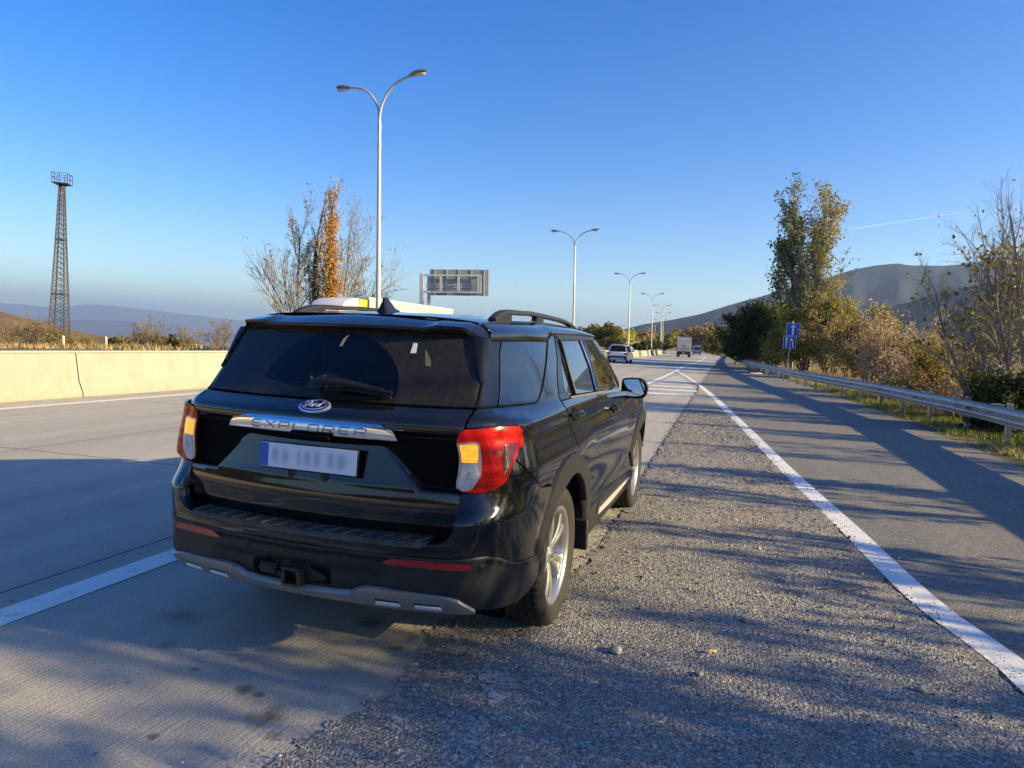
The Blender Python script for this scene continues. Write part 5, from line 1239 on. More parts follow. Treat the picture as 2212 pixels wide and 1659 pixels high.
# hitch opening and receiver
b = MB(); P = [surf(np.array(x), np.array(z), 'b') + (0, .0125, 0) for x, z in [(-.20, .515), (-.185, .53), (.12, .535), (.15, .525), (.15, .455), (-.17, .447), (-.20, .46)]]; b.add(P, [tuple(range(7))[::-1]]); b.build('hitch_opening', M['void'], suv, smooth=0, fix=False)
hz_ = .478; b = MB(); y0 = float(YRB(.48)) - .028
for (dx, dz, sx, sz) in ((0, .036, .092, .014), (0, -.036, .092, .014), (-.039, 0, .014, .058), (.039, 0, .014, .058)): b.box((dx, y0 + .05, hz_ + dz), (sx, .10, sz))
b.build('hitch_receiver', M['hitch'], suv, smooth=0, bevel=.003)
b = MB(); b.box((-.135, y0 + .035, .497), (.085, .03, .05)); b.box((-.135, y0 + .018, .503), (.07, .01, .018)); b.tube([(-.085, y0 + .03, .49), (-.06, y0 + .02, .475), (-.05, y0 + .03, .45)], .008, 6); b.build('trailer_socket', M['black_trim'], suv, bevel=.004)
# step pad
b = MB(); Xs = np.linspace(-.632, .632, 90); rows = []
for x in Xs:
    yb = KC * x * x; e = abs(x) / .632; yo = float(YRB(.68)) + yb - .004
    rb_ = .0035 * (1 if (math.floor((x + .632) / .0725 * 4) % 4 == 0 and abs(x) < .60) else 0)
    lowz = .676 if abs(x) < .61 else .689
    rows.append([(x, yo + .006, lowz - .006), (x, yo, lowz), (x, yo + .002, .690), (x, yo + .010, .698 + rb_), (x * .995, yo + .065, .703 + rb_), (x * .99, yo + .085, .704), (x * .985, yo + .12, .706)])
P = np.array(rows); b.grid(P, True); k = P.shape[1]; b.f += [tuple(range(k)), tuple((len(rows) - 1) * k + i for i in range(k))[::-1]]
b.build('step_pad', M['pad'], suv, smooth=.5)
b = MB()
for i in range(15):
    x = -.60 + i * .0855; yo = float(YRB(.68)) + KC * x * x
    b.tube([(x - .012, yo + .002, .700), (x, yo + .02, .704), (x + .022, yo + .055, .7075), (x + .028, yo + .08, .707)], .006, 6)
b.build('tread_rib', M['pad'], suv)
# reflectors, sensors, exhaust
for s in (1, -1):
    patch('reflector', [(.362, .594), (.395, .619), (.50, .622), (.655, .618), (.70, .611), (.722, .592), (.70, .586), (.40, .588)], M['red_lens_dull'], suv, mode='b', off=.006, rim=.012, step=.02, side=s, rnd=.006)
    for u0, z0 in ((.222, .590), (.765, .588)):
        a = np.linspace(0, 2 * np.pi, 20, endpoint=False); N = surf_n(lambda u, z: surf(u, z, 'b'), np.array([u0]), np.array([z0]))[0] * (s, 1, 1); c0 = surf(np.array(u0), np.array(z0), 'b') * (s, 1, 1)
        b = MB(); b.tube([c0 + N * -.004, c0 + N * .003, c0 + N * .0045], [.0175, .0175, .013], 20); so = b.build('parking_sensor', M['black_trim'], suv)
        b = MB(); b.tube([c0 + N * .003, c0 + N * .0065], [.0095, .009], 16); b.build('sensor_disc', M['cladding'], so)
    b = MB(); b.lathe([(.030, 0), (.036, 0), (.036, .18), (.030, .18)], 20, axis='y'); b.lathe([(0, .05), (.03, .05)], 20, axis='y'); b.xf(Matrix.Translation((s * .62, .24, .345)) @ Matrix.Rotation(R(-8), 4, 'X')); b.build('exhaust_tip', M['exhaust'], suv)

# ---- tail lamps
LO = [(.585, .914), (.637, .912), (.685, .915), (.73, .931), (.785, .955), (.818, .996), (.878, 1.067), (.903, 1.092), (.946, 1.101), (.961, 1.117), (.966, 1.139), (.964, 1.181), (.932, 1.198), (.84, 1.198), (.744, 1.195), (.658, 1.191), (.618, 1.175), (.598, 1.144), (.59, 1.10), (.564, .965), (.566, .932)]
def lamp_disp(u, z):
    u = np.abs(np.asarray(u, float)); z = np.asarray(z, float) + 0 * u; return surf_n(surf, u, z) * (.024 * sst(.665, .765, u) * (1 - sst(.86, .97, u)))[..., None]
for s in (1, -1):
    lp = patch('tail_lamp', LO, M['lens_red'], suv, off=.004, rim=.012, step=.016, side=s, disp=lamp_disp, rnd=.008)
    patch('lens_frame', [(.592, 1.130), (.694, 1.137), (.706, 1.126), (.668, .990), (.612, .924), (.586, .916), (.562, .932), (.563, .965)], M['lens_rim'], lp, off=.0065, rim=.004, step=.02, side=s, disp=lamp_disp, rnd=.01)
    patch('clear_lens', [(.590, 1.040), (.652, 1.044), (.660, .995), (.607, .932), (.585, .923), (.568, .937), (.570, .965)], M['lens_clear'], lp, off=.009, rim=.006, step=.016, side=s, disp=lamp_disp, rnd=.006)
    patch('amber_lens', [(.600, 1.122), (.688, 1.128), (.695, 1.118), (.658, 1.048), (.585, 1.045)], M['lens_amber'], lp, off=.009, rim=.006, step=.016, side=s, disp=lamp_disp, rnd=.006)
    patch('bulb_seat', [(.630, 1.098), (.678, 1.100), (.663, 1.065), (.622, 1.063)], M['lens_amber'], lp, off=.012, rim=.005, step=.02, side=s, disp=lamp_disp, rnd=.008)
    patch('bulb_seat', [(.612, 1.008), (.650, 1.010), (.640, .976), (.605, .974)], M['lens_clear'], lp, off=.012, rim=.005, step=.02, side=s, disp=lamp_disp, rnd=.008)
    patch('dark_grid', [(.822, 1.122), (.905, 1.128), (.862, 1.07), (.785, .985), (.795, 1.05)], M['lens_deepred'], lp, off=.0065, rim=.004, step=.02, side=s, disp=lamp_disp)
    b = MB(); P = sline([(.90, 1.118), (.868, 1.085), (.82, 1.03), (.788, .992)], off=.018); P[:, 0] *= s; b.tube(P, .003, 6); b.build('light_strip', M['lens_red'], lp)
# ---- flanks
ARCu = lambda A: [(uy(y), z) for y, z in A]
arc_gap = [(uy(y), z) for y, z in [(.786, .850), (.88, .911), (1.036, .950), (1.16, .959), (1.278, .953), (1.392, .922)]]
QP = [(.656, 1.272), (.72, 1.271), (.898, 1.270), (1.151, 1.268), (1.30, 1.265), (1.345, 1.268), (1.38, 1.278), (1.43, 1.298), (1.47, 1.322), (1.523, 1.356), (1.60, 1.415), (1.693, 1.482), (1.78, 1.544), (1.85, 1.592), (1.875, 1.613), (1.95, 1.628), (2.068, 1.632), (1.95, 1.52), (1.795, 1.388), (1.735, 1.318), (1.707, 1.278), (1.715, 1.235), (1.743, 1.19), (1.778, 1.122), (1.868, 1.028), (1.938, .965)] + arc_gap[::-1] + [(1.245, .874), (1.104, .886), (.985, .974), (.880, 1.062)] + [(.905, 1.088), (.948, 1.096), (.966, 1.113), (.971, 1.139), (.969, 1.186), (.935, 1.204), (.84, 1.204), (.744, 1.201), (.668, 1.198), (.668, 1.220), (.645, 1.237), (.640, 1.255), (.648, 1.266)]
for s in (1, -1): patch('quarter_panel', QP, M['paint_black'], suv, step=.022, side=s)
D_R = [(1.950, 1.262)] + [(1.72, 1.262), (1.713, 1.28), (1.741, 1.318), (1.801, 1.388), (1.955, 1.52), (2.076, 1.634), (2.30, 1.640), (2.82, 1.642), (2.82, 1.612), (2.18, 1.603), (2.06, 1.52), (1.925, 1.38), (1.885, 1.33), (1.90, 1.285), (1.95, 1.262)]
# rear door: sheet metal below the window line
RD = [(1.705, 1.255), (1.712, 1.235), (1.750, 1.19), (1.785, 1.122), (1.875, 1.028), (1.945, .965), (1.965, .905), (2.00, .895), (uy(1.545), .866), (uy(1.705), .772), (uy(1.838), .686), (uy(1.845), .58), (uy(1.845), .50), (3.04, .49), (3.155, .49), (3.105, .62), (3.075, .743), (3.082, .877), (3.070, 1.009), (3.062, 1.09), (3.02, 1.15), (2.90, 1.20), (2.836, 1.232), (2.3, 1.252), (1.95, 1.256)]
FD = [(2.842, 1.229), (2.906, 1.197), (3.026, 1.147), (3.068, 1.09), (3.076, 1.009), (3.088, .877), (3.081, .743), (3.111, .62), (3.161, .49), (3.60, .478), (3.90, .455), (4.09, .445), (4.185, .50), (4.180, .745), (4.172, 1.04), (4.168, 1.16), (3.93, 1.19), (3.6, 1.206), (3.25, 1.218)]
FF = [(4.176, 1.155), (4.180, 1.04), (4.188, .745), (4.19, .52), (uy(3.72), .56), (uy(3.80), .72), (uy(3.90), .80), (uy(4.05), .90), (uy(4.18), .95), (uy(4.36), .938), (uy(4.5), .87), (uy(4.62), .77), (uy(4.70), .70), (uy(4.86), .70), (uy(4.86), .98), (uy(4.6), 1.045), (uy(4.2), 1.10), (uy(3.8), 1.15)]
WIN_R = [(2.19, 1.606), (2.755, 1.613), (2.765, 1.427), (2.70, 1.262), (2.085, 1.276)]
TRI = [(2.13, 1.590), (2.055, 1.278), (1.945, 1.277), (1.905, 1.30), (1.90, 1.34), (1.96, 1.42)]
WIN_F = [(2.975, 1.613), (3.285, 1.615), (3.36, 1.57), (3.47, 1.495), (3.63, 1.32), (3.62, 1.24), (3.391, 1.240), (2.80, 1.257), (2.86, 1.40)]
for s in (1, -1):
    rd = patch('rear_door', RD, M['paint_black'], suv, step=.025, side=s)
    fd = patch('front_door', FD, M['paint_black'], suv, step=.025, side=s)
    patch('front_wing', FF, M['paint_black'], suv, step=.03, side=s)
    patch('door_frame', D_R, M['black_trim'] if 0 else M['gloss_black'], rd, step=.025, side=s, off=-.002)
    patch('door_window', WIN_R, M['glass_side'], rd, step=.04, side=s, off=-.006, rim=.006)
    patch('fixed_window', TRI, M['glass_side'], rd, step=.04, side=s, off=-.006, rim=.006)
    patch('door_window', WIN_F, M['glass_side'], fd, step=.04, side=s, off=-.006, rim=.006)
    patch('window_pillar', [(2.76, 1.628), (2.97, 1.628), (2.955, 1.60), (2.855, 1.40), (2.80, 1.255), (2.705, 1.258), (2.77, 1.425), (2.76, 1.60)], M['gloss_black'], fd, step=.03, side=s, off=.001)
    def rod(pts, rad, mat, parent, name, off=.006):
        b = MB(); P = sline(pts, off=off, step=.04); P[:, 0] *= s; b.tube(P, rad, 6); b.build(name, mat, parent)
    rod([(2.15, 1.605), (2.11, 1.48), (2.072, 1.276)], .009, M['black_trim'], rd, 'window_bar')
    rod([(2.755, 1.61), (2.768, 1.427), (2.70, 1.262)], .005, M['chrome'], rd, 'window_trim', .003)
    patch('sill_trim', [(1.935, 1.268), (2.80, 1.250), (3.545, 1.224), (3.545, 1.208), (2.80, 1.233), (1.945, 1.255)], M['sill_satin'], rd, step=.03, side=s, off=.006, rim=.012)
    patch('roof_trim', [(2.10, 1.636), (2.8, 1.645), (3.34, 1.640), (3.33, 1.618), (2.8, 1.618), (2.16, 1.606)], M['satin_strip'] if 0 else M['black_trim'], rd, step=.03, side=s, off=.004)
    qw = patch('quarter_window', [(1.165, 1.582), (1.373, 1.586), (1.80, 1.595), (1.832, 1.590), (1.77, 1.547), (1.668, 1.477), (1.58, 1.412), (1.505, 1.354), (1.45, 1.318), (1.407, 1.295), (1.375, 1.281), (1.34, 1.274), (1.1, 1.276), (.909, 1.279), (1.04, 1.449)], M['glass_side'], suv, step=.04, side=s, rim=.01)
    patch('pillar_panel', [(.823, 1.580), (1.145, 1.582), (1.030, 1.449), (.897, 1.279), (.72, 1.280), (.665, 1.285), (.672, 1.346), (.684, 1.393), (.700, 1.455), (.740, 1.512)], M['gloss_black'], suv, step=.03, side=s, rim=.01)
    rod([(2.071, 1.634), (1.935, 1.50), (1.798, 1.388), (1.710, 1.279), (1.717, 1.235), (1.747, 1.19), (1.782, 1.122), (1.872, 1.028), (1.942, .964)], .0045, M['void'], rd, 'door_gap_line', -.001)  # black rod colours in the shade of the rear-door panel gap
    rod([(.66, 1.2765), (.72, 1.2765), (.90, 1.2755), (1.151, 1.2725), (1.34, 1.270), (1.385, 1.280), (1.43, 1.301), (1.523, 1.358), (1.693, 1.483), (1.80, 1.560), (1.852, 1.594), (1.80, 1.5995), (1.373, 1.591), (.83, 1.585)], .0055, M['void'], qw, 'window_gap_line', .0005)  # dark rods stand for the shaded gap round the quarter glass
    rod([(1.155, 1.584), (1.035, 1.449), (.901, 1.277)], .003, M['void'], qw, 'window_gap_line', .0005)
    rod([(.648, 1.276), (.664, 1.32), (.677, 1.393), (.693, 1.455), (.731, 1.512), (.815, 1.584)], .006, M['void'], suv, 'tailgate_gap_line', -.002)  # black rod draws the dark of the gap along the tailgate edge
    # handles
    for par, y0, z0 in ((rd, 1.36, 1.168), (fd, 2.68, 1.098)):
        b = MB(); xw = lambda y, z: float(WS(y, z)) * 1.0
        ya, yb = y0 - .10, y0 + .11; pts = [(xw(ya, z0) + .004, ya, z0), (xw(ya, z0) + .034, ya + .03, z0 + .002), (xw(y0, z0) + .042, y0, z0 + .003), (xw(yb, z0) + .034, yb - .03, z0 + .002), (xw(yb, z0) + .004, yb, z0)]
        b.tube(pts, [.014, .019, .020, .019, .014], 10); b.v[-1] = b.v[-1] * (s, 1, 1)
        if s < 0: b.f = [q[::-1] for q in b.f]
        b.build('handle', M['paint_black'], par)
        b = MB(); c = np.array((xw(y0, z0) + .002, y0, z0)); a = np.linspace(0, 2 * np.pi, 18, endpoint=False)
        cup = np.stack([np.full(18, 0.), .055 * np.cos(a), .042 * np.sin(a)], 1); P = c + cup; P[:, 0] = [xw(q[1], q[2]) + .0025 for q in P]; P[:, 0] *= s; b.add(P, [tuple(range(18)) if s > 0 else tuple(range(18))[::-1]]); b.build('handle_cup', M['void'], par, smooth=0, fix=False)
    # cladding round the arches and along the sill
    for dy, nm in ((0, 'rear'), (3.025, 'front')):
        O = np.array([(uy(y + dy), z) for y, z in ARC_O]); I = np.array([(uy(y + dy), z) for y, z in ARC_I])
        if dy == 0: O[0] = (uy(.545), .545)
        else: O = O[:-1]; I = I[:-1]; O[0] = (uy(3.66), .52); I[0] = (uy(3.70), .47)
        poly = list(map(tuple, O)) + list(map(tuple, I[::-1]))
        patch('wheel_arch_cladding', poly, M['cladding'], suv, step=.02, side=s, off=.014, rim=.05)
        b = MB(); A = np.array([(y + dy, z) for y, z in ARC_I]); P0 = np.stack([WS(A[:, 0], A[:, 1]) - .02, A[:, 0], A[:, 1]], 1); P1 = P0 * 1; P1[:, 0] = .58; P1[:, 2] += .01
        P0[:, 0] *= s; P1[:, 0] *= s; b.grid(np.stack([P0, P1], 1), s > 0); b.build('wheel_liner', M['void'], suv, fix=False)
    rk = [(uy(1.80), .49), (uy(1.86), .495), (uy(2.9), .492), (uy(3.60), .46), (uy(3.66), .45), (uy(3.66), .33), (uy(3.2), .325), (uy(1.9), .32), (uy(1.70), .33), (uy(1.66), .40)]
    rc = patch('sill_cladding', rk, M['cladding'], suv, step=.03, side=s, off=.010, rim=.05)
    st = patch('sill_panel', [(uy(1.97), .425), (uy(2.02), .468), (uy(2.10), .483), (uy(3.30), .466), (uy(3.42), .44), (uy(3.44), .415), (uy(2.6), .40)], M['cladding'], rc, step=.03, side=s, off=.020, rim=.012)
    patch('sill_strip', [(uy(1.985), .420), (uy(2.03), .448), (uy(2.5), .446), (uy(3.36), .432), (uy(3.42), .418), (uy(2.5), .405)], M['satin_strip'], rc, step=.03, side=s, off=.026, rim=.008)
    # mud flap side, mirror
    b = MB(); b.box((s * .93, 1.66, .36), (.16, .04, .20)); b.build('mud_flap', M['black_trim'], suv, bevel=.01)
    mr = empty('wing_mirror', (s * 1.02, 3.36, 1.22)); mr.parent = suv
    n = 20; a = np.linspace(0, 2 * np.pi, n, endpoint=False)
    shp = [(-.105, .06), (-.095, .082), (-.03, .092), (.055, .09), (.09, .07), (.118, .02), (.108, -.045), (.085, -.075), (.02, -.083), (-.07, -.08), (-.10, -.065), (-.108, 0)]
    ring = roundc(shp, .02); k = len(ring); b = MB(); rows = []
    for (yy, sc, dx) in ((-.055, .93, 0), (-.062, 1.0, 0), (-.045, 1.03, 0), (.0, 1.03, 0), (.05, .95, -.005), (.085, .78, -.01), (.10, .5, -.015)):
        rows.append(np.stack([ring[:, 0] * sc + dx, np.full(k, yy), ring[:, 1] * sc], 1))
    P = np.stack(rows, 0); P = np.concatenate([P, P[:, :1]], 1); P[..., 0] *= s; b.grid(P, s > 0); 
    c_ = P[-1, :-1].mean(0); m0 = len(b.v[0]); b.f.append(tuple((len(rows) - 1) * (k + 1) + i for i in range(k))[::(-1 if s > 0 else 1)])
    b.build('mirror_housing', M['black_trim'], mr, fix=True)
    b = MB(); Q = np.stack([ring[:, 0] * .86 * s, np.full(k, -.062), ring[:, 1] * .84], 1); b.add(Q, [tuple(range(k))]); g_ = b.build('mirror_glass', M['mirror'], mr, smooth=0, fix=False); 
    g_.rotation_euler = (R(-4), 0, R(-2 * s)); 
    b = MB(); b.tube([(-s * .13, .03, -.075), (-s * .09, .02, -.07), (-s * .03, .02, -.06)], [.045, .035, .03], 8); b.build('mirror_arm', M['black_trim'], mr)

# ---- roof, windscreen, bonnet, nose
ZC = pch([.3, .47, .8, 1.4, 2.2, 2.7, 3.0, 3.3], [1.66, 1.694, 1.722, 1.735, 1.728, 1.705, 1.672, 1.60])
def rx_s(x, y): return np.arcsin(np.clip(np.abs(x) / float(WT(y, 1.588)), 0, 1) ** (1 / .645)) * 2 / np.pi * np.sign(x)
def roof(s, y):
    s = np.asarray(s, float); y = np.asarray(y, float) + 0 * s; sg = np.sign(s); a = np.abs(s) * np.pi / 2
    zs = 1.588 + .045 * sst(1.25, 1.5, y) + .012 * sst(1.5, 2.4, y); zc = ZC(y); X0 = WT(y, zs)
    ex = 2 / 3.1
    x = X0 * np.sin(a) ** ex; z = zs + (zc - zs) * np.cos(a) ** ex
    for xr in (.14, .30, .45): z = z - .0075 * np.exp(-((x - xr) / .022) ** 2) * sst(.62, .85, y) * (1 - sst(2.5, 2.7, y))
    return np.stack([x * sg, y, z], -1)
S_ = np.sign(np.linspace(-1, 1, 121)) * np.abs(np.linspace(-1, 1, 121)) ** 1.0; Yr = np.concatenate([np.linspace(.0, 1, 80)])
SS, TT = np.meshgrid(np.linspace(-1, 1, 161), Yr, indexing='ij')
y0s = np.where(np.abs(SS) < .6, .474 + .062 * (np.abs(SS) / .6) ** 2, .542 - .052 * (np.clip(np.abs(SS) - .6, 0, 1) / .4) ** 1.5); y1s = 2.98 - .12 * np.abs(SS) ** 4
b = MB(); b.grid(roof(SS, y0s + (y1s - y0s) * TT), False); rf = b.build('roof', M['paint_black'], suv, smooth=.9, fix=True)
for s in (1, -1):                                                   # pillars beside the windscreen
    b = MB(); t_ = np.linspace(0, 1, 14)
    A1 = np.stack([.735 + (.872 - .735) * t_, 2.76 + (3.42 - 2.76) * t_, 1.645 - .30 * t_ - .10 * t_ ** 2], 1); A2 = np.stack([.66 + (.80 - .66) * t_, 2.93 + (3.72 - 2.93) * t_, 1.680 - .31 * t_ - .13 * t_ ** 2], 1); A0 = A1 + (.01, -.05, -.05)
    P = np.stack([A0, A1, (A1 + A2) / 2 + (.012, 0, .008), A2], 1); P[..., 0] *= s; b.grid(P, s > 0); b.build('windscreen_pillar', M['paint_black'], suv)
    ditch = MB(); P = np.array([roof(np.array(rx_s(s * .655, q)), np.array(q)) for q in np.linspace(.54, 2.85, 40)]) + (0, 0, .0005); ditch.tube(P, .007, 5); ditch.build('roof_channel', M['black_trim'], rf)
    # roof rail
    sb = lambda y, o: roof(np.array(rx_s(s * .615, y)), np.array(y)) + np.array((0, 0, o))
    yk = [.78, .83, .90, .98, 1.10, 1.5, 2.0, 2.4, 2.62, 2.74, 2.82]; zk = [.002, .022, .038, .046, .049, .049, .047, .043, .034, .02, .002]
    Yq = np.linspace(.78, 2.82, 60); Zq = pch(yk, zk)(Yq); c = np.array([sb(y, z) for y, z in zip(Yq, Zq)])
    b = MB(); n = 60; P = np.zeros((n, 9, 3)); sec = [(-.024, -.012), (-.024, .004), (-.014, .013), (.014, .013), (.024, .004), (.024, -.012), (.012, -.016), (-.012, -.016), (-.024, -.012)]
    for j, (dx, dz) in enumerate(sec): P[:, j] = c + np.array((dx, 0, dz))
    b.grid(P, True); b.f += [tuple(range(8)), tuple((n - 1) * 9 + k for k in range(8))[::-1]]; rr = b.build('roof_rail', M['black_trim'], suv, smooth=.9)
    b = MB()
    for ya, yb in ((.80, 1.06), (1.62, 1.78), (2.58, 2.80)):
        yy = np.linspace(ya, yb, 8); top = np.array([sb(y, float(pch(yk, zk)(y)) - .012) for y in yy]); bot = np.array([sb(y, -.004) for y in yy])
        for dx in (-.017, .017):
            pass
        Q = np.stack([bot + (-.018, 0, 0), top + (-.018, 0, 0), top + (.018, 0, 0), bot + (.018, 0, 0)], 1); b.grid(Q, True); m_ = b.n - 32; b.f += [tuple(m_ + i for i in range(4)), tuple(m_ + 28 + i for i in range(4))[::-1]]
    b.build('rail_foot', M['black_trim'], rr, smooth=.5)
b = MB(); P = roof(np.linspace(-.6, .6, 40), np.full(40, .0) + .47 + .145 * .55 * np.minimum(np.abs(np.linspace(-.6, .6, 40)) / .62, 1) ** 2) + (0, 0, -.002); b.tube(P, .0045, 5); b.build('roof_seam', M['void'], rf)
b = MB(); yy = np.linspace(0, 1, 9); rows = []                     # shark-fin aerial
for t_, hgt in zip(yy, [.055, .078, .082, .07, .055, .04, .027, .016, .004]):
    y = .70 + .19 * t_; zz = float(ZC(y)); w_ = .028 * (1 - .55 * t_); rows.append([(-w_, y, zz - .003), (-w_ * .75, y, zz + .012), (-.006 * (1 - .5 * t_), y - .0 * t_, zz + hgt), (.006 * (1 - .5 * t_), y, zz + hgt), (w_ * .75, y, zz + .012), (w_, y, zz - .003)])
P = np.array(rows); P[0, 2:4, 1] += .015; b.grid(P, True); b.f += [tuple(range(6))]; b.build('roof_aerial', M['gloss_black'], suv, smooth=.9)
t_ = np.linspace(0, 1, 14); s_ = np.linspace(-1, 1, 31); SS, TT = np.meshgrid(s_, t_, indexing='ij')
P = np.stack([SS * (.665 + .14 * TT), 2.99 - .10 * SS ** 4 + .80 * TT - .13 * SS ** 2 * TT, 1.668 - .02 * SS ** 2 - .30 * TT - .125 * TT ** 2], -1); b = MB(); b.grid(P); b.build('windscreen', M['glass_front'], suv)
P = np.stack([SS * (.86 + .06 * TT - .03 * SS ** 2 * 0), 3.68 + .02 - .11 * SS ** 2 + (1.20 - .10 * SS ** 2) * TT, 1.215 - .055 * SS ** 4 - .06 * TT - .115 * TT ** 3 + .018 * np.exp(-((np.abs(SS) - .72) / .12) ** 2) * (1 - TT)], -1); b = MB(); b.grid(P); b.build('bonnet', M['paint_black'], suv)
# nose: grille, headlamps, bumper
SS, ZZ = np.meshgrid(np.linspace(-1, 1, 41), np.linspace(.30, 1.03, 16), indexing='ij'); yb_ = 4.965 - .02 * ((ZZ - .7) / .35) ** 2 - .34 * np.abs(SS) ** 3.2; P = np.stack([SS * .925, yb_, ZZ], -1); b = MB(); b.grid(P); b.build('front_bumper', M['paint_black'], suv)
b = MB(); SS, ZZ = np.meshgrid(np.linspace(-.58, .58, 25), np.linspace(.70, .95, 7), indexing='ij'); b.grid(np.stack([SS * .925, 4.972 - .34 * np.abs(SS) ** 3.2, ZZ], -1)); b.build('grille', M['void'], suv)
for s in (1, -1):
    b = MB(); SS, ZZ = np.meshgrid(np.linspace(.62, .93, 14), np.linspace(.86, .97, 6), indexing='ij'); P = np.stack([s * SS * .925, 4.975 - .34 * np.abs(SS) ** 3.2, ZZ], -1); b.grid(P, s < 0); b.build('headlamp', M['lens_clear'], suv)

# ---- wheels
def make_wheel():
    w = empty('wheel', (0, 0, 0))
    n = 168; prof = [(.268, -.10), (.285, -.112), (.33, -.125), (.362, -.124), (.380, -.112), (.390, -.098), (.392, -.072), (.384, -.068), (.384, -.060), (.393, -.056), (.394, -.022), (.386, -.018), (.386, -.008), (.394, -.004), (.394, .022), (.386, .026), (.386, .036), (.393, .040), (.392, .066), (.384, .070), (.384, .078), (.391, .082), (.389, .100), (.380, .113), (.362, .126), (.350, .1285), (.345, .126), (.318, .1275), (.312, .125), (.285, .116), (.268, .104)]
    pr = np.array(prof); a = np.arange(n) * 2 * np.pi / n; m = len(pr); V = np.zeros((m, n, 3)); V[..., 0] = pr[:, 1:2]; rad = np.repeat(pr[:, :1], n, 1)
    sh = (np.arange(n) % 3 == 0)
    for j in (5, 6, 21, 22, 23): rad[j, sh] -= .008
    for j in (9, 10, 13, 14, 17, 18): rad[j, (np.arange(n) % 4 == 1)] -= .003
    V[..., 1] = rad * np.cos(a); V[..., 2] = rad * np.sin(a)
    b = MB(); f = [(i * n + k, (i + 1) * n + k, (i + 1) * n + (k + 1) % n, i * n + (k + 1) % n) for i in range(m - 1) for k in range(n)]; b.add(V.reshape(-1, 3), f); b.build('tyre', M['rubber'], w, smooth=.5)
    b = MB(); b.lathe([(.262, -.10), (.272, -.102), (.272, -.095), (.245, -.08), (.235, .03), (.243, .085), (.262, .098), (.274, .104), (.276, .1085), (.270, .1105), (.258, .107), (.250, .095), (.235, .07), (.232, -.09), (.262, -.10)], 72, axis='x'); rim = b.build('rim', M['alloy'], w, smooth=.7)
    b = MB(); b.lathe([(0, -.02), (.17, -.02), (.17, .0), (0, .0)], 40, axis='x'); b.build('brake_disc', M['hitch'], rim, smooth=.5)
    b = MB(); b.lathe([(0, .085), (.028, .085), (.031, .078), (.058, .066), (.064, .05), (.05, .03), (0, .03)], 40, axis='x')
    for k in range(5):
        for dv in (-.155, .155):
            am = k * 2 * math.pi / 5 + math.pi / 2; d0 = np.array((0, math.cos(am + dv * .8), math.sin(am + dv * .8))); d1 = np.array((0, math.cos(am + dv * 1.42), math.sin(am + dv * 1.42))); tn0 = np.array((0, -d0[2], d0[1])); tn1 = np.array((0, -d1[2], d1[1]))
            rows = []
            for t_ in np.linspace(0, 1, 8):
                r_0 = .045 + (.248 - .045) * t_; d = d0 * (1 - t_) + d1 * t_; d /= np.linalg.norm(d); tn = np.array((0, -d[2], d[1])); ww = .021 - .004 * math.sin(t_ * 3.1) + .006 * t_ ** 2; xo = .066 + .020 * t_ + .010 * math.sin(t_ * 3.14)
                c = d * r_0; rows.append([c - tn * ww + np.array((xo - .035, 0, 0)), c - tn * ww * .9 + np.array((xo - .004, 0, 0)), c - tn * ww * .3 + np.array((xo + .003, 0, 0)), c + tn * ww * .3 + np.array((xo + .003, 0, 0)), c + tn * ww * .9 + np.array((xo - .004, 0, 0)), c + tn * ww + np.array((xo - .035, 0, 0))])
            b.grid(np.array(rows))
    b.build('spokes', M['alloy'], rim, smooth=.6)
    b = MB()
    for k in range(5):
        am = k * 2 * math.pi / 5 + math.pi / 2 + .63; c = np.array((.062, .04 * math.cos(am), .04 * math.sin(am))); b.tube([c, c + (.008, 0, 0)], [.008, .007], 6)
    b.lathe([(0, .088), (.02, .088), (.026, .084)], 24, axis='x'); b.build('hub_cap', M['alloy_dark'], rim)
    b = MB()
    for k in range(5):
        am = k * 2 * math.pi / 5 + math.pi / 2; V = [np.array((.055, r0 * math.cos(am + q), r0 * math.sin(am + q))) for r0, q in ((.09, -.05), (.235, -.17), (.24, 0), (.235, .17), (.09, .05))]; V[1][0] = V[2][0] = V[3][0] = .078; b.add(V, [(0, 1, 2, 3, 4)])
    b.build('spoke_web', M['alloy_dark'], rim, smooth=0)
    return w
w0 = make_wheel(); w0.parent = suv
for i, (x, y, rz, rx_) in enumerate([(.845, 1.085, 0, .35), (-.845, 1.085, math.pi, .1), (.845, 4.11, 0, .9), (-.845, 4.11, math.pi, .4)]):
    o = w0 if i == 0 else copy_tree(w0, suv)
    o.location = (x, y, .388); o.rotation_euler = (rx_, 0, rz)
# underside
b = MB(); b.box((0, 1.085, .36), (1.5, .12, .1)); b.box((0, 4.11, .36), (1.5, .1, .1)); b.lathe([(0, -.28), (.1, -.28), (.11, -.2), (.11, .2), (.1, .28), (0, .28)], 14, c=(0, .62, .40), axis='x'); b.build('underbody', M['void'], suv)

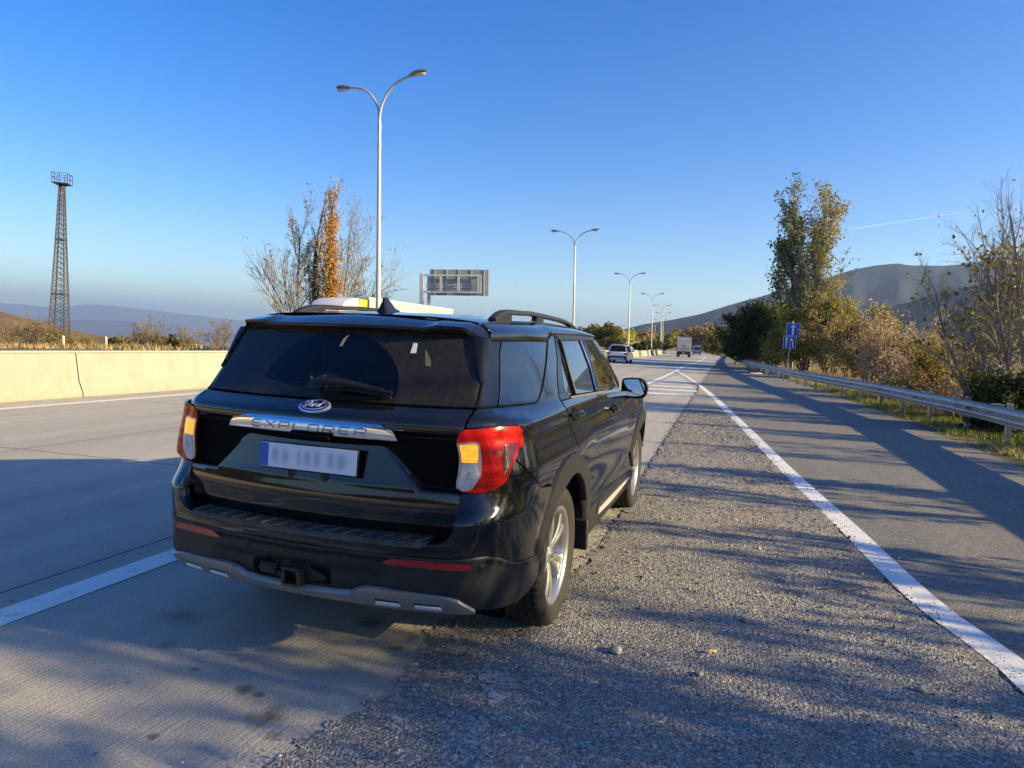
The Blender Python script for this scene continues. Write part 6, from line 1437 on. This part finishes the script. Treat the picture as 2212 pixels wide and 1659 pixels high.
# ---- cabin
b = MB(); b.box((0, 2.3, .55), (1.62, 3.4, .1)); b.box((0, 3.55, 1.02), (1.6, .5, .3)); b.box((0, .62, .98), (1.3, .5, .5)); b.build('cabin_floor', M['void'], suv, smooth=0, bevel=.03)
def seat(x, y, w_, z0=.62, hh=.66, head=True):
    s = empty('seat', (x, y, z0)); s.parent = suv
    b = MB(); b.box((0, .22, .13), (w_, .52, .2)); b.build('cushion', M['seat'], s, bevel=.05)
    b = MB(); b.box((0, 0, 0), (w_, .15, hh)); b.xf(Matrix.Translation((0, -.07, hh / 2 + .1)) @ Matrix.Rotation(R(14), 4, 'X')); b.build('backrest', M['seat'], s, bevel=.05)
    if head:
        b = MB(); b.box((0, -.17, hh + .21), (w_ * .48, .11, .19)); b.build('headrest', M['seat'], s, bevel=.045)
        b = MB(); b.tube([(-.05, -.15, hh + .05), (-.05, -.16, hh + .15)], .007, 5); b.tube([(.05, -.15, hh + .05), (.05, -.16, hh + .15)], .007, 5); b.build('headrest_post', M['exhaust'], s)
for x in (-.40, .40): seat(x, 3.0, .52, .60)
for x in (-.42, .42): seat(x, 2.0, .54, .62)
for x in (-.35, .35): seat(x, 1.05, .50, .66, .55)
b = MB(); b.lathe([(.17, -.012), (.185, 0), (.17, .012), (.155, 0)], 32, closed=True, axis='y'); b.box((0, 0, 0), (.30, .02, .05)); b.xf(Matrix.Translation((-.40, 3.28, 1.02)) @ Matrix.Rotation(R(25), 4, 'X')); b.build('steering_wheel', M['seat'], suv)
# ------------------------------------------------------------------ other vehicles
M['white_paint'] = simple('white_car_paint', (.72, .72, .71), .25, 0, .05, 1, coat=.6)
M['silver_paint'] = simple('silver_car_paint', (.42, .43, .44), .3, .3, .05, 1, coat=.6)
M['truck_white'] = simple('truck_white', (.60, .59, .57), .45, 0, .07, 1.2)
M['truck_grey'] = simple('truck_grey', (.36, .355, .34), .5, .1, .15, 1.5)
M['truck_dirty'] = simple('dirty_white_panel', (.46, .45, .42), .6, 0, .18, 1.2)
M['truck_yellow'] = simple('truck_yellow', (.80, .48, .03), .5, 0, .1, 2)
M['tarp'] = simple('pale_grey_tarp', (.40, .40, .40), .6, 0, .08, .9, bump=.3)
M['veh_glass'] = simple('dark_vehicle_glass', (.01, .012, .014), .05, 0, .1, 3)
M['veh_dark'] = simple('dark_vehicle_plastic', (.025, .025, .027), .55, 0, .15, 4)
M['veh_red'] = simple('vehicle_red_lamp', (.35, .01, .01), .2, 0, .1, 9)
M['plate_white'] = simple('vehicle_plate', (.62, .64, .68), .5, 0, .08, 9)
def road_car(name, x, y, rz, L, Wd, Hh, paint, label, suvlike=True, dark_low=True):
    o = empty(name, (x, y, 0), rz); tag(o, label, 'car')
    hw = Wd / 2; zb = .27; zs = .95 if suvlike else .86
    # body: side profile lofted over the width, narrower towards the roof
    prof = [(-L/2 + .05, zb + .12), (-L/2, .50), (-L/2 + .02, zs), (-L/2 + .10, zs + .06)] + [(L*.18, zs + .05), (L*.42, zs - .1), (L/2 - .05, zs - .22), (L/2, .5), (L/2 - .1, zb + .02), (-L/2 + .3, zb)]
    b = MB(); rows = []
    for sx in (-1, -.93, -.6, 0, .6, .93, 1):
        sc = 1 - .05 * abs(sx) ** 4; rows.append([(sx * hw, p * sc, q if q < .6 else q - .03 * abs(sx) ** 4) for p, q in prof])
    P = np.array(rows); b.grid(np.concatenate([P, P[:, :1]], 1)); k = len(prof) + 1; b.f += [tuple(range(k - 1)), tuple(6 * k + i for i in range(k - 1))[::-1]]
    body = b.build('body', paint, o, smooth=.5)
    r0, r1 = (-L/2 + .16, -L/2 + .62) if suvlike else (-L/2 + .55, -L/2 + 1.35)
    top = [(r0, zs + .04), (r1, Hh - .05), (r1 + .3, Hh), (.15, Hh - .01), (.55, Hh - .07), (L*.28, zs + .04)]
    b = MB(); rows = []
    for sx in (-1, -.9, 0, .9, 1):
        rows.append([(sx * (hw * .93 - (q - zs) * .26), p, q - .03 * abs(sx) ** 3 * (q > Hh - .1)) for p, q in top])
    P = np.array(rows); b.grid(np.concatenate([P, P[:, :1]], 1)); k = len(top) + 1; b.f += [tuple(range(k - 1)), tuple(4 * k + i for i in range(k - 1))[::-1]]
    b.build('cabin', paint, o, smooth=.5)
    yq = lambda z: r0 + (r1 - r0) * (z - zs - .04) / (Hh - .09 - zs)
    b = MB(); z0, z1 = zs + .08, Hh - .13; wq = lambda z: hw * .93 - (z - zs) * .26 - .10
    b.add([(-wq(z0), yq(z0) - .012, z0), (wq(z0), yq(z0) - .012, z0), (wq(z1), yq(z1) - .012, z1), (-wq(z1), yq(z1) - .012, z1)], [(0, 1, 2, 3)]); b.build('rear_window', M['veh_glass'], o, smooth=0)
    for s in (-1, 1):
        b = MB(); xx = lambda z: s * (hw * .93 - (z - zs) * .26 + .008); zz0, zz1 = zs + .09, Hh - .12
        b.add([(xx(zz0), yq(zz0) + .28, zz0), (xx(zz0), L*.22, zz0), (xx(zz1), .42, zz1), (xx(zz1), yq(zz1) + .15, zz1)], [(0, 1, 2, 3)]); b.build('side_window', M['veh_glass'], o, smooth=0)
        b = MB(); b.box((s * (hw - .17), -L/2 + .02, zs - .08), (.36, .10, .13)); b.box((s * (hw - .04), -L/2 + .14, zs - .08), (.10, .26, .13)); b.build('tail_lamp', M['veh_red'], o, bevel=.02)
        b = MB(); b.box((s * (hw + .08), L*.17, zs + .14), (.2, .10, .14)); b.build('wing_mirror', M['veh_dark'], o, bevel=.03)
        for yy in (-L*.29, L*.31):
            b = MB(); b.lathe([(0, -.10), (.24, -.11), (.33, -.10), (.345, -.06), (.345, .06), (.33, .10), (.24, .11), (0, .10)], 24, axis='x'); b.xf(Matrix.Translation((s * (hw - .13), yy, .345))); w_ = b.build('wheel', M['veh_dark'], o)
            b = MB(); b.lathe([(0, .115), (.22, .118), (.225, .10)], 20, axis='x'); q = 1 if s > 0 else -1; b.v[-1] = b.v[-1] * (q, 1, 1); b.xf(Matrix.Translation((s * (hw - .13), yy, .345))); b.build('rim', M['truck_grey'], w_)
    b = MB(); b.box((0, -L/2 - .015, .50), (Wd * .92, .10, .30)); b.build('rear_bumper', M['veh_dark'] if dark_low else paint, o, bevel=.03)
    if suvlike:
        b = MB(); b.box((0, -L/2 - .06, .40), (Wd * .66, .05, .17)); b.build('bumper_insert', M['truck_grey'], o, bevel=.02)
        b = MB(); b.box((0, r1 - .12, Hh - .03), (Wd * .62, .3, .035)); b.build('roof_spoiler', paint, o, bevel=.01)
        for s in (-1, 1): b = MB(); b.tube([(s * hw * .66, r1 + .1, Hh - .02), (s * hw * .66, r1 + .2, Hh + .04), (s * hw * .66, .3, Hh + .04), (s * hw * .66, .45, Hh - .03)], .022, 6); b.build('roof_rail', M['veh_dark'], o)
    b = MB(); b.box((0, -L/2 - .012, .72), (.52, .03, .12)); b.build('number_plate', M['plate_white'], o, smooth=0)
    return o
def hdg(y): return math.atan2(float(SHIFT(y + 5) - SHIFT(y - 5)), 10) * -1
rx = lambda px, y: float(at_px(px, 1)[0]) 
def lane(px, D): p = at_px(px, D); return p[0], p[1]
x, y = lane(1342, 63); road_car('white_car', x, y, hdg(y) + R(1), 4.6, 1.86, 1.69, M['white_paint'], 'white off-road car with dark rear window driving ahead beside the barrier blocks')
x, y = lane(1447.5, 330); road_car('small_car', x, y, hdg(y), 4.4, 1.78, 1.5, M['silver_paint'], 'tiny pale car far ahead where the motorway bends, left of the box truck', False, False)
def van(px, D, label, paint, L=5.4, Wd=1.95, Hh=2.3, name='van', flip=0):
    x, y = lane(px, D); o = empty(name, (x, y, 0), hdg(y) + flip); tag(o, label, 'van')
    prof = [(-L/2, .45), (-L/2 + .03, Hh * .55), (-L/2 + .12, Hh - .08), (-L/2 + .3, Hh), (L*.18, Hh), (L*.30, Hh - .2), (L*.40, 1.25), (L/2 - .05, 1.05), (L/2, .5), (L/2 - .1, .32), (-L/2 + .1, .32)]
    b = MB(); rows = [[(sx * (Wd/2 - max(0, q - 1) * .10), p, q - .04 * abs(sx) ** 4 * (q > Hh - .3)) for p, q in prof] for sx in (-1, -.9, 0, .9, 1)]
    P = np.array(rows); b.grid(np.concatenate([P, P[:, :1]], 1)); k = len(prof) + 1; b.f += [tuple(range(k - 1)), tuple(4 * k + i for i in range(k - 1))[::-1]]; b.build('body', paint, o, smooth=.5)
    b = MB(); b.box((0, -L/2 + .04, 1.62), (Wd * .72, .06, .5)); b.build('rear_window', M['veh_glass'], o, smooth=0)
    b = MB(); b.box((0, L*.345, 1.68), (Wd * .74, .36, .46)); b.build('windscreen', M['veh_glass'], o, smooth=0)
    for s in (-1, 1):
        b = MB(); b.box((s * (Wd/2 - .1), -L/2 + .0, 1.05), (.12, .06, .36)); b.build('tail_lamp', M['veh_red'], o, smooth=0)
        b = MB(); b.box((s * (Wd/2 - .045), .2, 1.62), (.03, L * .6, .42)); b.build('side_window', M['veh_glass'], o, smooth=0)
        b = MB(); b.box((s * (Wd/2 + .1), L*.30, 1.4), (.2, .12, .26)); b.build('wing_mirror', M['veh_dark'], o, bevel=.03)
        for yy in (-L*.3, L*.31): b = MB(); b.lathe([(0, -.1), (.33, -.1), (.34, -.05), (.34, .05), (.33, .1), (0, .1)], 20, axis='x'); b.xf(Matrix.Translation((s * (Wd/2 - .12), yy, .34))); b.build('wheel', M['veh_dark'], o)
    b = MB(); b.box((0, -L/2 - .02, .5), (Wd * .95, .1, .24)); b.build('rear_bumper', M['veh_dark'], o, bevel=.02)
    b = MB(); b.box((0, -L/2 - .02, .85), (.5, .03, .12)); b.build('number_plate', M['plate_white'], o, smooth=0); return o
van(1363, 136, 'white van coming the other way, half hidden behind the white car', M['white_paint'], L=5.2, Hh=2.5, flip=math.pi)
van(1506, 175, 'pale grey van driving just ahead and to the right of the box truck', M['truck_dirty'], L=5.6, Wd=2.0, Hh=2.5)
# box truck with a tail lift
x, y = lane(1478, 120); o = empty('box_truck', (x, y, 0), hdg(y) + R(2)); tag(o, 'white box truck with a grey tail lift driving away in the inner lane', 'truck')
b = MB(); b.box((0, 2.6, 2.33), (2.5, 5.2, 2.45)); b.build('cargo_box', M['truck_white'], o, smooth=0, bevel=.03)
b = MB(); b.box((0, -.02, 3.47), (2.5, .08, .12)); b.box((-1.2, -.02, 2.3), (.09, .08, 2.4)); b.box((1.2, -.02, 2.3), (.09, .08, 2.4)); b.box((0, -.02, 1.14), (2.5, .08, .12)); b.build('door_frame', M['truck_grey'], o, smooth=0)
b = MB(); b.box((0, -.03, 3.24), (2.3, .05, .3)); b.build('top_panel', M['truck_white'], o, smooth=0)
b = MB(); b.box((0, -.08, 2.1), (2.3, .09, 1.95)); l_ = b.build('tail_lift', M['truck_dirty'], o, smooth=0, bevel=.01)
b = MB(); b.box((0, -.13, 1.95), (.42, .02, .2)); b.box((0, -.13, 1.52), (.3, .02, .12)); b.build('lift_label', M['veh_dark'], l_, smooth=0)
for s in (-1, 1):
    b = MB(); b.prism([(s * 1.08, 2.15), (s * .92, 1.9), (s * 1.08, 1.95)], -.14, -.13); b.build('lift_flag', M['sign_white'], l_, smooth=0)
    b = MB(); b.box((s * .62, -.13, 1.52), (.5, .03, .11)); b.build('tail_lamp', M['truck_yellow'] if 0 else M['veh_red'], o, smooth=0)
    for yy in (1.5, 6.1): b = MB(); b.lathe([(0, -.26), (.44, -.26), (.46, -.2), (.46, .2), (.44, .26), (0, .26)], 22, axis='x'); b.xf(Matrix.Translation((s * .96, yy, .46))); b.build('wheel', M['veh_dark'], o)
    b = MB(); b.box((s * 1.4, 6.6, 2.1), (.18, .14, .5)); b.build('wing_mirror', M['veh_dark'], o, bevel=.03)
b = MB(); b.box((0, .25, .75), (2.2, .5, .55)); b.box((0, .0, .5), (2.3, .14, .14)); b.build('underrun_bar', M['veh_dark'], o, smooth=0)
b = MB(); b.box((0, -.1, .72), (.5, .03, .13)); b.build('number_plate', M['plate_white'], o, smooth=0)
b = MB(); b.prism([(5.35, .6), (5.35, 2.6), (6.2, 2.65), (7.2, 1.6), (7.35, .6)], -1.1, 1.1, axes=(1, 2, 0)); b.build('cab', M['truck_white'], o, smooth=.5, bevel=.04)
# oncoming articulated lorry beyond the median
o = empty('lorry', (-22.6, 33.3, 0)); tag(o, 'white articulated lorry coming the other way, seen above the black car roof', 'truck')
b = MB(); b.prism([(0, .5), (0, 1.6), (.18, 2.9), (.5, 3.15), (2.3, 3.15), (2.3, .5)], -1.22, 1.22, axes=(1, 2, 0)); b.build('cab', M['truck_white'], o, smooth=.5, bevel=.06)
b = MB(); rows = []
for sx in (-1, -.85, -.4, 0, .4, .85, 1): rows.append([(sx * 1.16, .45 + .12 * sx * sx, 3.12), (sx * 1.12, .95, 3.62 - .05 * sx * sx), (sx * 1.12, 1.7, 3.86 - .06 * sx * sx), (sx * 1.14, 2.6, 3.94 - .06 * sx * sx), (sx * 1.16, 2.65, 3.1)])
b.grid(np.array(rows)); k = 5; b.f += [tuple(range(5)), tuple(30 + i for i in range(5))[::-1]]; b.build('roof_fairing', M['truck_white'], o, smooth=.6)
b = MB(); b.box((0, .08, 2.25), (2.2, .12, .95)); b.build('windscreen', M['veh_glass'], o, smooth=0)
for s in (-1, 1):
    b = MB(); b.box((s * 1.215, 1.0, 2.2), (.03, .9, .7)); b.build('side_window', M['veh_glass'], o, smooth=0)
    b = MB(); b.box((s * 1.45, .25, 2.2), (.22, .12, .7)); b.build('wing_mirror', M['veh_dark'], o, bevel=.03)
    b = MB(); b.box((s * .85, -.02, .85), (.5, .06, .22)); b.build('headlamp', M['sign_white'], o, smooth=0)
    for yy in (1.2, 4.6, 13.0, 14.3, 15.6): b = MB(); b.lathe([(0, -.2), (.48, -.2), (.5, -.15), (.5, .15), (.48, .2), (0, .2)], 20, axis='x'); b.xf(Matrix.Translation((s * 1.02, yy, .5))); b.build('wheel', M['veh_dark'], o)
b = MB(); b.box((0, 3.15, 2.55), (2.3, .9, 2.6)); b.build('yellow_bulkhead', M['truck_yellow'], o, smooth=0)
b = MB(); b.box((0, 10.6, 2.55), (2.48, 13.7, 2.7)); tl = b.build('trailer', M['tarp'], o, smooth=0, bevel=.02)
b = MB()
for s in (-1, 1): b.box((s * 1.22, 10.6, 3.97), (.12, 13.8, .16)); 
b.box((0, 3.72, 3.97), (2.5, .14, .16)); b.box((0, 17.48, 3.97), (2.5, .14, .16)); b.build('roof_edge', M['truck_white'], tl, smooth=0, bevel=.02)
b = MB()
for yy in np.arange(4.5, 17.4, 1.05): b.box((1.25, yy, 2.55), (.03, .06, 2.6))
b.box((1.25, 10.6, 1.22), (.04, 13.7, .12)); b.build('tarp_strap', M['truck_dirty'], tl, smooth=0)
b = MB(); b.box((0, 9, 1.0), (1.0, 15, .25)); b.build('chassis', M['veh_dark'], o, smooth=0)
# ------------------------------------------------------------------ loose stones, twigs and scraps on the gravel
M['stone_pale'] = simple('pale_stone', (.36, .34, .31), .85, 0, .25, 40, bump=.4)
M['stone_grey'] = simple('grey_stone', (.17, .165, .16), .85, 0, .25, 40, bump=.4)
def stone(x, y, r, seed, mat, label):
    g = np.random.default_rng(seed); bm = bmesh.new(); bmesh.ops.create_icosphere(bm, subdivisions=2, radius=r)
    ph = g.uniform(0, 6, 6)
    for v in bm.verts:
        d = v.co.normalized(); k = 1 + .16 * math.sin(3 * d.x + ph[0]) + .14 * math.sin(4 * d.y + ph[1]) + .12 * math.sin(5 * d.z + 3 * d.x + ph[2]); v.co *= k; v.co.z *= .55; v.co.x *= 1.3
    me = bpy.data.meshes.new('stone'); bm.to_mesh(me); bm.free(); me.materials.append(mat); me.polygons.foreach_set('use_smooth', [True] * len(me.polygons))
    o = bpy.data.objects.new('stone', me); COL.objects.link(o); o.location = (x, y, .022 + r * .3); o.rotation_euler = (0, 0, g.uniform(0, 6)); tag(o, label, 'stone', 'larger stones lying on the gravel'); return o
for x, y, r, sd, lab in [(1.36, 1.17 - .38, .030, 1, 'pale flat stone beside the rear wheel of the parked car, the largest on the gravel'), (2.41, -.73, .022, 2, 'pale stone near the bottom edge of the gravel'), (2.78, .98, .020, 3, 'pale stone close to the worn white line on the gravel'), (1.78, .72, .016, 4, 'small pale stone between the rear wheel and the white line'), (1.80, -.79, .020, 5, 'grey rounded stone near the bottom middle of the gravel'), (1.98, .60 + .9, .018, 6, 'dull grey stone in the middle of the gravel strip'), (2.06, -.98, .02, 7, 'flat grey stone at the very bottom of the gravel')]:
    stone(x, y, r, sd, M['stone_pale'] if 'pale' in lab else M['stone_grey'], lab)
b = MB(); P = np.array([(0, 0, .004), (.03, .012, .012), (.045, .0, .006), (.06, .018, .014), (.05, .03, .006), (.03, .03, .012), (.008, .022, .01)]); b.add(P - P.mean(0), [tuple(range(7))]); M['dry_leaf'] = simple('yellow_dry_leaf', (.55, .40, .12), .7, 0, .2, 60)
o = b.build('fallen_leaf', M['dry_leaf'], smooth=0); o.location = (1.83, .98, .035); o.rotation_euler = (.2, .1, .8); tag(o, 'single yellow fallen leaf on the gravel near the rear wheel', 'leaf')
for x, y, rz, L, lab in [(2.62, 2.3, .25, .34, 'thin dark twig on the gravel between the car and the white line'), (1.28, -.82, -.5, .09, 'short dark scrap of bark at the bottom of the gravel'), (2.2, 4.4, .1, .45, 'pale dry straw stalk on the gravel beyond the front wheel')]:
    b = MB(); b.tube([(-L/2, 0, .012), (-L*.2, .012, .02), (L*.1, -.006, .016), (L*.3, .014, .024), (L/2, 0, .014)], [.003, .005, .005, .004, .002] if L > .2 else [.008, .012, .012, .01, .005], 5)
    o = b.build('twig', M['bark_tan'] if 'straw' in lab else M['bark_dark'], smooth=1); o.location = (x, y, .014); o.rotation_euler = (0, 0, rz); tag(o, lab, 'twig')
# a mass of gravel grains near the viewer
def gravel_mass():
    g = np.random.default_rng(77); n = 78000
    Yp = -1.7 + 17.0 * g.random(n) ** 2.3; L = gl(Yp) + .02 + wob(Yp, 1, .012); Rr = GORE(Yp) - .10
    X = L + (Rr - L) * g.random(n) ** .9
    k = g.random(n) < .035; X[k] = Rr[k] + g.exponential(.07, k.sum()) * np.where(g.random(k.sum()) < .6, 1, -1)          # grains strewn over the line
    k2 = g.random(n) < .03; X[k2] = L[k2] - g.exponential(.06, k2.sum())
    r = .0029 * np.exp(g.normal(0, .45, n)) * (1 + .10 * np.clip(Yp, 0, 14))
    T = np.array([(1, 0, 0), (0, 1, 0), (-1, 0, 0), (0, -1, 0), (0, 0, .75), (0, 0, -.75)]); F = np.array([(0, 1, 4), (1, 2, 4), (2, 3, 4), (3, 0, 4), (1, 0, 5), (2, 1, 5), (3, 2, 5), (0, 3, 5)])
    V = T[None] * (1 + g.uniform(-.4, .4, (n, 6, 1))) * r[:, None, None]; a = g.uniform(0, 6.28, n); c, s = np.cos(a)[:, None], np.sin(a)[:, None]; tl = g.normal(0, .35, (n, 1))
    x = V[..., 0] * c - V[..., 1] * s; y = V[..., 0] * s + V[..., 1] * c; z = V[..., 2] + x * tl
    V = np.stack([x + X[:, None], y + Yp[:, None], z + .017 + r[:, None] * .35], -1)
    t = NT('gravel_grain'); t.set(base=t.ramp(t.attr('tint'), [(0, (.11, .11, .114)), (.5, (.24, .232, .225)), (.8, (.38, .36, .335)), (.96, (.48, .46, .425)), (1, (.5, .48, .45))]), rough=.9, spec=.2)
    return raw_mesh('gravel', V.reshape(-1, 3), (F[None] + 6 * np.arange(n)[:, None, None]).reshape(-1, 3), t.m, None, np.repeat(g.random(n) ** 1.2, 6))
tag(gravel_mass(), kind='stuff')
# broken plastic by the guardrail
db = empty('broken_bumper', (3.1, 48.0, 0), .3); tag(db, 'heap of broken dark car bumper pieces lying at the foot of the guardrail', 'debris')
b = MB(); b.tube([(-.6, 0, .06), (-.42, .1, .26), (-.1, .05, .16), (.2, -.05, .30), (.5, .1, .08)], [.05, .09, .05, .10, .04], 6); b.build('bumper_skin', M['veh_dark'], db)
b = MB(); b.box((-.1, -.3, .06), (.9, .16, .07), np.array(Matrix.Rotation(.2, 3, 'Z'))); b.build('strip', M['truck_dirty'], db, bevel=.02)
b = MB(); b.box((.55, -.1, .12), (.35, .3, .16), np.array(Matrix.Rotation(.5, 3, 'Y'))); b.build('undertray', M['veh_dark'], db, bevel=.04)
# electricity pole far right behind the shrubs
p = at_px(1903, 190); o = empty('power_pole', (p[0], p[1], 1.0)); tag(o, 'dark wooden power pole with a crossarm in front of the mountain', 'pole')
b = MB(); b.tube([(0, 0, -1), (0, 0, 14.5)], [.16, .1], 7); b.build('pole_shaft', M['bark_dark'], o)
b = MB(); b.box((0, 0, 12.2), (5.0, .16, .18)); b.build('crossarm', M['bark_dark'], o, smooth=0)
for x in (-2.2, 0, 2.2): b = MB(); b.lathe([(.09, 0), (.13, .15), (.09, .3), (.05, .4)], 8); b.xf(Matrix.Translation((x, 0, 12.3 if x else 14.4))); b.build('insulator', M['dark_steel'], o)

# ------------------------------------------------------------------ haze in the valley air
t = NT('haze_air'); t.n.remove(t.b); pv = t.new('ShaderNodeVolumePrincipled'); pv.inputs['Color'].default_value = (.46, .65, 1.0, 1); pv.inputs['Density'].default_value = 8.0e-5; pv.inputs['Anisotropy'].default_value = .25; t.link(pv.outputs[0], t.out.inputs['Volume'])
b = MB(); b.box((0, 4000, 100), (54000, 48000, 1700)); hz_o = b.build('haze', t.m, smooth=0); tag(hz_o, kind='stuff')
